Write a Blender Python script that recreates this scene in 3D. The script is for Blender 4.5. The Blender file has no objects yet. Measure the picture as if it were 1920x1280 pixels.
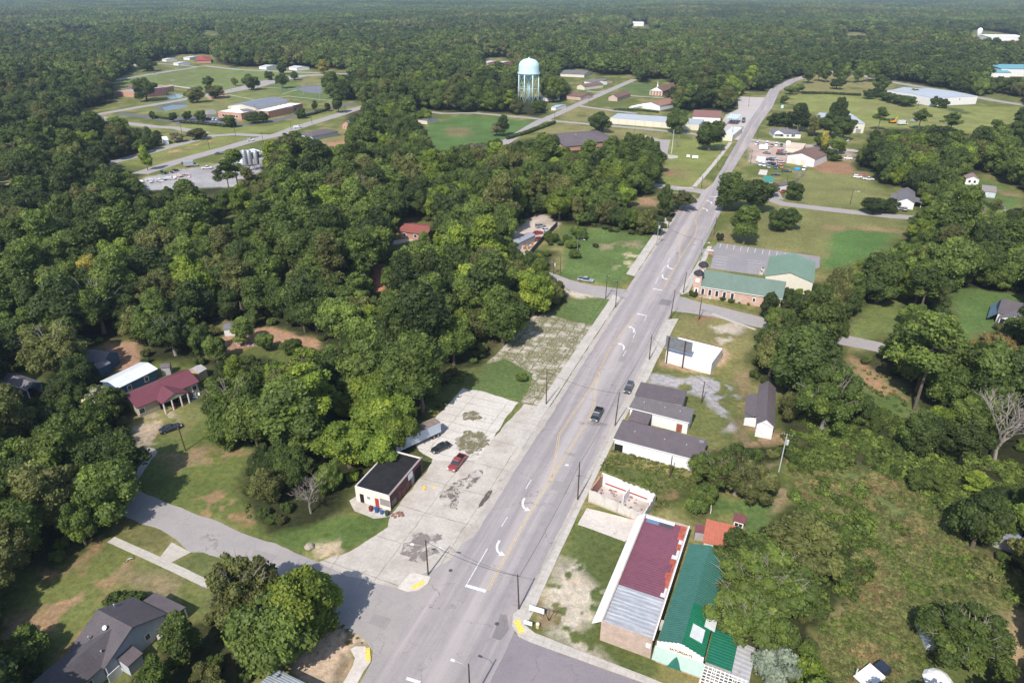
import bpy, bmesh, math, random
import numpy as np
from mathutils import Vector, Matrix

# ------------------------------------------------------------------ camera, sky, sun, exposure
SC = bpy.context.scene
COL = SC.collection
FOC, PITCH, CAMH = 1280.0, math.radians(27.6), 92.0
cam_d = bpy.data.cameras.new('camera'); cam = bpy.data.objects.new('camera', cam_d); COL.objects.link(cam)
cam.location = (0, 0, CAMH); cam.rotation_euler = (math.radians(90) - PITCH, 0, 0)
cam_d.sensor_width = 36.0; cam_d.lens = 24.0; cam_d.clip_start = 1.0; cam_d.clip_end = 30000.0
SC.camera = cam
SC.render.resolution_x = 1024; SC.render.resolution_y = 682
SUN_AZ, SUN_EL = 205.0, 47.0
world = bpy.data.worlds.new("World"); SC.world = world; world.use_nodes = True
nt = world.node_tree; nt.nodes.clear()
sky = nt.nodes.new('ShaderNodeTexSky'); sky.sky_type = 'NISHITA'; sky.sun_disc = False
sky.sun_elevation = math.radians(SUN_EL); sky.sun_rotation = math.radians(SUN_AZ)
bg = nt.nodes.new('ShaderNodeBackground'); bg.inputs[1].default_value = 0.15
wo = nt.nodes.new('ShaderNodeOutputWorld')
nt.links.new(sky.outputs[0], bg.inputs[0]); nt.links.new(bg.outputs[0], wo.inputs[0])
sd = bpy.data.lights.new('sun', 'SUN'); sd.energy = 4.3; sd.angle = math.radians(0.5); sd.color = (1.0, 0.955, 0.89)
sun = bpy.data.objects.new('sun', sd); COL.objects.link(sun)
az, el = math.radians(SUN_AZ), math.radians(SUN_EL)
sun.rotation_euler = Vector((math.sin(az)*math.cos(el), math.cos(az)*math.cos(el), math.sin(el))).to_track_quat('Z', 'Y').to_euler()
SC.view_settings.view_transform = 'Standard'; SC.view_settings.look = 'None'
SC.view_settings.exposure = 0.34; SC.view_settings.gamma = 1.0
SC.render.engine = 'CYCLES'
SC.cycles.max_bounces = 6; SC.cycles.diffuse_bounces = 3; SC.cycles.transparent_max_bounces = 8
SC.cycles.volume_bounces = 0

# ------------------------------------------------------------------ surveying: point on the ground (or at height z) seen at photo pixel
def G(px, py, z=0.0):
    u = (px - 960)/FOC; v = -(py - 640)/FOC
    dy = math.cos(PITCH) + v*math.sin(PITCH); dz = -math.sin(PITCH) + v*math.cos(PITCH)
    t = (z - CAMH)/dz
    return (u*t, dy*t)
def PRJ(x, y, z):
    dz = z - CAMH
    d = y*math.cos(PITCH) - dz*math.sin(PITCH); v = y*math.sin(PITCH) + dz*math.cos(PITCH)
    return 960 + FOC*x/d, 640 - FOC*v/d
def HT(bx, by, ty):
    x, y = G(bx, by); lo, hi = 0.0, 90.0
    for _ in range(40):
        m = (lo+hi)/2
        if PRJ(x, y, m)[1] > ty: lo = m
        else: hi = m
    return lo
def GG(pts, z=0.0): return [G(p[0], p[1], z) for p in pts]
RA = math.radians(21.9)                         # heading of the main street
def ROAD(s, t): return (s*math.sin(RA) + t*math.cos(RA), s*math.cos(RA) - t*math.sin(RA))

# ------------------------------------------------------------------ numpy noise and masks
def _hash(ix, iy, seed):
    h = (ix.astype(np.int64)*374761393 + iy.astype(np.int64)*668265263 + seed*1442695041) & 0xffffffff
    h = ((h ^ (h >> 13))*1274126177) & 0xffffffff
    return ((h ^ (h >> 16)) & 0xffff)/65535.0
def vnoise(x, y, seed=0):
    ix = np.floor(x); iy = np.floor(y); fx = x-ix; fy = y-iy
    fx = fx*fx*(3-2*fx); fy = fy*fy*(3-2*fy)
    a = _hash(ix, iy, seed); b = _hash(ix+1, iy, seed); c = _hash(ix, iy+1, seed); d = _hash(ix+1, iy+1, seed)
    return (a*(1-fx)+b*fx)*(1-fy) + (c*(1-fx)+d*fx)*fy
def fbm(x, y, seed=0, o=4):
    r = np.zeros_like(x); a = 0.5; f = 1.0
    for i in range(o):
        r += a*vnoise(x*f, y*f, seed+i*17); a *= 0.5; f *= 2.03
    return r/(1-0.5**o)
def inpoly(x, y, poly):
    n = len(poly); ins = np.zeros(x.shape, bool)
    for i in range(n):
        x0, y0 = poly[i]; x1, y1 = poly[(i+1) % n]
        if y0 == y1: continue
        c = ((y0 > y) != (y1 > y)) & (x < (x1-x0)*(y-y0)/(y1-y0) + x0)
        ins ^= c
    return ins
def sdpoly(x, y, poly):
    d = np.full(x.shape, 1e9); n = len(poly)
    for i in range(n):
        x0, y0 = poly[i]; x1, y1 = poly[(i+1) % n]
        ex, ey = x1-x0, y1-y0; L = ex*ex+ey*ey+1e-9
        t = np.clip(((x-x0)*ex+(y-y0)*ey)/L, 0, 1)
        d = np.minimum(d, (x-x0-t*ex)**2 + (y-y0-t*ey)**2)
    d = np.sqrt(d)
    return np.where(inpoly(x, y, poly), d, -d)

# ------------------------------------------------------------------ materials
MATS = {}
class NB:
    def __init__(s, name):
        s.m = bpy.data.materials.new(name); s.m.use_nodes = True; s.t = s.m.node_tree; s.t.nodes.clear()
        s.o = s.t.nodes.new('ShaderNodeOutputMaterial')
    def n(s, ty, **kw):
        nd = s.t.nodes.new(ty)
        for k, v in kw.items():
            if k == 'inp':
                for a, b in v.items(): s.set(nd, a, b)
            else: setattr(nd, k, v)
        return nd
    def set(s, nd, a, b):
        i = nd.inputs[a]
        if isinstance(b, bpy.types.NodeSocket): s.t.links.new(b, i)
        else: i.default_value = b
    def math(s, op, a, b=0.0, c=None, clamp=False):
        nd = s.n('ShaderNodeMath', operation=op, use_clamp=clamp); s.set(nd, 0, a); s.set(nd, 1, b)
        if c is not None: s.set(nd, 2, c)
        return nd.outputs[0]
    def mix(s, f, a, b, bt='MIX'):
        nd = s.n('ShaderNodeMix', data_type='RGBA', blend_type=bt); s.set(nd, 0, f)
        s.set(nd, 6, a if not isinstance(a, tuple) else (*a[:3], 1)); s.set(nd, 7, b if not isinstance(b, tuple) else (*b[:3], 1))
        return nd.outputs[2]
    def noise(s, vec, scale, detail=4, rough=0.6, dist=0.0):
        nd = s.n('ShaderNodeTexNoise', inp={'Scale': scale, 'Detail': detail, 'Roughness': rough, 'Distortion': dist})
        if vec is not None: s.set(nd, 'Vector', vec)
        return nd.outputs[0]
    def ramp(s, f, a, b, lo=0.0, hi=1.0):
        nd = s.n('ShaderNodeMapRange', clamp=True); s.set(nd, 0, f); s.set(nd, 1, a); s.set(nd, 2, b); s.set(nd, 3, lo); s.set(nd, 4, hi)
        return nd.outputs[0]
    def obj(s): return s.n('ShaderNodeTexCoord').outputs['Object']
    def pos(s): return s.n('ShaderNodeNewGeometry').outputs['Position']
    def mapping(s, vec, rot=0.0, scale=(1, 1, 1), loc=(0, 0, 0)):
        nd = s.n('ShaderNodeMapping'); s.set(nd, 0, vec); nd.inputs[1].default_value = loc; nd.inputs[2].default_value = (0, 0, rot); nd.inputs[3].default_value = scale
        return nd.outputs[0]
    def sep(s, vec):
        nd = s.n('ShaderNodeSeparateXYZ'); s.set(nd, 0, vec); return nd.outputs
    def bsdf(s, col, rough=0.85, metal=0.0, spec=0.3, bump=None, bd=0.05, trans=None):
        b = s.n('ShaderNodeBsdfPrincipled'); s.set(b, 'Base Color', (*col[:3], 1) if isinstance(col, tuple) else col)
        s.set(b, 'Roughness', rough); s.set(b, 'Metallic', metal); s.set(b, 'Specular IOR Level', spec)
        if bump is not None:
            bn = s.n('ShaderNodeBump', inp={'Strength': 0.6, 'Distance': bd, 'Height': bump}); s.set(b, 'Normal', bn.outputs[0])
        out = b.outputs[0]
        if trans is not None:
            tr = s.n('ShaderNodeBsdfTranslucent'); s.set(tr, 0, trans if not isinstance(trans, tuple) else (*trans[:3], 1))
            ms = s.n('ShaderNodeMixShader'); s.set(ms, 0, 0.22); s.t.links.new(out, ms.inputs[1]); s.t.links.new(tr.outputs[0], ms.inputs[2]); out = ms.outputs[0]
        s.t.links.new(out, s.o.inputs[0]); return s.m

def M_ground():
    b = NB('ground_cover'); p = b.pos()
    at = b.n('ShaderNodeAttribute', attribute_name='cover').outputs['Color']
    n1 = b.noise(p, 0.9, 5, 0.7); n2 = b.noise(p, 0.09, 4, 0.6); n3 = b.noise(p, 4.0, 3, 0.7)
    f = b.math('MULTIPLY', b.ramp(n1, 0.3, 0.7, 0.66, 1.34), b.ramp(n2, 0.3, 0.7, 0.88, 1.12))
    f = b.math('MULTIPLY', f, b.ramp(n3, 0.3, 0.7, 0.8, 1.2))
    cc = b.n('ShaderNodeCombineColor'); [b.set(cc, i, f) for i in range(3)]
    c = b.mix(1.0, at, cc.outputs[0], 'MULTIPLY')
    w = b.ramp(b.noise(b.mapping(p, loc=(31, 7, 0)), 0.35, 4, 0.65), 0.5, 0.72)
    c = b.mix(b.math('MULTIPLY', w, 0.35), c, b.mix(1.0, c, (1.7, 1.25, 0.9), 'MULTIPLY'))
    return b.bsdf(c, 0.95, spec=0.1, bump=n1, bd=0.25)
def M_plain(name, col, rough=0.7, metal=0.0, var=0.12, scale=1.5, spec=0.3, bd=0.01):
    if name in MATS: return MATS[name]
    b = NB(name); v = b.obj(); n = b.noise(v, scale, 4, 0.65); n2 = b.noise(v, scale*0.2, 3, 0.6)
    c = b.mix(b.ramp(n, 0.3, 0.7), tuple(x*(1-var) for x in col), tuple(min(1, x*(1+var)) for x in col))
    c = b.mix(b.math('MULTIPLY', b.ramp(n2, 0.45, 0.75), 0.5), c, tuple(x*(1-1.6*var) for x in col))
    MATS[name] = b.bsdf(c, rough, metal, spec, n, bd); return MATS[name]
def M_asphalt(name, col, streak=True):
    b = NB(name); p = b.pos()
    q = b.mapping(p, rot=RA); sx = b.sep(q)
    n1 = b.noise(p, 3.0, 5, 0.75); n2 = b.noise(p, 0.12, 4, 0.6); n4 = b.noise(p, 0.6, 4, 0.65)
    c = b.mix(b.ramp(n1, 0.3, 0.7), tuple(x*0.86 for x in col), tuple(x*1.14 for x in col))
    c = b.mix(b.ramp(n2, 0.35, 0.7, 0, 0.55), c, (col[0]*1.32, col[1]*1.25, col[2]*1.2))
    c = b.mix(b.ramp(n4, 0.5, 0.72, 0, 0.25), c, (col[0]*0.7, col[1]*0.68, col[2]*0.7))
    if streak:   # tyre-worn lanes along the street
        st = b.noise(b.mapping(q, scale=(0.5, 0.012, 1.0)), 1.0, 3, 0.7)
        c = b.mix(b.ramp(st, 0.35, 0.68, 0, 0.6), c, (col[0]*0.66, col[1]*0.62, col[2]*0.66))
        st2 = b.noise(b.mapping(q, scale=(0.36, 0.02, 1.0), loc=(9, 3, 0)), 1.0, 3, 0.7)
        c = b.mix(b.ramp(st2, 0.5, 0.7, 0, 0.5), c, (col[0]*1.45, col[1]*1.35, col[2]*1.3))
        tt = b.math('ADD', sx[0], b.math('MULTIPLY', b.noise(p, 0.08, 2, 0.5), 1.2))
        for t0, wd, fa in ((-31.0, 1.5, 0.42), (-37.9, 1.3, 0.30), (-41.2, 1.3, 0.30)):
            k = b.ramp(b.math('ABSOLUTE', b.math('SUBTRACT', tt, t0)), wd, wd*0.35, 0, fa)
            c = b.mix(b.math('MULTIPLY', k, b.ramp(n4, 0.25, 0.7, 0.5, 1.0)), c, (col[0]*0.60, col[1]*0.58, col[2]*0.62))
        k = b.ramp(b.math('ABSOLUTE', b.math('SUBTRACT', tt, -35.2)), 1.6, 0.5, 0, 0.4); c = b.mix(k, c, (col[0]*1.4, col[1]*1.34, col[2]*1.3))
    vo = b.n('ShaderNodeTexVoronoi', feature='DISTANCE_TO_EDGE', inp={'Scale': 0.16})
    nz = b.n('ShaderNodeTexNoise', inp={'Scale': 0.5, 'Detail': 4.0}); b.set(nz, 0, p)
    av = b.n('ShaderNodeVectorMath', operation='MULTIPLY_ADD'); b.set(av, 0, nz.outputs['Color']); av.inputs[1].default_value = (5, 5, 0); b.set(av, 2, p)
    b.set(vo, 'Vector', av.outputs[0])
    cr = b.math('MULTIPLY', b.ramp(vo.outputs[0], 0.012, 0.0), b.ramp(n2, 0.45, 0.6))
    c = b.mix(b.math('MULTIPLY', cr, 0.55), c, (0.05, 0.045, 0.045))
    MATS[name] = b.bsdf(c, 0.92, spec=0.2, bump=n1, bd=0.01); return MATS[name]
def M_concrete(name, col, slab=(0, 0), weeds=0.0, stain=0.3, rot=RA, wcol=(0.10, 0.115, 0.04)):
    b = NB(name); p = b.pos(); q = b.mapping(p, rot=rot)
    n1 = b.noise(p, 1.6, 5, 0.7); n2 = b.noise(p, 0.25, 4, 0.65); n3 = b.noise(b.mapping(p, loc=(50, 20, 0)), 0.5, 5, 0.7)
    c = b.mix(b.ramp(n1, 0.3, 0.7), tuple(x*0.84 for x in col), tuple(x*1.12 for x in col))
    c = b.mix(b.ramp(n2, 0.42, 0.72, 0, stain), c, (col[0]*0.55, col[1]*0.5, col[2]*0.46))
    c = b.mix(b.ramp(n3, 0.6, 0.8, 0, stain), c, (col[0]*0.35, col[1]*0.31, col[2]*0.28))
    if slab[0]:
        nz = b.n('ShaderNodeTexNoise', inp={'Scale': 0.35, 'Detail': 3.0}); b.set(nz, 0, p)
        av = b.n('ShaderNodeVectorMath', operation='MULTIPLY_ADD'); b.set(av, 0, nz.outputs['Color']); av.inputs[1].default_value = (0.8, 0.8, 0); b.set(av, 2, q)
        br = b.n('ShaderNodeTexBrick', offset=0.0, inp={'Scale': 1.0, 'Mortar Size': 0.03 if not weeds else (0.07 if weeds < .5 else 0.24), 'Mortar Smooth': 0.6, 'Bias': 0.0, 'Brick Width': slab[0], 'Row Height': slab[1]})
        b.set(br, 'Vector', av.outputs[0])
        f = br.outputs['Fac']
        c = b.mix(b.math('MULTIPLY', f, b.ramp(n3, 0.35, 0.6, 0.4, 0.95)), c, wcol if weeds else tuple(x*0.45 for x in col))
    if weeds:
        w = b.math('MULTIPLY', b.ramp(b.noise(b.mapping(p, loc=(5, 90, 0)), 0.22, 6, 0.72), 0.66-0.25*weeds, 0.76-0.25*weeds), b.ramp(b.noise(p, 2.2, 3, 0.6), 0.3, 0.55))
        c = b.mix(w, c, b.mix(b.ramp(n1, 0.35, 0.65), wcol, (wcol[0]*1.7, wcol[1]*1.3, wcol[2]*1.5)))
    MATS[name] = b.bsdf(c, 0.92, spec=0.15, bump=n1, bd=0.02); return MATS[name]
def M_paint(name, col, wear=0.45):
    b = NB(name); p = b.pos(); n = b.noise(p, 3.5, 5, 0.75)
    f = b.ramp(n, wear-0.06, wear+0.05)
    bs = b.n('ShaderNodeBsdfPrincipled', inp={'Base Color': (*col, 1), 'Roughness': 0.8}); tr = b.n('ShaderNodeBsdfTransparent')
    ms = b.n('ShaderNodeMixShader'); b.set(ms, 0, f); b.t.links.new(tr.outputs[0], ms.inputs[1]); b.t.links.new(bs.outputs[0], ms.inputs[2]); b.t.links.new(ms.outputs[0], b.o.inputs[0])
    MATS[name] = b.m; return b.m
def M_stain(name, col, amt=0.5, scale=0.5):
    b = NB(name); p = b.pos(); n = b.noise(p, scale, 6, 0.75, 0.5)
    f = b.ramp(n, 0.52-0.3*amt, 0.6)
    bs = b.n('ShaderNodeBsdfPrincipled', inp={'Base Color': (*col, 1), 'Roughness': 0.9}); tr = b.n('ShaderNodeBsdfTransparent')
    ms = b.n('ShaderNodeMixShader'); b.set(ms, 0, f); b.t.links.new(tr.outputs[0], ms.inputs[1]); b.t.links.new(bs.outputs[0], ms.inputs[2]); b.t.links.new(ms.outputs[0], b.o.inputs[0])
    MATS[name] = b.m; return b.m
def M_metalroof(name, col, axis='X', pitch=0.5, rust=0.0, rcol=(0.3, 0.16, 0.09), rough=0.45, band=0.0, bcol=(0.5, 0.5, 0.5)):
    if name in MATS: return MATS[name]
    b = NB(name); v = b.obj(); s = b.sep(v); a = s[0] if axis == 'X' else s[1]
    w = b.math('SINE', b.math('MULTIPLY', a, 2*math.pi/pitch))
    rib = b.ramp(w, 0.5, 1.0)
    n1 = b.noise(v, 1.2, 4, 0.6); n2 = b.noise(v, 0.15, 4, 0.6)
    c = b.mix(b.ramp(n1, 0.3, 0.7), tuple(x*0.9 for x in col), tuple(min(1, x*1.1) for x in col))
    c = b.mix(b.ramp(n2, 0.4, 0.7, 0, 0.4), c, tuple(min(1, x*1.25+0.01) for x in col))
    c = b.mix(b.math('MULTIPLY', rib, 0.22), c, tuple(x*0.62 for x in col))
    if band:
        sc = (0.25, 2.0, 1) if axis == 'Y' else (2.0, 0.25, 1)
        nb = b.noise(b.mapping(v, scale=sc), 1.0, 3, 0.6)
        c = b.mix(b.ramp(nb, 0.5, 0.62, 0, band), c, bcol)
    if rust: c = b.mix(b.ramp(b.noise(v, 0.6, 6, 0.75), 0.66-0.2*rust, 0.78-0.2*rust, 0, 0.85), c, rcol)
    MATS[name] = b.bsdf(c, rough, 0.15, 0.5, w, 0.03); return MATS[name]
def M_shingle(name, col, patch=0.2):
    if name in MATS: return MATS[name]
    b = NB(name); v = b.obj(); n0 = b.noise(v, 6.0, 3, 0.7); n1 = b.noise(v, 0.7, 5, 0.7); n2 = b.noise(v, 0.2, 4, 0.6)
    c = b.mix(b.ramp(n0, 0.3, 0.7), tuple(x*0.75 for x in col), tuple(x*1.25 for x in col))
    c = b.mix(b.ramp(n1, 0.45, 0.75, 0, 0.5), c, tuple(x*1.35 for x in col))
    c = b.mix(b.ramp(n2, 0.5, 0.7, 0, 0.45), c, tuple(x*0.65 for x in col))
    if patch: c = b.mix(b.ramp(b.noise(b.mapping(v, loc=(7, 3, 0)), 1.1, 5, 0.7), 0.76-patch*0.3, 0.78-patch*0.3, 0, 0.8), c, (0.33, 0.31, 0.31))
    MATS[name] = b.bsdf(c, 0.95, spec=0.15, bump=n0, bd=0.02); return MATS[name]
def M_wall(name, col, dirt=0.3, boards=0.0):
    if name in MATS: return MATS[name]
    b = NB(name); v = b.obj(); z = b.sep(v)[2]; n1 = b.noise(v, 1.3, 5, 0.7); n3 = b.noise(b.mapping(v, scale=(1.2, 1.2, 0.25)), 1.0, 5, 0.7)
    c = b.mix(b.ramp(n1, 0.3, 0.7), tuple(x*0.93 for x in col), tuple(min(1, x*1.05) for x in col))
    c = b.mix(b.ramp(n3, 0.5, 0.75, 0, dirt), c, (col[0]*0.5, col[1]*0.45, col[2]*0.4))
    low = b.ramp(b.math('ADD', z, b.math('MULTIPLY', n1, 0.8)), 1.0, 0.3, 0, dirt)
    c = b.mix(low, c, (col[0]*0.55+0.03, col[1]*0.42+0.015, col[2]*0.33))
    h = n1
    if boards: h = b.math('FRACT', b.math('MULTIPLY', z, 1.0/boards)); c = b.mix(b.ramp(h, 0.14, 0.0, 0, 0.5), c, tuple(x*0.5 for x in col))
    MATS[name] = b.bsdf(c, 0.85, spec=0.2, bump=h, bd=0.01); return MATS[name]
def M_brick(name, c1, c2, mortar=(0.42, 0.38, 0.34), dirt=0.25):
    if name in MATS: return MATS[name]
    b = NB(name); v = b.obj(); s = b.sep(v)
    cb = b.n('ShaderNodeCombineXYZ'); b.set(cb, 0, b.math('ADD', s[0], s[1])); b.set(cb, 1, s[2])
    br = b.n('ShaderNodeTexBrick', inp={'Scale': 1.0, 'Mortar Size': 0.012, 'Brick Width': 0.30, 'Row Height': 0.10, 'Color1': (*c1, 1), 'Color2': (*c2, 1), 'Mortar': (*mortar, 1)}); b.set(br, 'Vector', cb.outputs[0])
    n = b.noise(v, 0.9, 5, 0.7)
    c = b.mix(b.ramp(n, 0.45, 0.75, 0, 0.5), br.outputs[0], tuple(x*1.5 for x in c2))
    c = b.mix(b.ramp(b.noise(b.mapping(v, loc=(9, 9, 9)), 0.5, 5, 0.7), 0.5, 0.7, 0, dirt), c, tuple(x*0.35 for x in c1))
    MATS[name] = b.bsdf(c, 0.9, spec=0.15, bump=br.outputs[1], bd=0.01); return MATS[name]
def M_glass():
    b = NB('window_glass'); return b.bsdf((0.025, 0.03, 0.035), 0.12, 0.0, 0.7)
def M_carpaint():
    b = NB('car_paint'); oi = b.n('ShaderNodeObjectInfo'); n = b.noise(b.obj(), 2.0, 3, 0.6)
    c = b.mix(b.ramp(n, 0.4, 0.7, 0, 0.15), oi.outputs['Color'], (0.3, 0.27, 0.23))
    m = b.bsdf(c, 0.28, 0.1, 0.6); m.node_tree.nodes['Principled BSDF'].inputs['Coat Weight'].default_value = 0.6
    return m
def M_foliage(name, c1, c2, c3, tr=1.0):
    b = NB(name); oi = b.n('ShaderNodeObjectInfo').outputs['Random']
    at = b.n('ShaderNodeAttribute', attribute_name='tint').outputs['Fac']
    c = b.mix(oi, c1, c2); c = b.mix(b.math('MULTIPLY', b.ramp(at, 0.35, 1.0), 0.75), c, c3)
    oi2 = b.math('FRACT', b.math('MULTIPLY', oi, 7.31))
    v = b.ramp(oi2, 0, 1, 0.72, 1.32); v = b.math('MULTIPLY', v, b.ramp(at, 0, 1, 0.8, 1.2))
    cc = b.n('ShaderNodeCombineColor'); [b.set(cc, i, v) for i in range(3)]
    c = b.mix(1.0, c, cc.outputs[0], 'MULTIPLY'); c = b.mix(1.0, c, (1.62, 1.42, 1.22), 'MULTIPLY')
    tc = b.mix(1.0, c, (1.5*tr, 1.9*tr, 0.7*tr), 'MULTIPLY')
    MATS[name] = b.bsdf(c, 0.6, spec=0.25, trans=tc); return MATS[name]

# ------------------------------------------------------------------ object helpers
def props(o, label=None, cat=None, group=None, kind=None):
    if label: o['label'] = label
    if cat: o['category'] = cat
    if group: o['group'] = group
    if kind: o['kind'] = kind
    return o
def mobj(name, verts, faces, mat, parent=None, smooth=False, mats=None, mi=None):
    me = bpy.data.meshes.new(name); me.from_pydata([tuple(v) for v in verts], [], [tuple(f) for f in faces])
    for m in (mats or [mat]): me.materials.append(m)
    if mi is not None: me.polygons.foreach_set('material_index', mi)
    if smooth: me.polygons.foreach_set('use_smooth', [True]*len(me.polygons))
    me.update()
    o = bpy.data.objects.new(name, me); COL.objects.link(o)
    if parent is not None: o.parent = parent
    return o
def empty(name, x, y, z=0.0, rz=0.0, label=None, cat=None, group=None, kind=None):
    e = bpy.data.objects.new(name, None); COL.objects.link(e); e.location = (x, y, z); e.rotation_euler = (0, 0, rz); e.empty_display_size = 0.5
    return props(e, label, cat, group, kind)
class MB:
    def __init__(s): s.v = []; s.f = []; s.m = []; s.k = 0
    def add(s, vs, fs):
        b = len(s.v); s.v += [tuple(v) for v in vs]; s.f += [tuple(b+i for i in f) for f in fs]; s.m += [s.k]*len(fs); return s
    def box(s, x0, x1, y0, y1, z0, z1, top=1.0):
        cx, cy = (x0+x1)/2, (y0+y1)/2
        v = [(x0, y0, z0), (x1, y0, z0), (x1, y1, z0), (x0, y1, z0)] + [(cx+(x-cx)*top, cy+(y-cy)*top, z1) for x, y in ((x0, y0), (x1, y0), (x1, y1), (x0, y1))]
        return s.add(v, [(0, 3, 2, 1), (4, 5, 6, 7), (0, 1, 5, 4), (1, 2, 6, 5), (2, 3, 7, 6), (3, 0, 4, 7)])
    def prism(s, poly, z0, z1):
        n = len(poly)
        return s.add([(x, y, z0) for x, y in poly]+[(x, y, z1) for x, y in poly],
                     [tuple(reversed(range(n))), tuple(range(n, 2*n))]+[(i, (i+1) % n, n+(i+1) % n, n+i) for i in range(n)])
    def slab(s, quad, th):      # thick sheet from a 3d polygon, thickness downward
        n = len(quad); q = [Vector(p) for p in quad]
        return s.add(list(q)+[p-Vector((0, 0, th)) for p in q], [tuple(range(n)), tuple(reversed(range(n, 2*n)))]+[(i, n+i, n+(i+1) % n, (i+1) % n) for i in range(n)])
    def tube(s, pts, rads, n=8, cap=True):
        P = [Vector(p) for p in pts]; b0 = len(s.v); vs = []; fs = []
        for i, p in enumerate(P):
            d = (P[min(i+1, len(P)-1)]-P[max(i-1, 0)]).normalized()
            a = d.orthogonal().normalized() if abs(d.z) < 0.95 else Vector((1, 0, 0)); a = (a-d*a.dot(d)).normalized(); c = d.cross(a)
            r = rads[i] if hasattr(rads, '__len__') else rads
            for k in range(n):
                t = 2*math.pi*k/n; vs.append(p+(a*math.cos(t)+c*math.sin(t))*r)
        for i in range(len(P)-1):
            for k in range(n): fs.append((i*n+k, i*n+(k+1) % n, (i+1)*n+(k+1) % n, (i+1)*n+k))
        if cap: fs.append(tuple(reversed(range(n)))); fs.append(tuple((len(P)-1)*n+k for k in range(n)))
        return s.add(vs, fs)
    def lathe(s, prof, n=16, cx=0, cy=0):
        vs = []; fs = []
        for r, z in prof:
            for k in range(n):
                t = 2*math.pi*k/n; vs.append((cx+r*math.cos(t), cy+r*math.sin(t), z))
        for i in range(len(prof)-1):
            for k in range(n): fs.append((i*n+k, i*n+(k+1) % n, (i+1)*n+(k+1) % n, (i+1)*n+k))
        fs.append(tuple(reversed(range(n)))); fs.append(tuple((len(prof)-1)*n+k for k in range(n)))
        return s.add(vs, fs)
    def obj(s, name, mat, parent=None, smooth=False, mats=None): return mobj(name, s.v, s.f, mat, parent, smooth, mats, s.m if mats else None)

rng = random.Random(7)
def jag(poly, step=1.5, amp=0.2, seed=1):
    r = random.Random(seed); out = []
    for i in range(len(poly)):
        a = Vector(poly[i]); b = Vector(poly[(i+1) % len(poly)]); L = (b-a).length; n = max(1, min(120, int(L/step)))
        if L < 1e-6: continue
        d = (b-a)/L; nn = Vector((-d.y, d.x)); w = 0
        for k in range(n):
            w = 0.6*w + r.uniform(-amp, amp)*0.8
            out.append(tuple(a+d*(L*k/n)+nn*(w if k else 0)))
    return out
def sheet(name, pts, z, mat, px=True, amp=0.25, step=1.5, thick=0.0, kind='structure', label=None, cat=None, seed=None):
    P = GG(pts) if px else pts
    if amp: P = jag(P, step, amp, seed or (len(name)*7+len(pts)))
    m = MB()
    if thick: m.prism(P, z-thick, z)
    else: m.add([(x, y, z) for x, y in P], [tuple(range(len(P)))])
    o = m.obj(name, mat)
    bm = bmesh.new(); bm.from_mesh(o.data); bmesh.ops.recalc_face_normals(bm, faces=bm.faces)
    if not thick:
        for f in bm.faces:
            if f.normal.z < 0: f.normal_flip()
    bm.to_mesh(o.data); bm.free()
    return props(o, label, cat, None, kind)
def ribbon_pts(line, w, px=True):
    P = [Vector(p) for p in (GG(line) if px else line)]; Lf = []; Rt = []
    for i, p in enumerate(P):
        d = (P[min(i+1, len(P)-1)]-P[max(i-1, 0)]).normalized(); n = Vector((-d.y, d.x)); ww = w[i] if hasattr(w, '__len__') else w
        Lf.append(tuple(p+n*ww/2)); Rt.append(tuple(p-n*ww/2))
    return Lf + Rt[::-1]
def road(name, line, w, z, mat, amp=0.18, px=True): return sheet(name, ribbon_pts(line, w, px), z, mat, False, amp, 2.0)
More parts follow.
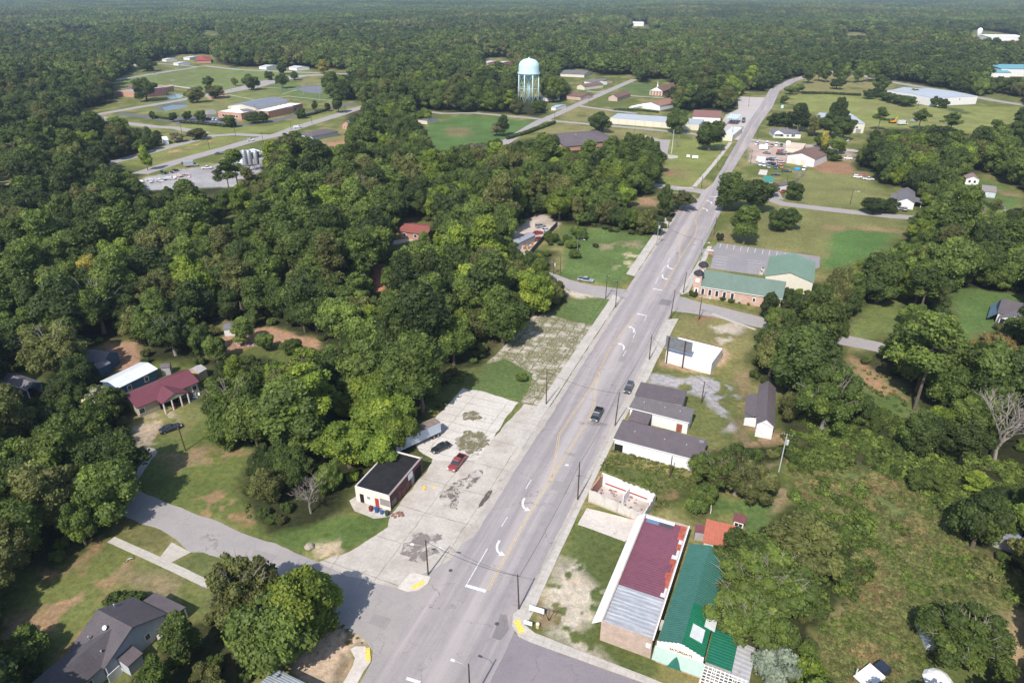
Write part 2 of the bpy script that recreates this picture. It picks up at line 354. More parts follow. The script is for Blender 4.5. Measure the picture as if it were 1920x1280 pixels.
# ------------------------------------------------------------------ open (treeless) areas, traced as photo pixels of the ground
OPEN = {
 'school': [(148,205),(215,194),(212,150),(250,134),(243,125),(292,115),(320,104),(352,102),(400,103),(408,119),(440,126),(500,127),(540,127),(600,130),(678,132),(640,141),(602,145),(598,183),(640,188),(668,190),(686,188),(676,203),(650,212),(650,262),(620,278),(584,262),(551,247),(504,270),(494,286),(487,322),(470,335),(440,345),(370,357),(336,352),(276,357),(262,340),(268,325),(200,313),(206,304),(292,282),(304,276),(302,246),(235,236),(181,222),(160,218)],
 'middle': [(768,203),(818,208),(865,215),(889,209),(1009,219),(1026,213),(1024,195),(1052,190),(1075,170),(1050,140),(1053,131),(1100,130),(1124,143),(1185,140),(1200,154),(1214,158),(1221,148),(1258,151),(1261,161),(1290,160),(1250,168),(1246,178),(1252,195),(1240,209),(1300,212),(1300,206),(1355,209),(1362,214),(1384,203),(1382,180),(1392,171),(1437,173),(1443,165),(1480,148),(1529,136),(1565,131),(1602,133),(1645,147),(1685,153),(1767,166),(1838,181),(1864,175),(1920,186),(1920,203),(1911,225),(1831,252),(1800,246),(1740,240),(1650,245),(1626,250),(1630,275),(1599,284),(1600,320),(1640,325),(1650,345),(1668,352),(1700,352),(1727,380),(1728,406),(1708,412),(1706,425),(1700,438),(1707,450),(1660,470),(1609,490),(1565,514),(1528,531),(1468,542),(1424,564),(1421,595),(1418,650),(1401,668),(1401,699),(1421,716),(1455,732),(1458,800),(1485,812),(1470,832),(1410,832),(1322,842),(1312,880),(1307,927),(1300,961),(1316,974),(1330,941),(1337,915),(1441,930),(1441,870),(1480,862),(1492,950),(1462,960),(1441,990),(1391,1008),(1357,1051),(1324,1068),(1320,1139),(1347,1172),(1404,1219),(1412,1290),(1412,1500),(470,1500),(465,1276),(504,1253),(544,1246),(598,1186),(607,1119),(524,1065),(417,1051),(403,1112),(393,1142),(319,1172),(285,1213),(205,1290),(95,1290),(80,1250),(40,1225),(0,1190),(0,1055),(30,1065),(77,1080),(141,1057),(205,1011),(219,961),(222,900),(236,880),(232,850),(258,790),(256,766),(227,740),(203,709),(175,705),(164,657),(200,640),(245,632),(262,645),(262,690),(300,680),(360,680),(385,690),(376,725),(378,760),(396,822),(425,838),(470,842),(467,862),(449,912),(463,978),(504,1006),(571,1012),(605,998),(640,962),(668,950),(664,908),(736,862),(795,855),(782,843),(776,800),(808,784),(800,745),(850,712),(880,690),(902,685),(929,665),(962,625),(1003,591),(1026,588),(1070,562),(1056,524),(1035,512),(1040,470),(975,465),(955,440),(985,415),(1012,400),(1050,418),(1130,432),(1225,447),(1238,440),(1272,402),(1262,390),(1185,386),(1171,383),(1180,372),(1231,366),(1241,348),(1238,345),(1251,302),(1238,290),(1241,262),(1194,249),(1150,262),(1127,272),(1117,283),(1053,280),(1053,255),(942,269),(932,259),(875,270),(841,280),(815,283),(795,236)],
 'lawn_east': [(1616,574),(1696,564),(1683,591),(1700,601),(1676,621),(1643,645),(1629,665),(1586,664),(1580,632),(1596,628)],
 'meadow_gap': [(1582,665),(1625,690),(1683,709),(1693,742),(1710,768),(1703,790),(1660,790),(1625,740)],
 'lawn_far_east': [(1784,541),(1864,548),(1925,551),(1925,605),(1870,600),(1850,625),(1834,645),(1784,665),(1790,611)],
 'scrub': [(1500,870),(1590,870),(1690,895),(1770,950),(1800,1020),(1812,1080),(1860,1062),(1925,1100),(1925,1300),(1530,1300),(1540,1190),(1600,1120),(1640,1060),(1600,985),(1520,960),(1490,900)],
 'yards_east': [(1795,325),(1850,325),(1880,340),(1925,362),(1925,387),(1890,398),(1868,385),(1845,372),(1808,360)],
 'dirt_track': [(380,645),(450,620),(484,611),(517,615),(597,637),(597,654),(538,679),(500,668),(453,662),(386,672)],
 'red_roof_yard': [(742,413),(775,408),(812,420),(805,440),(780,442),(765,470),(733,467),(740,437)],
 'red_gap': [(700,492),(718,496),(714,545),(701,532)],
 'small_gap': [(410,400),(442,393),(440,415),(418,425)],
 'carport_yard': [(-10,695),(60,700),(80,715),(62,737),(-10,762)],
 'yellow_lawn_west': [(-10,320),(15,330),(25,345),(-10,350)],
 'shed_spot': [(410,598),(440,598),(442,622),(412,622)],
 'tower_gap': [(971,140),(1013,140),(1013,183),(992,186),(971,180)],
 'clear_a': [(1582,60),(1628,62),(1625,67),(1588,66)],
 'clear_b': [(1268,47),(1300,47),(1300,50),(1268,50)],
 'clear_c': [(640,30),(760,29),(765,32),(645,33)],
 'clear_d': [(120,52),(185,50),(190,54),(125,56)],
 'far_plant': [(1172,32),(1240,36),(1240,54),(1172,54)],
 'far_plant_east': [(1822,54),(1912,66),(1912,80),(1822,74)],
 'blue_roofs': [(1855,136),(1925,128),(1925,144),(1855,146)],
 'far_gap_a': [(375,55),(412,60),(412,68),(375,66)],
 'far_house_row': [(905,108),(960,108),(960,122),(905,124)],
 'junk_east': [(1650,226),(1720,230),(1720,242),(1650,242)],
}
# ------------------------------------------------------------------ ground: one sheet to the horizon, its cover (grass, soil, sand) as real albedo
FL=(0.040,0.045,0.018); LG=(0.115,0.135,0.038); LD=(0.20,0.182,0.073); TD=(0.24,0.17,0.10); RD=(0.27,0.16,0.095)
SD=(0.46,0.40,0.32); GV=(0.33,0.31,0.31); BF=(0.18,0.20,0.06); WD=(0.105,0.115,0.04); BW=(0.20,0.14,0.075); GD=(0.055,0.085,0.024); LM=(0.10,0.14,0.046)
PATCH = [   # polygon (photo pixels of the ground), colour, edge softness m, warp m, cover 0..1, patch size m
 # school grounds and fields
 ([(212,152),(360,128),(440,128),(520,130),(600,134),(560,146),(480,160),(400,170),(312,158),(230,160)], (0.15,0.185,0.06), 3, 4, 1, 10),
 ([(280,133),(370,128),(430,140),(410,165),(320,158)], (0.14,0.16,0.06), 5, 8, .6, 25),
 ([(181,222),(300,240),(305,275),(290,283),(206,304),(300,318),(480,262),(430,255),(350,262)], BF, 2, 3, 1, 10),
 ([(230,305),(290,290),(400,262),(470,260),(420,276),(300,312)], (0.17,0.17,0.06), 3, 5, .6, 12),
 ([(300,287),(340,277),(400,262),(402,268),(330,285)], (0.38,0.24,0.12), 2, 3, .35, 5),
 ([(330,245),(390,252),(440,250),(520,248),(560,238),(640,216),(680,200),(640,208),(500,236),(340,232)], BF, 2, 2, 1, 10),
 ([(256,195),(340,180),(420,176),(500,165),(560,170),(600,185),(560,178),(440,200),(400,215),(330,212),(250,206)], (0.155,0.175,0.06), 2, 4, 1, 10),
 ([(330,190),(400,182),(440,190),(400,205),(330,208)], LD, 3, 6, .55, 15),
 ([(500,160),(620,150),(640,190),(570,192),(540,180)], (0.115,0.155,0.05), 2, 3, 1, 10),
 ([(560,150),(610,145),(615,158),(560,162)], LD, 3, 4, .7, 10),
 ([(290,200),(312,193),(352,190),(352,197),(318,206),(296,208)], (0.13,0.14,0.12), 1, 3, 1, 10),
 ([(388,180),(420,176),(426,183),(395,188)], (0.42,0.28,0.18), 1.5, 3, 1, 10),
 ([(600,268),(640,258),(660,262),(655,280),(620,282)], (0.34,0.20,0.12), 3, 4, .9, 10),
 ([(640,235),(655,232),(655,262),(600,268),(620,245)], LD, 3, 4, .9, 10),
 # middle fields
 ([(797,238),(860,216),(1010,228),(945,268),(880,270),(841,280),(815,283)], (0.085,0.145,0.042), 2, 3, 1, 10),
 ([(835,238),(885,240),(880,256),(840,254)], (0.17,0.15,0.07), 4, 6, .7, 15),
 ([(1010,240),(1060,232),(1110,236),(1245,250),(1240,262),(1150,262),(1060,252),(1000,256)], LD, 2, 4, .8, 14),
 ([(1045,214),(1100,192),(1150,212),(1145,232),(1060,226)], LD, 2, 4, .75, 14),
 ([(1110,185),(1140,172),(1175,190),(1240,205),(1220,212),(1150,205)], LG, 2, 4, 1, 14),
 ([(1170,155),(1215,158),(1250,172),(1220,180),(1165,172)], LM, 2, 3, 1, 14),
 ([(1243,262),(1370,262),(1345,300),(1310,350),(1240,345),(1252,300)], BF, 2, 3, 1, 10),
 ([(1250,310),(1310,320),(1300,345),(1250,340)], LD, 4, 5, .55, 14),
 ([(1245,322),(1256,318),(1265,326),(1252,331)], RD, 1, 2, .9, 5),
 # big field by the warehouse
 ([(1478,180),(1560,176),(1620,182),(1720,200),(1920,200),(1911,228),(1831,254),(1760,245),(1620,235),(1500,205)], (0.20,0.215,0.065), 3, 4, 1, 20),
 ([(1500,190),(1650,192),(1850,228),(1800,240),(1600,215)], (0.20,0.20,0.07), 5, 9, .5, 40),
 ([(1770,200),(1800,204),(1862,228),(1850,232),(1790,212)], (0.07,0.09,0.03), 3, 3, .7, 20),
 ([(1500,140),(1600,140),(1680,160),(1640,178),(1480,172)], LD, 3, 5, .8, 20),
 ([(1840,182),(1870,176),(1920,188),(1920,192)], LG, 3, 4, 1, 20),
 # east of the street, between cross streets
 ([(1490,350),(1500,318),(1600,325),(1660,360),(1668,395),(1570,388),(1465,375)], (0.175,0.18,0.066), 3, 5, 1, 15),
 ([(1500,300),(1600,306),(1600,330),(1530,322)], RD, 2, 4, .8, 8),
 ([(1405,266),(1480,272),(1480,305),(1440,312),(1405,304)], (0.40,0.31,0.26), 1.5, 3, 1, 10),
 ([(1400,308),(1470,314),(1480,330),(1400,335)], LG, 2, 3, 1, 10),
 ([(1500,272),(1600,280),(1595,300),(1540,296),(1530,285)], (0.38,0.31,0.25), 3, 5, .7, 10),
 ([(1440,385),(1560,395),(1690,410),(1690,440),(1640,470),(1540,500),(1500,470),(1350,455),(1360,420)], (0.165,0.165,0.062), 2, 4, 1, 12),
 ([(1565,430),(1690,436),(1660,468),(1570,505),(1545,500)], (0.085,0.15,0.042), 2, 3, 1, 10),
 ([(1545,425),(1690,430),(1690,436),(1560,432)], (0.27,0.18,0.1), 2, 3, .8, 8),
 ([(1345,425),(1375,430),(1370,452),(1345,448)], TD, 2, 3, .8, 8),
 ([(1550,470),(1565,460),(1560,510),(1545,505)], TD, 2, 3, .4, 8),
 # west corner lot with small bushes
 ([(1060,430),(1130,430),(1230,445),(1185,520),(1160,536),(1056,520)], (0.10,0.15,0.045), 2, 3, 1, 10),
 ([(1120,455),(1200,452),(1205,462),(1130,468)], (0.26,0.22,0.13), 2, 3, .6, 6),
 ([(1165,478),(1205,470),(1195,500),(1165,505)], (0.42,0.36,0.22), 2, 4, .45, 4),
 ([(1175,370),(1232,368),(1235,388),(1190,384)], (0.3,0.19,0.11), 2, 3, .8, 6),
 ([(1286,380),(1305,364),(1300,385),(1275,420)], (0.3,0.2,0.13), 1, 2, .8, 6),
 ([(1056,538),(1095,552),(1145,555),(1140,562),(1090,560),(1052,548)], SD, 1, 2, .8, 4),
 ([(1075,560),(1148,560),(1117,612),(1025,590)], LM, 1, 1.5, 1, 8),
 # east strip: church corner, white shops
 ([(1298,558),(1420,588),(1418,596),(1340,580),(1296,566)], LD, 1, 1.5, .9, 6),
 ([(1275,592),(1340,590),(1414,612),(1400,650),(1350,700),(1230,690)], LD, 1.5, 3, 1, 8),
 ([(1300,590),(1360,592),(1300,605)], (0.26,0.17,0.09), 1, 2, .6, 5),
 ([(1325,612),(1385,605),(1395,620),(1350,640),(1335,632)], SD, 1, 3, .75, 5),
 ([(1345,640),(1360,655),(1372,665),(1350,690),(1330,702),(1240,684),(1246,676),(1330,696),(1346,670)], (0.40,0.27,0.17), 1, 2, .85, 5),
 ([(1220,692),(1400,720),(1420,800),(1330,835),(1190,700)], (0.125,0.135,0.045), 2, 3, 1, 8),
 ([(1222,698),(1260,702),(1360,716),(1385,745),(1360,775),(1385,800),(1375,812),(1358,808),(1356,780),(1335,762),(1320,740),(1216,715)], GV, 1, 2.5, .8, 5),
 ([(1385,690),(1410,700),(1400,760),(1410,832),(1385,845),(1390,780)], TD, 2, 3, .5, 6),
 ([(1410,800),(1470,812),(1465,832),(1405,838)], (0.3,0.2,0.12), 1.5, 3, .75, 5),
 ([(1215,803),(1300,818),(1315,826),(1240,816)], (0.17,0.17,0.05), 1, 1, 1, 5),
 ([(1150,842),(1312,884),(1308,930),(1222,960),(1215,915),(1125,880)], (0.085,0.10,0.032), 1, 2, 1, 5),
 ([(1140,845),(1240,866),(1312,884),(1310,898),(1200,872),(1130,866)], (0.23,0.185,0.075), 1, 2, .8, 5),
 ([(1235,880),(1300,895),(1290,950),(1240,950)], (0.19,0.14,0.07), 2, 3, .4, 5),
 # lots by the metal roofed store
 ([(1090,985),(1190,1005),(1130,1170),(1118,1200),(1225,1240),(1222,1285),(1000,1180)], (0.10,0.125,0.04), 1, 1, 1, 5),
 ([(1045,1050),(1090,1055),(1125,1110),(1100,1150),(1095,1190),(1150,1225),(1170,1262),(1080,1225),(1040,1185),(1025,1120)], (0.47,0.41,0.32), 1.5, 2.5, .72, 2.5),
 ([(1000,1120),(1040,1110),(1045,1170),(1010,1175)], (0.22,0.16,0.09), 1, 1.5, .6, 3),
 ([(1335,935),(1440,932),(1462,950),(1445,990),(1395,1008),(1378,960),(1330,975)], (0.09,0.135,0.042), 1, 2, 1, 5),
 ([(1440,870),(1482,862),(1485,900),(1465,955),(1445,965)], (0.28,0.21,0.12), 1, 2, .5, 4),
 # scrub and hay
 ([(1480,860),(1700,890),(1830,1040),(1925,1110),(1925,1300),(1520,1300),(1560,1160),(1620,1060),(1560,960)], (0.11,0.14,0.045), 3, 5, 1, 10),
 ([(1560,930),(1650,950),(1780,1030),(1800,1120),(1700,1120),(1640,1060),(1600,980)], (0.19,0.165,0.085), 4, 6, .45, 5),
 ([(1700,960),(1800,1010),(1815,1100),(1750,1110),(1745,1020)], (0.09,0.14,0.05), 3, 5, .6, 6),
 ([(1590,1130),(1700,1130),(1740,1200),(1620,1210),(1540,1220)], (0.26,0.19,0.105), 3, 5, .5, 5),
 ([(1830,1030),(1925,1060),(1925,1130),(1870,1160),(1830,1110)], (0.17,0.14,0.07), 3, 4, .7, 6),
 ([(1905,1128),(1925,1115),(1940,1300),(1895,1290),(1885,1200)], (0.33,0.235,0.13), 1.5, 1.5, 1, 6),
 ([(1620,700),(1700,720),(1710,768),(1700,790),(1620,780)], (0.09,0.13,0.04), 3, 4, 1, 10),
 ([(1590,665),(1640,690),(1700,745),(1650,745)], (0.3,0.19,0.11), 2, 4, .5, 5),
 ([(1784,541),(1864,548),(1925,551),(1925,605),(1850,625),(1834,645),(1784,665)], (0.095,0.15,0.045), 2, 3, 1, 10),
 ([(1616,574),(1696,564),(1683,591),(1700,601),(1676,621),(1620,635),(1596,628)], (0.13,0.16,0.05), 2, 3, 1, 10),
 # west: lots along the street
 ([(902,685),(960,672),(1000,700),(996,722),(975,756),(868,728)], LM, 1, 1, 1, 5),
 ([(812,784),(868,728),(905,686),(860,690),(798,745)], (0.10,0.115,0.038), 1.5, 3, 1, 5),
 ([(640,965),(735,962),(728,985),(700,1005),(640,1035),(560,1035),(500,1008)], (0.09,0.13,0.036), 1, 1.5, 1, 5),
 ([(590,1020),(660,1005),(640,1045),(600,1050)], (0.40,0.32,0.21), 1, 2, .6, 3),
 ([(378,760),(470,842),(449,912),(463,978),(510,1008),(480,1010),(420,982),(316,945),(249,915),(240,885),(285,835)], (0.115,0.14,0.04), 1.5, 2, 1, 6),
 ([(375,750),(400,820),(470,850),(440,880),(330,840),(300,810)], (0.15,0.15,0.055), 2, 4, .6, 6),
 ([(380,930),(430,915),(460,960),(470,985),(430,985),(350,955)], (0.25,0.17,0.09), 1, 2.5, .45, 3),
 ([(300,855),(440,838),(466,850),(440,862),(330,880)], (0.25,0.18,0.1), 2, 3, .4, 4),
 ([(258,790),(330,765),(335,790),(290,835),(236,850)], (0.34,0.27,0.19), 1, 2, .75, 3),
 ([(0,1060),(80,1085),(215,1015),(410,1110),(390,1145),(320,1175),(205,1290),(0,1290)], (0.13,0.145,0.045), 2, 2, 1, 5),
 ([(0,1160),(60,1140),(150,1080),(245,1032),(262,1045),(200,1110),(130,1160),(60,1230),(0,1210)], (0.28,0.185,0.105), 2, 3, .7, 6),
 ([(230,1080),(340,1085),(320,1120),(220,1110)], (0.24,0.19,0.11), 2, 3, .6, 4),
 ([(100,1250),(170,1170),(200,1150),(180,1200),(110,1290),(90,1290)], (0.31,0.19,0.10), 1, 2, .8, 4),
 ([(215,1000),(300,1045),(322,1018),(290,990),(219,962)], (0.15,0.14,0.055), 1, 1.5, 1, 5),
 ([(330,1055),(358,1036),(423,1052),(415,1095),(400,1100)], (0.125,0.14,0.05), 1, 1.5, 1, 5),
 ([(60,1078),(150,1052),(200,1010),(206,1020),(150,1065),(80,1092)], (0.28,0.18,0.10), 1, 2, .45, 3),
 ([(545,1245),(600,1195),(640,1180),(690,1195),(690,1212),(656,1218),(665,1236),(640,1285),(560,1285)], (0.45,0.34,0.24), .6, .8, 1, 3),
 ([(640,1222),(664,1232),(640,1285),(618,1285)], (0.22,0.17,0.11), .6, 1, .8, 3),
 ([(600,1160),(640,1170),(690,1192),(690,1210),(650,1205),(620,1190)], (0.20,0.16,0.10), .6, 1, .7, 2),
 ([(200,640),(262,640),(260,690),(210,700)], (0.32,0.20,0.13), 1, 2, .9, 4),
 ([(380,645),(450,620),(484,611),(517,615),(597,637),(597,654),(560,650),(500,640),(453,655),(386,668)], (0.33,0.20,0.125), 1, 1.5, 1, 4),
 ([(500,640),(540,650),(538,679),(500,668)], LG, 1, 1.5, 1, 4),
 ([(742,440),(780,442),(765,470),(733,467)], LG, 1, 2, 1, 6),
 ([(735,452),(775,445),(780,449),(738,460)], SD, .5, 1, .8, 6),
 ([(700,490),(720,496),(716,548),(700,535)], (0.42,0.18,0.11), 1, 2, 1, 6),
 ([(960,440),(985,415),(1015,400),(1050,420),(985,480),(960,470)], (0.45,0.38,0.32), 1, 2, 1, 6),
 ([(-10,320),(15,330),(25,345),(-10,350)], (0.3,0.28,0.12), 1, 2, 1, 6),
 ([(268,336),(330,320),(372,322),(440,330),(470,345),(440,350),(276,357)], (0.32,0.31,0.31), 1, 2, 1, 6),
 ([(330,318),(395,312),(440,300),(480,285),(495,286),(487,322),(440,345),(390,330)], (0.30,0.28,0.28), 1, 2, 1, 6),
 ([(395,290),(440,278),(460,285),(400,300)], LG, 1, 2, 1, 6),
 ([(1795,335),(1850,340),(1880,352),(1920,375),(1890,397),(1845,372),(1808,360)], (0.10,0.15,0.045), 2, 3, 1, 8),
 ([(1850,350),(1925,370),(1925,378),(1880,366)], TD, 2, 2, .7, 8),
]
def build_ground():
    ys = [-400, -300, -200, -120, -60, -20, 10, 30, 44]; y = 50.0
    while y < 9500: ys.append(y); y += min(max((y*y+CAMH**2)/(683*CAMH)*1.0, 0.3), 220)
    ys = np.array(ys, float); NC = 900
    us = np.linspace(-1, 1, NC); us = np.sign(us)*(0.75*np.abs(us)+0.25*np.abs(us)**3)
    hw = np.maximum(0.84*np.maximum(ys, 0)+85, 130); hw[0:6] = 500
    X = us[None, :]*hw[:, None]; Y = np.repeat(ys[:, None], NC, 1); n = X.size
    x = X.ravel(); y = Y.ravel()
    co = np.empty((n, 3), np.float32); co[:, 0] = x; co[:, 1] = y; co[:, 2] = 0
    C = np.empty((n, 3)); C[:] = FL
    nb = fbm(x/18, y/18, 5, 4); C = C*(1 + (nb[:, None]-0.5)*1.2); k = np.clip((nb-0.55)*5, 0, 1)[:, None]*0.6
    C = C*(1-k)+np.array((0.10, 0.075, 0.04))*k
    w1 = fbm(x/3.0, y/3.0, 11, 3)-0.5; w2 = fbm(x/3.0+40, y/3.0, 13, 3)-0.5; v1 = fbm(x/14, y/14, 21, 3)-0.5; v2 = fbm(x/14+9, y/14, 23, 3)-0.5
    base = fbm(x/9, y/9, 3, 4)
    def paint(poly, col, soft, warp, cover, psize, grass=False):
        P = GG(poly); xs = [p[0] for p in P]; yy = [p[1] for p in P]; m = soft+warp+1
        sel = np.where((x > min(xs)-m) & (x < max(xs)+m) & (y > min(yy)-m) & (y < max(yy)+m))[0]
        if len(sel) == 0: return
        a = x[sel]+warp*(1.2*w1[sel]+1.6*v1[sel]); b = y[sel]+warp*(1.2*w2[sel]+1.6*v2[sel])
        d = sdpoly(a, b, P); k = np.clip(d/soft*0.5+0.5, 0, 1)
        if cover < 1:
            q = fbm(x[sel]/psize, y[sel]/psize, int(len(poly)*3+poly[0][0]) % 97, 5); t = 0.5+(0.5-cover)*0.42
            k = k*np.clip((q-t)/0.07+0.5, 0, 1)
        c = np.array(col)[None, :]
        if grass:
            g = np.clip((base[sel]-0.42)*4, 0, 1)[:, None]; c = np.array(LG)[None, :]*(1-g)+np.array(LD)[None, :]*g
        j = 1+(base[sel][:, None]-0.5)*0.5
        C[sel] = C[sel]*(1-k[:, None]) + c*j*k[:, None]
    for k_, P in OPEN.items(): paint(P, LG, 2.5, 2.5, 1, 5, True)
    for p in PATCH: paint(*p)
    R, Cn = X.shape; i = np.arange(R*Cn).reshape(R, Cn)
    q = np.stack([i[:-1, :-1], i[:-1, 1:], i[1:, 1:], i[1:, :-1]], -1).reshape(-1, 4)
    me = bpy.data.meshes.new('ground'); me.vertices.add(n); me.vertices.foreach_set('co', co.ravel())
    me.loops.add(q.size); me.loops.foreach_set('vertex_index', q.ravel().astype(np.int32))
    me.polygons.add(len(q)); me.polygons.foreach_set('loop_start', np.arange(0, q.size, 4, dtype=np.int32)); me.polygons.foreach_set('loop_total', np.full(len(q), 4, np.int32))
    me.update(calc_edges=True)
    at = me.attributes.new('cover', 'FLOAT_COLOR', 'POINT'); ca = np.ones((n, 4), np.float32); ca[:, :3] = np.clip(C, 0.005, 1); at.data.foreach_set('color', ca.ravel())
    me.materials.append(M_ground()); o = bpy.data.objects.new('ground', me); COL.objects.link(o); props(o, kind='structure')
build_ground()

# ------------------------------------------------------------------ roads, pavements, lots
ASP = (0.34, 0.313, 0.305)
a_main = M_asphalt('asphalt_main', ASP); a_side = M_asphalt('asphalt_side', (0.31, 0.285, 0.272), False); a_dark = M_asphalt('asphalt_dark', (0.12, 0.12, 0.135), False)
a_cross = M_asphalt('asphalt_cross', (0.225, 0.20, 0.215), False)
c_pale = M_concrete('concrete_pale', (0.58, 0.535, 0.48), (9, 3.0), 0.2, 0.3, rot=RA); c_slab = M_concrete('concrete_jointed', (0.50, 0.44, 0.37), (3.2, 3.2), 1.0, 0.3)
c_fore = M_concrete('concrete_forecourt', (0.50, 0.45, 0.395), (9, 9), 0.12, 0.55); c_walk = M_concrete('concrete_pavement', (0.50, 0.46, 0.41), (1.5, 1.6), 0.0, 0.4)
c_path = M_concrete('concrete_path', (0.48, 0.44, 0.38), (1.6, 1.6), 0.0, 0.3); c_clean = M_concrete('concrete_plain', (0.60, 0.54, 0.48), (0, 0), 0.1, 0.4)
P_W = M_paint('white_road_paint', (0.74, 0.72, 0.72), 0.42); P_Y = M_paint('yellow_road_paint', (0.62, 0.45, 0.20), 0.44); P_YB = M_paint('yellow_kerb_paint', (0.80, 0.58, 0.10), 0.42)
sheet('concrete_forecourt', [(596,1054),(640,1040),(700,1006),(727,988),(733,964),(800,884),(812,855),(895,858),(985,752),(1030,762),(1040,778),(960,890),(850,1045),(806,1090),(742,1104),(700,1102),(640,1085)], 0.012, c_fore, amp=0.3)
sheet('concrete_slab_pale', [(868,727),(920,738),(972,754),(893,862),(815,862),(786,845),(774,815),(811,786)], 0.018, c_pale, amp=0.35)
sheet('concrete_slab_jointed', [(962,632),(912,682),(945,672),(1000,700),(996,722),(972,756),(1022,765),(1045,722),(1119,612),(1023,590),(1003,589)], 0.016, c_slab, amp=0.4)
road('warehouse_road', [(1600,136),(1643,149),(1683,156),(1767,170),(1838,184),(1930,199)], 10, 0.012, a_side)
road('cross_street_west', [(1180,342),(1262,352),(1310,358),(1345,366)], 8, 0.014, a_side)
road('cross_street_east', [(1372,362),(1448,375),(1468,382),(1565,394),(1660,404),(1710,408),(1830,420)], 7, 0.014, a_side)
road('car_lot_street', [(1395,262),(1420,263),(1475,271),(1530,274),(1610,284)], 6, 0.014, M_asphalt('asphalt_pale', (0.40, 0.36, 0.33), False))
sheet('gas_station_lot', [(1382,181),(1432,183),(1442,189),(1422,212),(1388,264),(1350,256),(1350,236),(1362,215),(1384,205),(1384,195)], 0.010, M_asphalt('asphalt_lot', (0.42, 0.38, 0.36), False))
sheet('church_parking_lot', [(1345,455),(1537,481),(1536,502),(1500,512),(1424,516),(1331,503),(1338,478),(1314,474),(1312,468),(1338,464)], 0.012, M_asphalt('asphalt_parking', (0.25, 0.235, 0.24), False))
road('middle_street', [(935,272),(944,269),(1009.5,229),(1043,215),(1093.5,191.5),(1144,169),(1190,149)], 7.5, 0.012, a_side)
road('back_street', [(700,199),(760,205),(830,213),(889,212),(1009,223),(1040,227),(1110,233.5),(1200,241),(1290,250),(1345,257),(1390,262)], 6, 0.008, a_side)
road('storage_drive', [(1080,197),(1093,200),(1144,207),(1194,213)], 6, 0.010, a_side)
road('house_drive', [(1100,171),(1119,173),(1142,170)], 6, 0.010, a_side)
road('church_drive', [(1165,178),(1200,181),(1245,184)], 4, 0.010, a_side)
road('highway', [(262,326),(267,324),(336,302),(420,279),(470,264),(524,252),(554,240),(640,214),(668,204),(720,190)], 10, 0.014, a_side)
road('park_street', [(190,310),(208,305),(290,283),(353,266),(400,254.5),(440,252),(505,255)], 8, 0.012, a_side)
road('school_street', [(150,217),(181,215),(255,202),(316,192),(370,182),(420,173),(470,163),(514,151),(571,142),(640,139),(680,138)], [9,9,9,9,10,16,22,22,16,12,10], 0.010, a_side)
road('school_back_street', [(181,219),(235,231),(289,237.5),(329,240),(386,250)], 8, 0.008, a_side)
road('field_street', [(205,152),(212,151),(362,127),(385,124),(450,131),(520,134),(600,137)], 8, 0.008, a_side)
road('field_path', [(295,119),(375,126)], 5, 0.006, a_side)
road('school_drive', [(222,213),(275,219),(320,226),(400,233),(450,235),(500,229.5),(560,216),(632,201),(665,194)], 8, 0.016, a_dark)
sheet('school_parking_lot', [(326,221),(392,216),(440,222),(448,232),(420,238),(325,231)], 0.018, a_dark)
road('yard_drive', [(1452,360),(1460,374)], 5, 0.010, a_side)
road('west_pavement_far', [(1268,352),(1300,352)], 2, 0.02, c_walk)
road('pavement_park', [(1302,350),(1343,302),(1370,267)], 2.2, 0.03, c_walk)
for pl, w in (([(430,178),(480,188),(545,180)],1.6), ([(530,176),(560,168),(500,164)],1.6), ([(545,181),(600,187),(640,190)],1.6), ([(316,160),(352,165),(372,167)],5)):
    road('school_path', pl, w, 0.02, c_path)
sheet('storm_pond', [(312,178),(330,177),(345,178),(340,184),(318,186),(312,183)], 0.02, M_plain('pond_water', (0.10,0.16,0.19), 0.15, 0, .05, .5, .6), amp=.5)
sheet('storm_basin', [(304,202),(322,197),(350,197),(352,200),(335,204),(310,208)], 0.02, M_plain('basin_water', (0.13,0.17,0.19), 0.3, 0, .15, .3, .5), amp=.5)
road('side_street_west', [(960,498),(1010,512),(1057,529.5),(1090,540),(1150,551),(1195,560)], [7,7,7,8,10,14], 0.018, a_side)
road('side_street_east', [(1236,566),(1280,571),(1300,576),(1350,586),(1416,602),(1500,620),(1600,641),(1650,651),(1760,690)], [14,12,10,8.5,8,8,7,7,7], 0.018, a_side)
sheet('west_street', [(222,900),(249,914),(316,944),(417,981),(480,1008),(517,1018),(551,1035),(600,1054),(650,1080),(742,1101),(812,1068),(856,1044),(830,1180),(760,1290),(668,1290),(683,1266),(697,1240),(699,1220),(688,1205),(675,1190),(632,1167),(560,1112),(470,1074),(423,1052),(380,1035),(356,1035),(326,1008),(289,988),(215,961),(190,930)], 0.020, a_side, amp=0.2)
sheet('drive_shaded', [(215,925),(226,885),(246,852),(276,838),(296,846),(272,878),(256,905),(262,925)], 0.016, a_side, amp=.3)
sheet('east_street', [(930,1190),(957,1176),(972,1193),(996,1204),(1060,1227),(1211,1281),(1500,1400),(1500,1700),(860,1500)], 0.022, a_cross, amp=0)
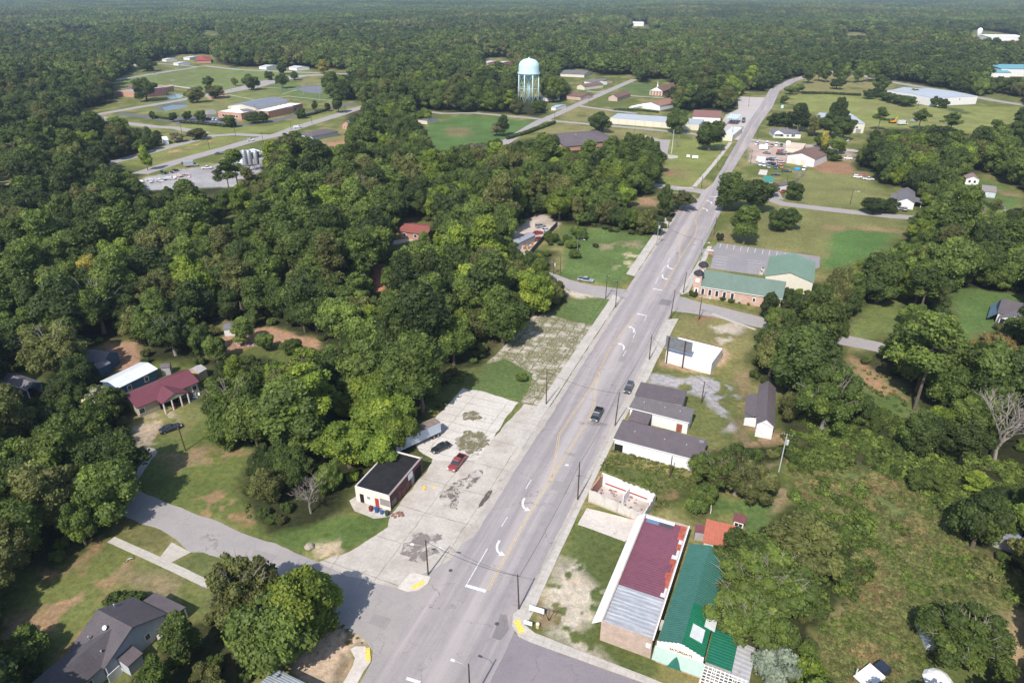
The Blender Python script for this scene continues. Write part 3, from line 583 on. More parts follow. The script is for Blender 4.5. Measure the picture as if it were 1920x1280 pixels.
# main street: straight part in the street's own frame, then the narrower curve to the north
L1 = [ROAD(s, -44.5+0.004*s) for s in range(20, 345, 12)]; R1 = [ROAD(s, -28.6+0.012*s) for s in range(20, 345, 12)]
R1[-1] = G(1366, 345); L1[-1] = G(1310, 372)
LF = [(1336,345),(1352,319),(1381,269),(1399,235),(1424,201),(1443,168),(1478,150),(1525,137.5),(1565,132.5),(1606,134.5)]
RF = [(1374,319),(1406,269),(1424,235),(1448,201),(1462,170),(1495,152),(1530,141),(1565,136.5),(1602,138.5)]
sheet('main_road', L1+[G(1318,358)]+GG(LF)+GG(RF)[::-1]+R1[::-1], 0.030, a_main, False, 0.12, 3.0)
gut = M_concrete('concrete_gutter', (0.44, 0.395, 0.35), (6, 6), 0.0, 0.4)
sheet('road_gutter', [ROAD(s_, -44.6+0.004*s_) for s_ in range(84, 208, 6)]+[ROAD(s_, -43.2+0.004*s_) for s_ in range(207, 83, -6)], 0.034, gut, False, 0.22, 1.5)
sheet('road_gutter', [ROAD(s_, -44.6+0.004*s_) for s_ in range(226, 300, 6)]+[ROAD(s_, -43.6+0.004*s_) for s_ in range(299, 225, -6)], 0.034, gut, False, 0.15, 1.5)
sheet('road_gutter', [ROAD(s_, -29.5+0.012*s_) for s_ in range(76, 196, 6)]+[ROAD(s_, -28.4+0.012*s_) for s_ in range(195, 75, -6)], 0.034, gut, False, 0.18, 1.5)
# raised pavements with kerbs
KM = c_walk
sheet('pavement_east', [(1262,598),(1250,600),(1222,655),(1190,722),(1150,806),(1108,892),(1075,965),(1040,1030),(1003,1098),(972,1142),(962,1152),(960,1172),(972,1193),(996,1204),(1060,1227),(1211,1281),(1260,1298),(1260,1288),(1225,1273),(1070,1213),(1003,1187),(986,1173),(1001,1146),(1046,1045),(1090,951),(1140,850),(1188,752),(1216,710),(1230,680),(1272,598)], 0.15, KM, amp=0.04, thick=0.15)
sheet('pavement_west', [ROAD(s, -44.75+0.004*s) for s in range(116, 208, 6)]+[ROAD(s, -47.6+0.004*s) for s in range(207, 115, -6)], 0.13, KM, False, 0.05, 2, 0.13)
sheet('pavement_west_north', [ROAD(s, -44.75+0.004*s) for s in range(226, 300, 6)]+[ROAD(s, -48.0+0.004*s) for s in range(299, 225, -6)], 0.13, KM, False, 0.05, 2, 0.13)
sheet('pavement_church', [(1291,548),(1318,500),(1335,462),(1327,462),(1304,500),(1274,546),(1278,553)], 0.13, KM, amp=0.03, thick=0.13)
sheet('pavement_corner_west', [(745,1102),(768,1076),(775,1074),(808,1082),(802,1094),(786,1106),(764,1109)], 0.15, c_clean, amp=0.03, thick=0.15)
sheet('pavement_corner_south', [(657,1217),(667,1212),(685,1212),(694,1222),(695,1241),(682,1259),(668,1286),(640,1286),(661,1250),(666,1234)], 0.15, c_clean, amp=0.03, thick=0.15)
sheet('concrete_slab_ruin', [(1083,983),(1100,952),(1195,976),(1200,985),(1172,1015)], 0.06, c_clean, amp=0.08, thick=0.06)
sheet('concrete_lot_shed', [(1425,318),(1440,319),(1437,329),(1421,327)], 0.03, c_clean, amp=0.1)
sheet('concrete_drive', [(322,1016),(358,1035),(319,1055),(299,1045)], 0.028, c_path, amp=0.03)
road('concrete_path', [(208,1011),(300,1052),(409,1104)], 1.6, 0.034, c_path, 0.03)
road('concrete_walk', [(1335,588),(1374,603),(1417,618)], 1.2, 0.03, c_path, 0.03)
sheet('carport_slab', [(-30,752),(-10,728),(20,728),(50,733),(20,745),(-10,762)], 0.03, c_path, amp=0.05)
sheet('basement_slab', [(655,938),(668,930),(735,960),(730,968),(700,972),(665,958)], 0.025, c_fore, amp=0.1)
sheet('flagpole_slab', [(1240,291),(1252,290),(1270,292),(1272,296),(1258,298),(1244,296)], 0.03, c_path, amp=0.05)
sheet('school_plaza', [(1195,250),(1240,262),(1238,268),(1190,262)], 0.02, a_side, amp=0.2)
road('carlot_row', [(1247,262),(1240,290)], 7, 0.016, a_side)
# road markings
ZM = 0.036
def line(a, b, w, mat=None, z=ZM, px=True, acc=None):
    A, B = (Vector(G(*a)), Vector(G(*b))) if px else (Vector(a), Vector(b)); d = (B-A).normalized(); n = Vector((-d.y, d.x))*w/2
    return [(A+n)[:]+(z,), (A-n)[:]+(z,), (B-n)[:]+(z,), (B+n)[:]+(z,)]
def marks(name, quads, mat, rag=0.0):
    m = MB()
    if rag: quads = [[p+(q[0][2],) for p in jag([v[:2] for v in q], .45, rag, 5+len(q))] for q in quads]
    for q in quads: m.add(q, [tuple(range(len(q)))])
    o = m.obj(name, mat)
    bm = bmesh.new(); bm.from_mesh(o.data)
    for f in bm.faces:
        f.normal_update()
        if f.normal.z < 0: f.normal_flip()
    bm.to_mesh(o.data); bm.free(); return props(o, kind='structure')
def poly2(line_px, off, w):
    P = [Vector(G(*p)) for p in line_px]; Q = []
    for i, p in enumerate(P):
        d = (P[min(i+1, len(P)-1)]-P[max(i-1, 0)]).normalized(); n = Vector((-d.y, d.x)); Q.append((p+n*(off-w/2), p+n*(off+w/2)))
    return [[Q[i][0][:]+(ZM,), Q[i+1][0][:]+(ZM,), Q[i+1][1][:]+(ZM,), Q[i][1][:]+(ZM,)] for i in range(len(Q)-1)]
yl = []
for ln in ([(915,1105),(970,1003),(1008,936),(1030,904),(1040,870),(1043,850),(1048,816),(1063,793),(1110,722),(1124,694),(1144,653),(1191,590)],
           [(1030,904),(1056.5,860),(1080,823),(1105,783),(1114,759),(1118,722),(1124,694)],
           [(1243,543),(1275,486),(1274,470),(1274,456),(1280.6,441),(1304,411),(1325.5,373)],
           [(1275,486),(1291,459),(1304,440),(1307,427),(1304,411)], [(1352,338),(1366,316),(1393,269),(1411,235),(1436,201)]):
    yl += poly2(ln, 0.19, 0.13) + poly2(ln, -0.19, 0.13)
marks('road_centre_line', yl, P_Y)
wl = [line((873,1097),(911,1108),0.62), line((876,1093),(914,1028),0.14), line((940,987),(952,968),0.13), line((986,916),(996,899),0.13), line((762,1271),(788,1279),0.5),
      line((1194,588),(1213,592),0.5), line((1208,602),(1212,593),0.13), line((1187,634),(1192,622),0.13), line((1168,668),(1174,657),0.13),
      line((1224,541),(1242,544.5),0.5), line((1229,532),(1234,520),0.13), line((1241,510),(1246,499),0.13), line((1331,368.5),(1346,370),0.7), line((1343,397),(1355,396),0.6), line((1252,492),(1256,484),.13)]
def arrow(px, py, flip=1, sc=1.0):      # left-turn arrow; flip = 1 pointing for traffic towards the camera
    ox, oy = G(px, py); ax = Vector((math.sin(RA), math.cos(RA)))*(-flip); rt = Vector((ax.y, -ax.x)); q = []
    def P(a, t): v = Vector((ox, oy))+ax*a*sc-rt*t*sc; return (v.x, v.y, ZM)      # a ahead, t to the left
    arc = [(-1.9, -0.55), (-0.9, -0.5), (0.0, -0.25), (0.7, 0.25), (0.95, 0.8)]
    for i in range(len(arc)-1):
        (a0, t0), (a1, t1) = arc[i], arc[i+1]; d = Vector((a1-a0, t1-t0)).normalized()*0.21; n = (-d.y, d.x)
        q.append([P(a0+n[0], t0+n[1]), P(a1+n[0], t1+n[1]), P(a1-n[0], t1-n[1]), P(a0-n[0], t0-n[1])])
    q.append([P(0.35, 0.75), P(1.6, 0.7), P(1.05, 1.75)])
    return q
for a in ((982,946,1,1.05),(934,1028,1,1.05),(1254,501,1,1.2),(1244,520,1,1.2),(1187,617,-1,1.1),(1168,649,-1,1.1),(1332,379,-1,1.4),(1324,393,-1,1.4)): wl += arrow(*a)
marks('road_white_marking', wl, P_W)
pk = []
for xx in (560,637,715,795,875,957,1043,1120,1205,1297,1390):
    y0 = 158+(xx-560)*0.15; pk.append(line((1260+xx/6.097, 430+y0/6.097), (1260+(xx-14)/6.097, 430+(y0+52)/6.097), 0.16, z=0.02))
for yy in (305,335,365,397,430): pk.append(line((1260+(500-(yy-305)*0.45)/6.097, 430+yy/6.097), (1260+(640-(yy-305)*.2)/6.097, 430+(yy+18)/6.097), 0.14, z=0.02))
for yy in (355,385,415,440,465,490): pk.append(line((1260+860/6.097, 430+(yy-8)/6.097), (1260+1030/6.097, 430+(yy+12)/6.097), 0.14, z=0.02))
marks('parking_stall_marking', pk, M_paint('stall_paint', (0.7,0.7,0.7), 0.42))
marks('kerb_yellow_marking', [[v[:2]+(0.156,) for v in line((773,1103),(796,1091),0.9)], [v[:2]+(0.156,) for v in line((968,1163),(979,1187),1.0)], [v[:2]+(0.156,) for v in line((689,1215),(691,1240),0.75)]], P_YB)
marks('oil_stain', [[G(*p)+(0.034,) for p in ((824,930),(850,903),(905,880),(900,900),(880,912),(862,930),(858,958),(838,948))], ], M_stain('oil_a', (0.13,0.10,0.09), 0.18, 0.55), 0.5)
marks('dark_gutter_stain', [[G(*p)+(0.035,) for p in ((897,953),(900,942),(915,920),(923,918),(921,926),(905,948))]], M_stain('gutter_dark', (0.10,0.085,0.07), 0.9, 0.4), 0.15)
marks('tyre_stain', [[G(*p)+(0.033,) for p in ((755,1025),(775,1000),(800,1000),(830,1000),(820,1030),(795,1060),(765,1050))]], M_stain('tyre_dark', (0.22,0.18,0.17), 0.30, 0.35), 0.8)
marks('slab_weeds', [[G(*p)+(0.03,) for p in ((853,825),(870,808),(905,808),(918,824),(905,845),(880,852),(860,842))], [G(*p)+(0.03,) for p in ((868,782),(872,772),(895,770),(902,780),(888,792),(872,788))]], M_stain('dry_weeds', (0.16,0.14,0.06), 0.55, 0.6), 0.7)

pm = M_asphalt('asphalt_repair', (0.20, 0.185, 0.185), False); pm2 = M_asphalt('asphalt_repair_pale', (0.27, 0.25, 0.24), False)
for q, mt in (([(938,1150),(950,1153),(955,1178),(938,1200),(922,1195)], pm), ([(1055,1215),(1078,1222),(1068,1234),(1046,1227)], pm), ([(905,1192),(930,1200),(925,1206),(901,1198)], pm2), ([(1060,846),(1085,853),(1083,858),(1058,851)], pm2), ([(1040,900),(1070,908),(1062,926),(1032,918)], pm2), ([(1180,640),(1192,643),(1170,680),(1158,677)], pm2), ([(1240,560),(1262,564),(1256,574),(1234,570)], pm), ([(700,1150),(735,1160),(722,1180),(690,1168)], pm2), ([(480,1030),(520,1042),(505,1058),(466,1046)], pm2)):
    sheet('asphalt_patch', q, 0.0335 if q[0][0] not in (1055,) else 0.026, mt, amp=0.12, step=.8)
# ------------------------------------------------------------------ trees
M_foliage('leaf_dark', (0.026,0.044,0.014,1), (0.042,0.066,0.018,1), (0.055,0.085,0.02,1))
M_foliage('leaf_mid', (0.044,0.074,0.018,1), (0.062,0.094,0.024,1), (0.09,0.13,0.028,1))
M_foliage('leaf_olive', (0.062,0.072,0.026,1), (0.075,0.092,0.03,1), (0.10,0.12,0.04,1))
M_foliage('leaf_lime', (0.075,0.125,0.02,1), (0.10,0.15,0.024,1), (0.15,0.19,0.03,1))
M_foliage('leaf_yellow', (0.16,0.17,0.035,1), (0.20,0.19,0.04,1), (0.24,0.21,0.05,1))
M_foliage('leaf_autumn', (0.12,0.10,0.035,1), (0.14,0.11,0.04,1), (0.08,0.11,0.035,1))
M_foliage('leaf_grey', (0.10,0.11,0.065,1), (0.13,0.135,0.08,1), (0.17,0.165,0.11,1))
M_foliage('leaf_silver', (0.11,0.155,0.135,1), (0.13,0.175,0.15,1), (0.17,0.215,0.19,1), 0.5)
M_foliage('leaf_hay', (0.15,0.125,0.062,1), (0.19,0.155,0.08,1), (0.11,0.115,0.05,1), .5)
M_foliage('leaf_scrub', (0.075,0.098,0.034,1), (0.095,0.118,0.042,1), (0.12,0.13,0.055,1), .6)
M_foliage('leaf_blossom', (0.05,0.08,0.025,1), (0.06,0.09,0.03,1), (0.75,0.72,0.70,1), 0.8)
BARK = M_plain('bark', (0.13, 0.10, 0.075), 0.95, 0, 0.3, 3.0); BARKG = M_plain('bark_grey', (0.25, 0.22, 0.185), 0.95, 0, 0.2, 3.0)
def ico(sub):
    bm = bmesh.new(); bmesh.ops.create_icosphere(bm, subdivisions=sub, radius=1)
    v = np.array([x.co[:] for x in bm.verts]); f = np.array([[q.index for q in t.verts] for t in bm.faces]); bm.free(); return v, f
ICO1 = ico(1); ICO2 = ico(2)
def leafmesh(name, lobes, nleaf, lsz, rs, core=0.80, flat=0.55, tintf=None, sub=ICO2, droop=0.0):
    """lobes: (n,5) x y z r tint. Leaf sprays cover the exposed side of every lobe; a crumpled inner mass fills it."""
    V = []; Q = []; T = []; nv = 0
    L = np.array(lobes); R2 = L[:, 3]**2; area = R2/R2.sum()
    for i, (cx, cy, cz, r, tt) in enumerate(L):
        n = max(6, int(nleaf*area[i])); d = rs.normal(size=(n, 3)); d[:, 2] += 0.35; d /= np.linalg.norm(d, axis=1)[:, None]
        rr = r*(0.84+0.30*rs.random(n)**1.3); p = np.array([cx, cy, cz])+d*rr[:, None]*np.array([1, 1, 0.86])
        keep = np.ones(n, bool)
        for j in range(len(L)):
            if j != i: keep &= ((p-L[j, :3])**2).sum(1) > (L[j, 3]*0.8)**2
        p = p[keep]; d = d[keep]; n = len(p)
        if n == 0: continue
        nn = d+rs.normal(size=(n, 3))*flat; nn[:, 2] += 0.15; nn /= np.linalg.norm(nn, axis=1)[:, None]
        a = rs.normal(size=(n, 3)); a -= nn*(a*nn).sum(1)[:, None]; a /= np.linalg.norm(a, axis=1)[:, None]; b = np.cross(nn, a)
        s = lsz*(0.55+0.9*rs.random(n))[:, None]; k = [rs.uniform(0.5, 1.15, n)[:, None] for _ in range(4)]; p = p-np.array([0, 0, droop])*s
        c = np.stack([p+a*s*k[0], p+b*s*k[1]*.8, p-a*s*k[2], p-b*s*k[3]*.8], 1)
        V.append(c.reshape(-1, 3)); q = np.arange(4*n).reshape(n, 4)+nv; Q.append(q); nv += 4*n
        t = np.clip(tt+rs.normal(size=n)*0.12, 0, 1); T.append(np.repeat(t, 4))
    cv, cf = sub; tri = []
    if core:
        for cx, cy, cz, r, tt in L:
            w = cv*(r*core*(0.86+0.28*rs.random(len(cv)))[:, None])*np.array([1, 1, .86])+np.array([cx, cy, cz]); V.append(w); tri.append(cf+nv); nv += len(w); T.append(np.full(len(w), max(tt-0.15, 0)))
    V = np.concatenate(V); T = np.concatenate(T); Q = np.concatenate(Q) if Q else np.zeros((0, 4), int)
    Tr = np.concatenate(tri) if tri else np.zeros((0, 3), int)
    me = bpy.data.meshes.new(name); me.vertices.add(len(V)); me.vertices.foreach_set('co', V.astype(np.float32).ravel())
    li = np.concatenate([Q.ravel(), Tr.ravel()]).astype(np.int32); me.loops.add(len(li)); me.loops.foreach_set('vertex_index', li)
    st = np.concatenate([np.arange(len(Q))*4, len(Q)*4+np.arange(len(Tr))*3]).astype(np.int32); to = np.concatenate([np.full(len(Q), 4), np.full(len(Tr), 3)]).astype(np.int32)
    me.polygons.add(len(st)); me.polygons.foreach_set('loop_start', st); me.polygons.foreach_set('loop_total', to); me.update(calc_edges=True)
    at = me.attributes.new('tint', 'FLOAT', 'POINT'); at.data.foreach_set('value', T.astype(np.float32))
    me.materials.append(MATS['leaf_mid']); return me
def crown_lobes(kind, rs):      # canonical crown: radius 1, height 0..1 scaled later (x y in [-1,1], z in metres fraction*2)
    L = []
    if kind == 'oak':
        for i in range(26):
            d = rs.normal(size=3); d[2] = d[2]*0.8+0.15; d /= np.linalg.norm(d); k = rs.uniform(0.35, 0.82); L.append((d[0]*k, d[1]*k, 1.08+d[2]*k*0.95, rs.uniform(0.22, 0.38), rs.random()))
        L.append((0, 0, 1.1, 0.6, .4))
    elif kind == 'tall':
        for i in range(26):
            z = rs.uniform(0.5, 1.85); w = math.sin(min(1, (2.05-z)/1.2)*math.pi/2)*rs.uniform(0.25, 0.78); t = rs.uniform(0, 6.28); L.append((math.cos(t)*w, math.sin(t)*w, z, rs.uniform(0.22, 0.36), rs.random()))
        L.append((0, 0, 1.1, 0.5, .4)); L.append((0, 0, 1.5, 0.35, .4))
    elif kind == 'pine':
        for i in range(26):
            z = rs.uniform(0.85, 1.95); w = (2.15-z)/1.3*rs.uniform(0.15, 0.95); t = rs.uniform(0, 6.28); L.append((math.cos(t)*w, math.sin(t)*w, z, rs.uniform(0.13, 0.25), rs.random()))
    elif kind == 'feather':
        for i in range(40):
            d = rs.normal(size=3); d[2] = abs(d[2])*0.9-0.3; d /= np.linalg.norm(d); k = rs.uniform(0.45, 0.92); L.append((d[0]*k, d[1]*k, 1.05+d[2]*k*0.9, rs.uniform(0.14, 0.26), rs.random()))
        L.append((0, 0, 1.0, 0.55, .3))
    elif kind == 'bush':
        for i in range(13):
            d = rs.normal(size=3); d[2] = abs(d[2])*0.9; d /= np.linalg.norm(d); k = rs.uniform(0.3, 0.72); L.append((d[0]*k, d[1]*k, 0.75+d[2]*k*1.2, rs.uniform(0.3, 0.48), rs.random()))
    return L
def trunk_mesh(kind, rs):
    m = MB(); hb = {'oak': 0.9, 'tall': 1.5, 'pine': 1.85, 'feather': 0.9, 'bush': 0.6}[kind]
    if kind == 'pine':
        m.tube([(0, 0, -0.02), (0.02, 0.01, 0.8), (0, 0.02, 1.9)], [0.05, 0.035, 0.012], 7)
        for i in range(7):
            t = rs.uniform(0, 6.28); z = rs.uniform(0.8, 1.7); m.tube([(0, 0, z), (math.cos(t)*.5, math.sin(t)*.5, z+.1)], [.014, .005], 4)
    elif kind == 'bush':
        for i in range(4):
            t = i*1.6; m.tube([(0, 0, 0), (math.cos(t)*.35, math.sin(t)*.35, 0.7)], [.05, .02], 5)
    else:
        m.tube([(0, 0, -0.02), (0.02, 0, 0.3), (0.03, 0.02, 0.62)], [0.085, 0.06, 0.05], 8)
        if kind == 'feather':
            for i in range(26):
                t = rs.uniform(0, 6.28); el = rs.uniform(.35, 1.35); rr_ = rs.uniform(.9, 1.06); d = Vector((math.cos(t)*math.cos(el), math.sin(t)*math.cos(el), math.sin(el)*.95)); q = d*rr_+Vector((0, 0, 1.0)); p_ = d*.45+Vector((rs.uniform(-.1, .1), rs.uniform(-.1, .1), .95)); j_ = Vector((rs.uniform(-.1, .1), rs.uniform(-.1, .1), rs.uniform(-.03, .08))); m.tube([p_, (p_+q)/2+j_*.6, q], [.016, .010, .003], 4, False); m.tube([(p_+q*2)/3, q+j_*1.6], [.008, .003], 3, False)
        for i in range(6):
            t = i*1.05+rs.uniform(-.3, .3); z = rs.uniform(.8, hb+.35); r = rs.uniform(.35, .62)
            m.tube([(0.02, 0.01, 0.5+rs.uniform(0, .1)), (math.cos(t)*r*.45, math.sin(t)*r*.45, 0.5+(z-.5)*.55), (math.cos(t)*r, math.sin(t)*r, z)], [.042, .028, .010], 5)
    me = mobj('trunk', m.v, m.f, BARKG if kind == 'feather' else BARK).data; o = bpy.data.objects[-1] if False else None
    return me
def purge_obj(me):
    for o in [o for o in COL.objects if o.data is me]: bpy.data.objects.remove(o)
    return me
PROTO = {}
def sublobes(L, rs, k=4, f=0.46):    # each bough carries smaller clumps on its outside
    out = list(L)
    for x, y, z, r, t in L:
        for _ in range(k):
            d = rs.normal(size=3); d[2] += 0.5; d /= np.linalg.norm(d); out.append((x+d[0]*r*.8, y+d[1]*r*.8, z+d[2]*r*.72, r*f*rs.uniform(.8, 1.3), min(1, max(0, t+rs.uniform(-.25, .25)))))
    return out
def lobes_scaled(L, r, h):      # canonical -> metres (uniform leaf size kept): crown radius r, tree height h (canonical height 2)
    return [(x*r, y*r, z*h/2.0, q*(r*0.62+h/2.0*0.38), t) for x, y, z, q, t in L]
SHAPES = {'oak': (4, 5.6, 11.5, 8500, 0.30), 'tall': (3, 4.6, 14.0, 8500, 0.30), 'pine': (2, 4.2, 17.0, 5200, 0.27), 'feather': (2, 6.0, 11.0, 11000, 0.24), 'bush': (2, 2.2, 2.6, 2600, 0.17)}
for k, (nv_, r, h, nl, ls) in SHAPES.items():
    PROTO[k] = []
    for i in range(nv_):
        rs = np.random.RandomState(hash(k) % 1 + 31*i + len(k)*7 + 5)
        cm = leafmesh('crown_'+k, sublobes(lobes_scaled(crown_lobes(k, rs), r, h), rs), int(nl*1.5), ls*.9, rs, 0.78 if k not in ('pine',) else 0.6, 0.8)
        tm = purge_obj(trunk_mesh(k, rs))
        for v in tm.vertices: v.co.x *= r; v.co.y *= r; v.co.z *= h/2.0
        PROTO[k].append((cm, tm, r, h))
def leaf_obj(name, me, matname):
    o = bpy.data.objects.new(name, me); o.material_slots[0].link = 'OBJECT'; o.material_slots[0].material = MATS[matname]; return o
NAMES = {'oak': 'oak_tree', 'tall': 'broadleaf_tree', 'pine': 'pine_tree', 'feather': 'spreading_tree', 'bush': 'bush'}
trng = random.Random(11)
def tree(x, y, r, h, kind, col, label, group=None, name=None, cat=None):
    V = PROTO[kind]; cm, tm, r0, h0 = V[trng.randrange(len(V))]
    e = empty(name or NAMES[kind], x, y, 0, trng.uniform(0, 6.28), label, cat or ('bush' if kind == 'bush' else 'tree'), group)
    e.scale = (r/r0, r/r0*trng.uniform(0.9, 1.1), h/h0)
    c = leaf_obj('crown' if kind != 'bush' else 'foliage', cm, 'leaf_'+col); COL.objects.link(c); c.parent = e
    t = bpy.data.objects.new('trunk' if kind != 'bush' else 'stem', tm); COL.objects.link(t); t.parent = e
    return e
def TP(cx, cy, r, h, kind, col, label, **kw):     # tree whose crown centre is seen at photo pixel (cx, cy)
    x, y = G(cx, cy, h*(0.56 if kind != 'bush' else 0.45)); return tree(x, y, r, h, kind, col, label, **kw)
def bare_tree(x, y, h, r, label, seed, mat=None, name='bare_tree', depth=4, nlimb=6):
    rs = random.Random(seed); m = MB()
    def grow(p, d, L, rad, k):
        q = p+d*L*0.5+Vector((rs.uniform(-1, 1), rs.uniform(-1, 1), rs.uniform(-.3, .6)))*L*0.08; e = p+d*L
        m.tube([p, q, e], [rad, rad*.8, rad*.62], 5 if k < 3 else 3, False)
        if k >= depth: return
        for i in range(3 if k else nlimb):
            nd = (d+Vector((rs.gauss(0, 1), rs.gauss(0, 1), rs.gauss(0.25, .5)))*0.62*(r/h*1.7)).normalized(); grow(q.lerp(e, rs.uniform(.2, 1)), nd, L*rs.uniform(.55, .8), rad*.58, k+1)
    e = empty(name, x, y, 0, 0, label, 'tree'); grow(Vector((0, 0, 0)), Vector((0.03, 0.02, 1)), h*0.34, h*0.022, 0)
    m.obj('trunk', mat or BARKG, e); return e

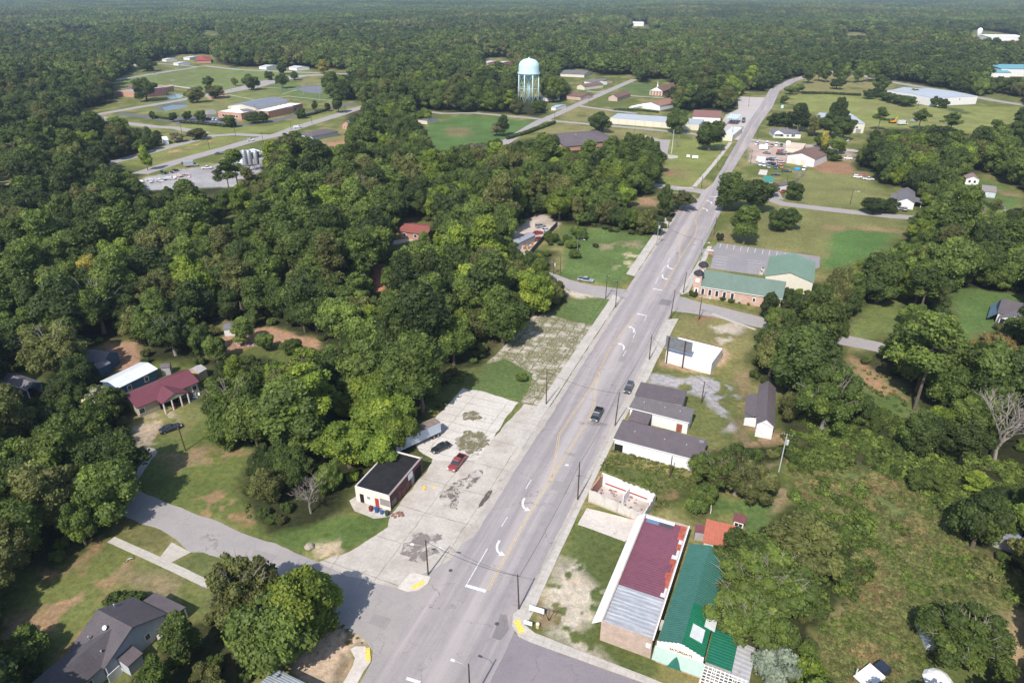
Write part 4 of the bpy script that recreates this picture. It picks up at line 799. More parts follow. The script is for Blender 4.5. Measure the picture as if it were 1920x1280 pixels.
# --- trees and bushes that stand apart, one by one
SINGLE = [
 (1373,357,8.5,15,'oak','dark','big dark round tree on the east kerb just north of the parking lot lawn'), (1415,364,9,13,'oak','dark','broad dark tree beside the green metal shed roof, east of the street'),
 (1400,419,6.6,14,'tall','mid','upright tree in the lawn north of the striped parking lot'), (1457,412,5,8,'oak','dark','left one of the two low trees on the lawn south of the cross street'),
 (1480,406,5.2,9,'oak','dark','right one of the two low trees on the lawn south of the cross street'), (1349,445,1.8,3.6,'bush','dark','small dark shrub at the corner of the striped parking lot'),
 (1333,252,10,18,'oak','dark','large leaning oak on the lawn left of the street by the filling station'), (1271,224,9,16,'oak','dark','tall dark tree in front of the long cream storage building'),
 (1123,227,8.5,13,'oak','dark','round tree alone at the left end of the long cream storage building'), (944,234,4.5,12,'tall','dark','narrow tree at the right edge of the mown green field'),
 (931,241,4.5,8,'oak','grey','greyish low tree at the right edge of the mown green field'), (797,215,7.5,8.5,'oak','lime','pale green spreading tree at the top left of the mown field'),
 (271,294,3.2,12,'tall','lime','slim bright green young tree alone in the grass by the highway'), (270,166,12,19,'oak','dark','very large dark tree in front of the low brick school building'),
 (390,151,6,10,'oak','mid','round tree at the near edge of the sports field'), (367,176,9,12,'oak','olive','left one of two spreading oaks by the playground'),
 (402,170,9,11,'oak','olive','right one of two spreading oaks by the playground'), (440,153,4,7,'oak','olive','small brownish tree between the playground oaks and the school street'),
 (469,152,8,14,'oak','dark','dark round tree beside the wide school street'), (528,150,7.5,13,'feather','mid','airy open tree left of the tennis courts'),
 (551,140,5,9,'tall','mid','narrow tree in the far row above the tennis courts'), (504,141,6,8,'oak','dark','low dark tree beyond the wide school street'), (528,127,7,12,'oak','dark','dark tree at the far side of the school street'),
 (606,122,8,15,'tall','yellow','tall yellow green tree at the edge of the far woods'), (285,215,3,5,'oak','dark','small round tree at the left end of the school car park'),
 (324,219,4,6,'oak','dark','second small round tree along the school car park'), (351,216,4,6,'oak','dark','third small round tree along the school car park'), (376,216,4.5,7,'oak','dark','round tree beside the generator yard of the school'),
 (429,226,6,8,'oak','dark','dense round tree in front of the brick school wing'), (475,220,7,7,'oak','dark','broad low tree in the turning circle before the school entrance'), (491,219,6,7,'oak','dark','second low tree in the turning circle before the school entrance'),
 (564,212,4,7,'oak','dark','round tree right of the school on the drive'), (590,197,2.5,7,'tall','dark','small pointed tree on the grass right of the school'), (614,200,3,6,'oak','dark','small tree on the grass strip by the school drive'),
 (633,192,6,13,'tall','dark','tall dark tree where the school drive meets the highway'), (368,250,7,6.5,'oak','olive','low brownish round tree on the island between the two park streets'), (329,256,5,6,'oak','grey','small greyish tree beside the blue shed'),
 (222,231,7,9,'oak','mid','round tree at the left edge of the park street'), (273,121,12,12,'oak','dark','wide dark oak at the far left corner of the sports field'),
 (1456,223,6.5,9,'oak','dark','dark round tree nearest the street in the grove behind the white bungalow'), (1476,223,7,9,'oak','dark','second dark round tree in the grove behind the white bungalow'), (1500,218,8,19,'tall','dark','tall bushy tree in the middle of the grove behind the white bungalow'),
 (1530,234,6,12,'oak','olive','olive tree in the grove behind the white bungalow'), (1573,206,6.5,25,'tall','dark','tallest tree of the grove, standing against the big field'), (1561,232,9,16,'oak','dark','broad dark tree beside the tallest grove tree'),
 (1585,238,8,16,'oak','dark','dark tree touching the grey roofed barn left wall'), (1571,271,6.5,9,'oak','mid','round tree below the grove by the car lot street'), (1541,262,5,8,'oak','dark','dark bushy tree at the foot of the grove'), (1547,263,2.8,11,'tall','yellow','slender yellow green tree at the foot of the grove'),
 (1549,287,5.5,7,'oak','dark','round dark tree on bare soil right of the white gabled garage'), (1566,294,4,4,'oak','mid','low bush like tree right of the round dark tree by the garage'),
 (1489,356,5.5,8,'oak','dark','dark round tree under the bare tree by the green shed'), (1447,354,4,6,'oak','grey','pinkish grey flowering tree by the small grey roofed house'),
 (1640,383,6,7,'oak','dark','left one of two dark rounded shrubs left of the white gabled house'), (1664,384,5,6,'oak','dark','right one of two dark rounded shrubs left of the white gabled house'),
 (1277,374,6.5,8,'feather','olive','brownish round tree at the west kerb by the cross street'), (1249,370,3.5,15,'tall','dark','tall narrow vine covered tree at the corner of the wood by the street'),
 (1035,445,4,4,'bush','mid','large bush by the plank fence in the corner lot'), (1052,456,1.6,2,'bush','dark','tiny dark bush near the plank fence in the corner lot'), (1065,448,2.6,2.8,'bush','mid','bush left of the tallest bush group in the corner lot'),
 (1084,434,3.6,4,'bush','mid','farthest large bush in the corner lot'), (1091,443,3,3.4,'bush','dark','dark bush right of the farthest bush in the corner lot'), (1075,457,3.2,3.8,'bush','mid','round bush in the middle of the corner lot by the lamp pole'), (1079,477,3,3.4,'bush','mid','nearest round bush in the corner lot at the lamp pole foot'),
 (1033,457,1.3,1.6,'bush','dark','smallest bush in the corner lot'), (1116,460,1.5,1.8,'bush','dark','little round bush alone in the middle of the corner lot'),
 (1301,551,1.7,2.0,'bush','dark','clipped shrub at the street corner of the brick church'), (1356,560,1.2,1.5,'bush','dark','clipped shrub under the church windows'), (1372,564,1.2,1.5,'bush','dark','clipped shrub right of another under the church windows'), (1386,567,.5,.7,'bush','olive','tiny shrub at the church wall'), (1403,570,.6,1.0,'bush','autumn','tiny reddish shrub at the church wall'),
 (1570,156,8,9,'oak','dark','dark round tree alone on the lawn below the curve of the road'), (1651,154,9,14,'oak','dark','dark tree left of the white warehouse'),
 (1714,174,6,7,'oak','mid','tree at the left gable of the white warehouse'), (1757,190,5,8,'oak','dark','left one of two small trees before the white warehouse wall'), (1769,193,4.5,7,'oak','dark','right one of two small trees before the white warehouse wall'),
 (1483,168,7,7,'oak','mid','bushy tree on the inside of the road curve'), (1499,165,6,7,'oak','mid','second bushy tree on the inside of the road curve'), (1471,186,4,6,'oak','dark','small dark tree on the kerb of the curve'),
 (1651,221,7,14,'pine','mid','pine standing before the orange digger at the field edge'), (1728,219,8,14,'pine','mid','tall pine against the middle of the big field'), (1787,226,8,14,'pine','mid','pine against the right part of the big field'), (1866,245,8,13,'pine','mid','pine at the lower right corner of the big field'), (1913,222,6,16,'pine','dark','dark pine at the right edge of the big field'),
 (1815,1196,7.2,8,'feather','mid','wide green tree hiding a shed at the lower right'), (1451,1255,3.8,6,'bush','silver','silvery blue green shrub beside the patio building'), (1511,1264,3.3,5,'bush','lime','yellow green bush right of the silvery shrub'),
 (979,708,1.9,2.4,'bush','mid','round bush alone in the grass lot by the pale slab'), (215,1126,2.2,2.6,'bush','dark','dark bush at the north wall of the grey roofed house'), (252,1124,2.0,2.2,'bush','mid','bush right of another at the north wall of the grey roofed house'),
 (56,1213,3.8,5,'bush','mid','leafy shrub in the yard left of the grey roofed house'), (182,745,4.4,6,'feather','blossom','white flowering tree between the carport and the red roofed house'), (1868,648,6.5,7,'feather','autumn','orange tinged tree below the porch house at the right edge'),
 (1541,592,4.5,10,'tall','yellow','yellowing tree among dark ones right of the brick church'), (896,285,9,9,'feather','grey','grey leafless looking spreading tree below the mown field'), (880,280,7,8,'feather','grey','grey twiggy tree at the corner of the mown field'),
 (398,385,4,9,'tall','dark','dark tree by the small clearing in the left woods'), (440,315,8,20,'pine','mid','tall airy pine before the cement silos'), (425,330,7,17,'pine','mid','second airy pine before the cement silos'), (465,345,6,15,'pine','olive','olive pine below the cement silos'),
 (428,570,4,10,'tall','dark','dark tree above the small shed in the woods'), (455,618,3.4,7,'tall','mid','small tree beside the red dirt track'), (495,640,3,5,'oak','mid','low tree on the red dirt track'),
 (1050,380,7,13,'oak','lime','light green tree in the wood below the brown roofed hall'), (1000,545,7,13,'oak','lime','bright green tree at the corner of the wood above the jointed slab'),
 (718,770,7,11,'oak','lime','bright green tree at the front of the wood behind the trailer'), (690,740,6.5,11,'oak','lime','bright green tree deeper in the wood behind the trailer'), (650,830,6.5,10,'oak','lime','bright green tree leaning over the black roofed shop'), (705,838,5.5,8,'oak','lime','bright green tree overhanging the black roof edge'),
 (560,1135,6.5,12,'oak','lime','bright yellow green tree at the corner of the side street'), (583,1108,4.5,10,'tall','lime','yellow green tree top at the edge of the side street'), (505,1185,7,13,'oak','mid','large tree behind the corner tree of the side street'), (450,1110,6,13,'feather','olive','dark feathery tree shading the side street'),
 (370,540,6,13,'oak','lime','light green tree in the middle of the left wood'), (345,515,6,12,'oak','lime','lime green tree in the middle of the left wood'), (172,512,5,12,'tall','yellow','yellow topped tree in the left wood'),
 (1385,890,6,8,'feather','olive','twiggy spreading tree behind the long white shop'), (1350,880,5,8,'feather','mid','spreading tree at the east end of the long white shop'), (1415,905,5,7.5,'feather','olive','spreading tree above the yard with the hutch'), (1322,872,3.2,6,'oak','mid','small tree touching the long white shop'),
 (1402,1095,7,10,'feather','mid','twiggy spreading tree overhanging the long green roof'), (1392,1150,6,9,'feather','mid','loose green tree above the patio roofs'), (1408,1040,6,9,'oak','mid','tree touching the far end of the long green roof'), (1450,1090,7,10,'feather','mid','twiggy green tree in the thicket middle'), (208,858,6.8,13,'oak','dark','dark tree overhanging the shaded bend of the side street'), (196,915,6.5,12,'oak','mid','tree at the inside of the shaded bend'), (402,652,3.6,7,'oak','mid','small tree at the left end of the red dirt track'), (548,650,3,5,'oak','mid','low tree near the right end of the red dirt track'), (432,752,7,13,'feather','mid','loose grey green tree at the east edge of the west lawn'), (475,790,6.5,12,'oak','mid','dense tree at the lawn side of the wood'), (420,800,4.5,8,'oak','mid','smaller tree bulging onto the west lawn'), (745,805,5,9,'oak','lime','bright green tree covering the rear of the pale trailer'),
 (1325,925,2.8,5,'oak','mid','small bright tree on the weedy lot edge'),(1310,945,2.5,3.5,'bush','mid','bush by the weedy lot behind the roofless walls'),
]
SINGLE = [(a, b, r, h if k == 'bush' or h > 15 else h*1.12, k, c, l) for a, b, r, h, k, c, l in SINGLE]
for r_ in SINGLE: TP(*r_)
for i, (px, py) in enumerate(((1537,131),(1552,133),(1573,130),(1587,133),(1613,133),(1630,132),(1641,130),(1518,134))): TP(px, py+1, 6, 20, 'tall', 'mid', 'tall bare stemmed pine in the row inside the road curve', group='pines in the row inside the road curve')
for i, (px, py) in enumerate(((1630,176),(1646,173),(1662,180),(1678,184),(1692,187),(1706,190))): TP(px, py, 7, 8, 'oak', 'dark', 'dark bushy tree in the row along the warehouse lawn', group='bushy trees in the row along the warehouse lawn')
for c in ((583,962,10,7,'grey bare domed tree at the wood edge left of the black roofed shop',3),(1864,868,20,9,'big dead silver tree at the right edge of the photo',8),(1492,352,12,5,'tall bare tree with thin brown twigs above the dark round tree',5),(1269,277,9,5.5,'pale bare tree beside the flagpole',6),(215,852,7,3.5,'pale dead tree in front of the red roofed house',9)):
    x, y = G(c[0], c[1]); bare_tree(x, y, c[2], c[3], c[4], c[5], depth=5 if c[0] in (583, 1864) else 4)
SINGLE_XY = [(G(r_[0], r_[1], r_[3]*0.56), r_[2]) for r_ in SINGLE] + [(G(585, 962), 8.0), (G(600, 985), 6.0), (G(1882, 872), 10.0), (G(1870, 900), 8.0), (G(215, 852), 4.0)]

# --- the woods: every tree placed in the world wherever the photo shows canopy
OPENP = list(OPEN.values())
SHRUBZ = [(1470,835),(1484,812),(1560,806),(1700,805),(1800,850),(1925,880),(1925,965),(1780,962),(1700,900),(1590,872),(1495,875)]
COLZ = [   # where the wood is lighter or darker in the photo: polygon (crown pixels) and weights dark, mid, olive, lime, yellow
 ([(480,690),(660,680),(790,780),(790,880),(620,900),(450,840),(470,740)], (0.05,0.45,0.1,0.4,0)), ([(820,450),(1060,470),(1060,600),(900,650),(800,560)], (0.1,0.4,0.15,0.3,0.05)),
 ([(0,300),(230,300),(260,480),(0,520)], (0.7,0.2,0.1,0,0)), ([(800,300),(1240,300),(1200,420),(800,420)], (0.25,0.4,0.15,0.18,0.02)), ([(0,0),(300,40),(260,230),(0,260)], (0.8,0.12,0.08,0,0)),
 ([(1390,540),(1640,560),(1700,830),(1410,830)], (0.5,0.3,0.2,0,0)), ([(1330,990),(1620,960),(1600,1180),(1380,1200)], (0.25,0.45,0.3,0,0)), ([(1700,480),(1925,400),(1925,560),(1750,540)], (0.35,0.45,0.1,0.1,0)),
 ([(1630,680),(1900,720),(1900,900),(1640,800)], (0.25,0.5,0.05,0.2,0)), ([(1640,420),(1760,360),(1780,450),(1700,500)], (0.3,0.45,0.05,0.2,0)), ([(0,480),(400,480),(420,640),(0,700)], (0.4,0.4,0.1,0.08,0.02)), ([(0,720),(240,740),(240,1060),(0,1060)], (0.55,0.35,0.1,0,0)),
 ([(60,960),(200,960),(200,1060),(60,1060)], (0.1,0.6,0,0.3,0)), ([(1600,270),(1760,290),(1700,360),(1620,340)], (0.5,0.25,0.05,0.2,0))]
COLN = ['dark', 'mid', 'olive', 'lime', 'yellow']
ADJ = {'dark': 'dark green', 'mid': 'mid green', 'olive': 'dull olive', 'lime': 'bright light green', 'yellow': 'yellowish green'}
ZONES = [([(-400,700),(260,700),(260,1075),(-400,1075)], 'in the left edge wood below the carport'), ([(360,640),(800,600),(800,1020),(360,1020)], 'in the wood behind the black roofed shop'),
 ([(200,1040),(640,1040),(640,1500),(200,1500)], 'beside the grey roofed house at the lower left'), ([(-400,1040),(200,1040),(200,1600),(-400,1600)], 'at the lower left corner of the photo'),
 ([(790,430),(1075,430),(1075,720),(740,720)], 'in the wood above the jointed slab'), ([(1290,960),(1660,930),(1660,1300),(1290,1300)], 'in the thicket right of the green roofed building'),
 ([(1290,820),(1480,820),(1480,960),(1290,960)], 'behind the long white shop'), ([(1380,500),(1640,480),(1620,830),(1380,830)], 'in the belt right of the barn'),
 ([(1460,780),(1930,780),(1930,1000),(1460,1000)], 'in the thicket above the brown scrub'), ([(1600,430),(2400,380),(2400,900),(1600,900)], 'in the woods at the right edge'),
 ([(1600,240),(2400,220),(2400,460),(1600,470)], 'in the wood below the big field'), ([(1660,1000),(2400,900),(2400,1500),(1660,1500)], 'at the lower right corner of the photo'),
 ([(1000,270),(1260,270),(1260,460),(1000,460)], 'in the wood below the brown roofed hall'), ([(480,230),(1010,240),(1010,440),(480,440)], 'in the central wood below the mown green field'),
 ([(-400,280),(480,280),(480,480),(-400,480)], 'in the left wood below the cement plant'), ([(-400,470),(480,470),(480,720),(-400,720)], 'in the left wood above the maroon house'), ([(440,430),(800,430),(800,640),(440,640)], 'in the wood around the small red roof')]
def scatter(y0, y1, sp, rr, seed):
    r = np.random.RandomState(seed); xm = 0.95*y1+140
    gx, gy = np.meshgrid(np.arange(-xm, xm, sp), np.arange(y0, y1, sp*0.92)); gx = gx+(np.arange(gy.shape[0]) % 2)[:, None]*sp*0.5
    x = (gx+r.uniform(-.36, .36, gx.shape)*sp).ravel(); y = (gy+r.uniform(-.36, .36, gx.shape)*sp).ravel()
    k = np.abs(x) < 0.87*np.maximum(y, 0)+105; x = x[k]; y = y[k]
    return x, y, r.uniform(rr[0], rr[1], len(x)), r
def vis_ok(x, y, r, h):
    ok = np.ones(len(x), bool)
    for dx, dy, z in ((0, 0, 0.0), (0, 0, 0.55), (0, 0, 0.96), (-.85, 0, 0.55), (.85, 0, 0.55), (0, -.8, 0.35), (-.6, .2, .8), (.6, .2, .8), (0, 0, .25)):
        px, py = PRJ(x+dx*r, y+dy*r, z*h)
        for P in OPENP: ok &= ~inpoly(px, py, P)
    return ok
WOOD = []       # x y r h kind colour
def fill(y0, y1, sp, rr, hf, seed, avoid=None, small=False):
    x, y, r, rs = scatter(y0, y1, sp, rr, seed); h = r*rs.uniform(hf[0], hf[1], len(r))
    px, py = PRJ(x, y, h*.55); sh = inpoly(px, py, SHRUBZ); r = np.where(sh, r*0.55, r); h = np.where(sh, r*rs.uniform(.9, 1.3, len(r)), h)
    ok = vis_ok(x, y, r, h)
    for (sx, sy), sr in SINGLE_XY: ok &= (x-sx)**2+(y-sy)**2 > ((r+sr)*0.55)**2
    if avoid is not None and len(avoid):
        A = np.array([(a[0], a[1], a[2]) for a in avoid])
        for i in np.where(ok)[0]:
            if (((A[:, 0]-x[i])**2+(A[:, 1]-y[i])**2) < ((A[:, 2]+r[i])*0.62)**2).any(): ok[i] = False
    w = np.tile(np.array((0.36, 0.42, 0.15, 0.055, 0.015)), (len(x), 1))
    for P, ww in COLZ: w[inpoly(px, py, P)] = ww
    w[:, 4] *= .05; w[:, 0] += np.clip((y-600)/2000, 0, .3); cw = np.cumsum(w/w.sum(1)[:, None], 1); u = rs.random(len(x)); ci = (u[:, None] > cw).sum(1).clip(0, 4); v = rs.random(len(x))
    for i in np.where(ok)[0]:
        ht = h[i]; kd = 'bush' if ht < 3.6 else ('tall' if v[i] < .32 else ('feather' if v[i] < .42 else ('pine' if v[i] > .95 and not small else 'oak')))
        if kd == 'tall': ht *= 1.2
        if kd == 'pine': ht *= 1.35
        WOOD.append((x[i], y[i], r[i], ht, kd, COLN[ci[i]], px[i], py[i]))
fill(30, 720, 9.8, (4.6, 8.6), (1.85, 2.6), 5)
fill(30, 480, 6.2, (2.6, 4.0), (2.0, 3.0), 6, avoid=list(WOOD), small=True)
fill(60, 300, 3.6, (1.2, 1.9), (1.1, 1.6), 8, avoid=list(WOOD), small=True)
print('WOOD', len(WOOD))
def app(t):
    if not (-30 < t[6] < 1950 and -20 < t[7] < 1310): return 0
    return (t[2]*t[3])/(t[1]**2+CAMH**2)
WOOD.sort(key=app, reverse=True)
NIND = max(0, 300-len(SINGLE)-20)
for (x, y, r, h, kd, c, px, py) in WOOD[:NIND]:
    z = next((p for P, p in ZONES if inpoly(np.array([px]), np.array([py]), P)[0]), 'in the middle distance woods')
    sz = 'tall' if h > 13.5 else ('low' if h < 7 else 'mid sized')
    nm = {'oak': 'round crowned tree', 'tall': 'upright tree', 'pine': 'pine', 'feather': 'loose spreading tree', 'bush': 'bush'}[kd]
    tree(x, y, r, h, kd, c, f'{sz} {ADJ[c]} {nm} {z}', group=f'{sz} {ADJ[c]} {nm}s {z}')
# --- the rest of the woods as stuff (geometry nodes)
def gn_scatter(name, pts, protos, label, cat):      # pts: x y z sx sz rot idx
    P = np.array(pts, np.float32); me = bpy.data.meshes.new(name); me.vertices.add(len(P)); me.vertices.foreach_set('co', P[:, :3].ravel().copy())
    for nm, col in (('sx', 3), ('sz', 4), ('rot', 5)):
        a = me.attributes.new(nm, 'FLOAT', 'POINT'); a.data.foreach_set('value', P[:, col].copy())
    a = me.attributes.new('idx', 'INT', 'POINT'); a.data.foreach_set('value', P[:, 6].astype(np.int32))
    o = bpy.data.objects.new(name, me); COL.objects.link(o); props(o, label, cat, None, 'stuff')
    col = bpy.data.collections.new(name+'_kinds')
    for i, p in enumerate(protos): p.name = '%s_kind_%02d' % (name, i); col.objects.link(p)
    g = bpy.data.node_groups.new(name, 'GeometryNodeTree'); g.interface.new_socket('Geometry', in_out='INPUT', socket_type='NodeSocketGeometry'); g.interface.new_socket('Geometry', in_out='OUTPUT', socket_type='NodeSocketGeometry')
    N = g.nodes; K = g.links.new; gi = N.new('NodeGroupInput'); go = N.new('NodeGroupOutput')
    ci = N.new('GeometryNodeCollectionInfo'); ci.inputs[0].default_value = col; ci.inputs['Separate Children'].default_value = True; ci.inputs['Reset Children'].default_value = True
    mp = N.new('GeometryNodeMeshToPoints'); ip = N.new('GeometryNodeInstanceOnPoints'); ip.inputs['Pick Instance'].default_value = True
    def att(nm, ty='FLOAT'):
        a = N.new('GeometryNodeInputNamedAttribute'); a.data_type = ty; a.inputs[0].default_value = nm; return a.outputs[0]
    cx = N.new('ShaderNodeCombineXYZ'); K(att('sx'), cx.inputs[0]); K(att('sx'), cx.inputs[1]); K(att('sz'), cx.inputs[2])
    cr = N.new('ShaderNodeCombineXYZ'); K(att('rot'), cr.inputs[2])
    K(gi.outputs[0], mp.inputs[0]); K(mp.outputs[0], ip.inputs['Points']); K(ci.outputs[0], ip.inputs['Instance']); K(att('idx', 'INT'), ip.inputs['Instance Index'])
    K(cr.outputs[0], ip.inputs['Rotation']); K(cx.outputs[0], ip.inputs['Scale']); K(ip.outputs[0], go.inputs[0])
    md = o.modifiers.new('scatter', 'NODES'); md.node_group = g; return o
kinds = []; kidx = {}
for kd in ('oak', 'tall', 'pine', 'feather', 'bush'):
    for c in COLN:
        for vi in range(min(2, len(PROTO[kd]))): kidx[(kd, c, vi)] = len(kinds); kinds.append((leaf_obj('k', PROTO[kd][vi][0], 'leaf_'+c), PROTO[kd][vi][2], PROTO[kd][vi][3]))
pts = []
for (x, y, r, h, kd, c, px, py) in WOOD[NIND:]:
    k = kidx[(kd, c, trng.randrange(2) if len(PROTO[kd]) > 1 else 0)]; pts.append((x, y, 0, r/kinds[k][1], h/kinds[k][2], trng.uniform(0, 6.28), k))
gn_scatter('woodland', pts, [k[0] for k in kinds], 'dense mixed woodland filling the ground behind the nearer trees', 'woodland')
# middle distance: lighter crowns; far: patches of canopy
mk = []; mrs = np.random.RandomState(77)
for i in range(6):
    kd = ('oak', 'tall', 'oak', 'oak', 'tall', 'oak')[i]; me = leafmesh('m', lobes_scaled(crown_lobes(kd, mrs), 6.2, 13), 1500, 0.62, mrs, 0.85, 0.6, sub=ICO1)
    for c in ('dark', 'mid', 'olive', 'lime'): mk.append(leaf_obj('k', me, 'leaf_'+c))
x, y, r, rs = scatter(720, 1700, 10.8, (6.2, 10.8), 9); h = r*rs.uniform(1.4, 2.0, len(r))
ok = vis_ok(x, y, r, h); ii = np.where(ok)[0]; u = rs.random(len(x)); patchy = fbm(x/120, y/120, 4, 3)
st = fbm(x/60, y/60, 41, 3); ci = np.where(u+2.2*(patchy-.5) < 0.5, 0, np.where(u*.4+st < .84, 1, np.where(u < .985, 2, 3))); h = h*(0.75+0.6*patchy)
gn_scatter('forest', [(x[i], y[i], 0, r[i]/6.2, h[i]/13, u[i]*40, (int(u[i]*9999) % 6)*4+ci[i]) for i in ii], mk, 'forest of the middle distance behind the town', 'forest')
fk = []
for i in range(4):
    L = []
    for gx in range(6):
        for gy in range(6):
            hh = mrs.uniform(9, 17); rr = mrs.uniform(6, 9); cx = (gx-2.5)*10+mrs.uniform(-3, 3); cy = (gy-2.5)*10+mrs.uniform(-3, 3); tt = mrs.random()
            for q in range(4): L.append((cx+mrs.uniform(-2.6, 2.6), cy+mrs.uniform(-2.6, 2.6), hh*mrs.uniform(.55, .85), rr*mrs.uniform(.5, .72), tt))
    me = leafmesh('f', L, 6500, 1.0, mrs, 0.9, 0.6, sub=ICO1)
    for c in ('dark', 'mid', 'olive'): fk.append(leaf_obj('k', me, 'leaf_'+c))
pts = []; r = np.random.RandomState(5)
gx, gy = np.meshgrid(np.arange(-7200, 7200, 56), np.arange(1725, 8200, 56)); x = (gx+r.uniform(-8, 8, gx.shape)).ravel(); y = (gy+r.uniform(-8, 8, gx.shape)).ravel()
k = np.abs(x) < 0.85*y+60; x = x[k]; y = y[k]; ok = np.ones(len(x), bool)
px, py = PRJ(x, y, 14)
for P in OPENP: ok &= ~inpoly(px, py, P)
pn = fbm(x/260, y/260, 8, 3); hz = fbm(x/700, y/900, 19, 3); u = r.random(len(x))
for i in np.where(ok)[0]:
    c = 0 if u[i]*.6+2.6*(pn[i]-.5) < 0.32 else (1 if u[i]+1.5*(hz[i]-.5) < .85 else 2)
    pts.append((x[i], y[i], 0, 1.0, 0.45+1.3*hz[i]+.2*u[i], int(u[i]*400) % 4*math.pi/2, (int(u[i]*997) % 4)*3+c))
print('far patches', len(pts), 'mid', len(ii))
gn_scatter('far_forest', pts, fk, 'endless forest canopy fading towards the horizon', 'forest')
# ------------------------------------------------------------------ buildings
W_WHITE = M_wall('wall_white', (0.72,0.70,0.68), 0.12); W_WHITEB = M_wall('wall_white_boards', (0.66,0.66,0.65), 0.15, 0.25); W_CREAM = M_wall('wall_cream', (0.62,0.58,0.47), 0.12)
W_TAN = M_wall('wall_tan', (0.40,0.36,0.26), 0.2, 0.25); W_BLUE = M_wall('wall_blue', (0.06,0.11,0.17), 0.15, 0.2); W_PALEBLUE = M_wall('wall_pale_blue', (0.52,0.56,0.60), 0.25, 0.25)
W_GREY = M_wall('wall_grey', (0.35,0.34,0.33), 0.3); W_PINK = M_wall('wall_pinkish', (0.72,0.64,0.58), 0.15); W_STAIN = M_wall('wall_weathered', (0.55,0.51,0.46), 0.85)
B_RED = M_brick('brick_red', (0.32,0.13,0.08), (0.38,0.18,0.12)); B_PALE = M_brick('brick_pale', (0.42,0.30,0.24), (0.50,0.37,0.30)); B_DARK = M_brick('brick_dark', (0.09,0.045,0.04), (0.14,0.07,0.06), (0.12,0.09,0.085), 0.6)
B_ORANGE = M_brick('brick_orange', (0.42,0.17,0.09), (0.46,0.22,0.13)); B_CHURCH = M_brick('brick_church', (0.44,0.24,0.17), (0.52,0.33,0.25))
R_DARK = M_shingle('shingle_dark', (0.105,0.092,0.098)); R_GREY = M_shingle('shingle_grey', (0.16,0.15,0.16), 0.0); R_BROWN = M_shingle('shingle_brown', (0.17,0.105,0.085), 0.0); R_PURP = M_shingle('shingle_plum', (0.13,0.108,0.115), 0.1); R_BLACK = M_plain('roof_tar', (0.018,0.018,0.019), 0.9, 0, 0.4, 1.0); R_MID = M_shingle('shingle_patched', (0.15,0.135,0.135), 0.38)
M_WHITEROOF = M_plain('roof_white', (0.80,0.80,0.79), 0.6, 0, 0.06, 0.6); M_LIGHTROOF = M_metalroof('roof_light_metal', (0.45,0.47,0.49), 'X', 0.6)
WHITE = M_plain('white_trim', (0.80,0.79,0.77), 0.5, 0, 0.04); GLASS = M_glass(); DARK = M_plain('dark_opening', (0.012,0.011,0.010), 0.9); WOOD_M = M_plain('wood_pole', (0.085,0.06,0.045), 0.9, 0, 0.25, 2); STEEL = M_plain('galvanised_steel', (0.42,0.43,0.44), 0.45, 0.6, 0.1); GREYP = M_plain('grey_paint', (0.25,0.25,0.26), 0.6)
REDD = M_plain('red_paint', (0.38,0.05,0.04), 0.6); RUSTD = M_plain('rust_door', (0.30,0.10,0.06), 0.8, 0, 0.35)
class Frame: pass
def rect(P0, P1, P2, z):
    a = Vector(G(*P0, z)); b = Vector(G(*P1, z)); c = Vector(G(*P2, z)); ex = (b-a); L = ex.length; ex /= L; n = Vector((-ex.y, ex.x)); w = (c-a).dot(n)
    f = Frame(); f.s = 1 if w > 0 else -1; f.L = L; f.W = abs(w); f.c = a+ex*L/2+n*w/2; f.rz = math.atan2(ex.y, ex.x); return f
def wallpt(f, wall, u, ov=0.0):     # point and outward normal, tangent on a wall in local coordinates
    L, W, s = f.L/2-ov, f.W/2-ov, f.s
    if wall == 'A': return Vector((-L+2*L*u, -s*W)), Vector((0, -s)), Vector((1, 0))
    if wall == 'B': return Vector((-L+2*L*u, s*W)), Vector((0, s)), Vector((1, 0))
    if wall == 'C': return Vector((-L, -s*W+2*s*W*u)), Vector((-1, 0)), Vector((0, 1))
    return Vector((L, -s*W+2*s*W*u)), Vector((1, 0)), Vector((0, 1))
def obox(m, c, n, t, w, d, z0, z1):     # box on a wall: centre c, out d, width w
    p = [c-t*w/2-n*0.03, c+t*w/2-n*0.03, c+t*w/2+n*d, c-t*w/2+n*d]
    area = sum(p[i].x*p[(i+1) % 4].y-p[(i+1) % 4].x*p[i].y for i in range(4))
    if area < 0: p.reverse()
    m.prism([(q.x, q.y) for q in p], z0, z1)
def window(root, f, wall, u, z0, w, h, ov=0.0, fmat=None, pmat=None, out=0.0):
    c, n, t = wallpt(f, wall, u, ov); m = MB(); obox(m, c+n*out, n, t, w+0.3, 0.06, z0-0.15, z0+h+0.15); o = m.obj('window', fmat or WHITE, root)
    m = MB(); obox(m, c+n*out, n, t, w/2-0.04 if w > 1.3 else w, 0.085, z0, z0+h)
    if w > 1.3: m = MB(); [obox(m, c+n*out+t*sg*w*.26, n, t, w*.44, 0.085, z0, z0+h) for sg in (-1, 1)]
    m.obj('pane', pmat or GLASS, o); return o
def door(root, f, wall, u, w, h, mat, ov=0.0, name='door', z0=0.05):
    c, n, t = wallpt(f, wall, u, ov); m = MB(); obox(m, c, n, t, w, 0.07, z0, z0+h); return m.obj(name, mat, root)
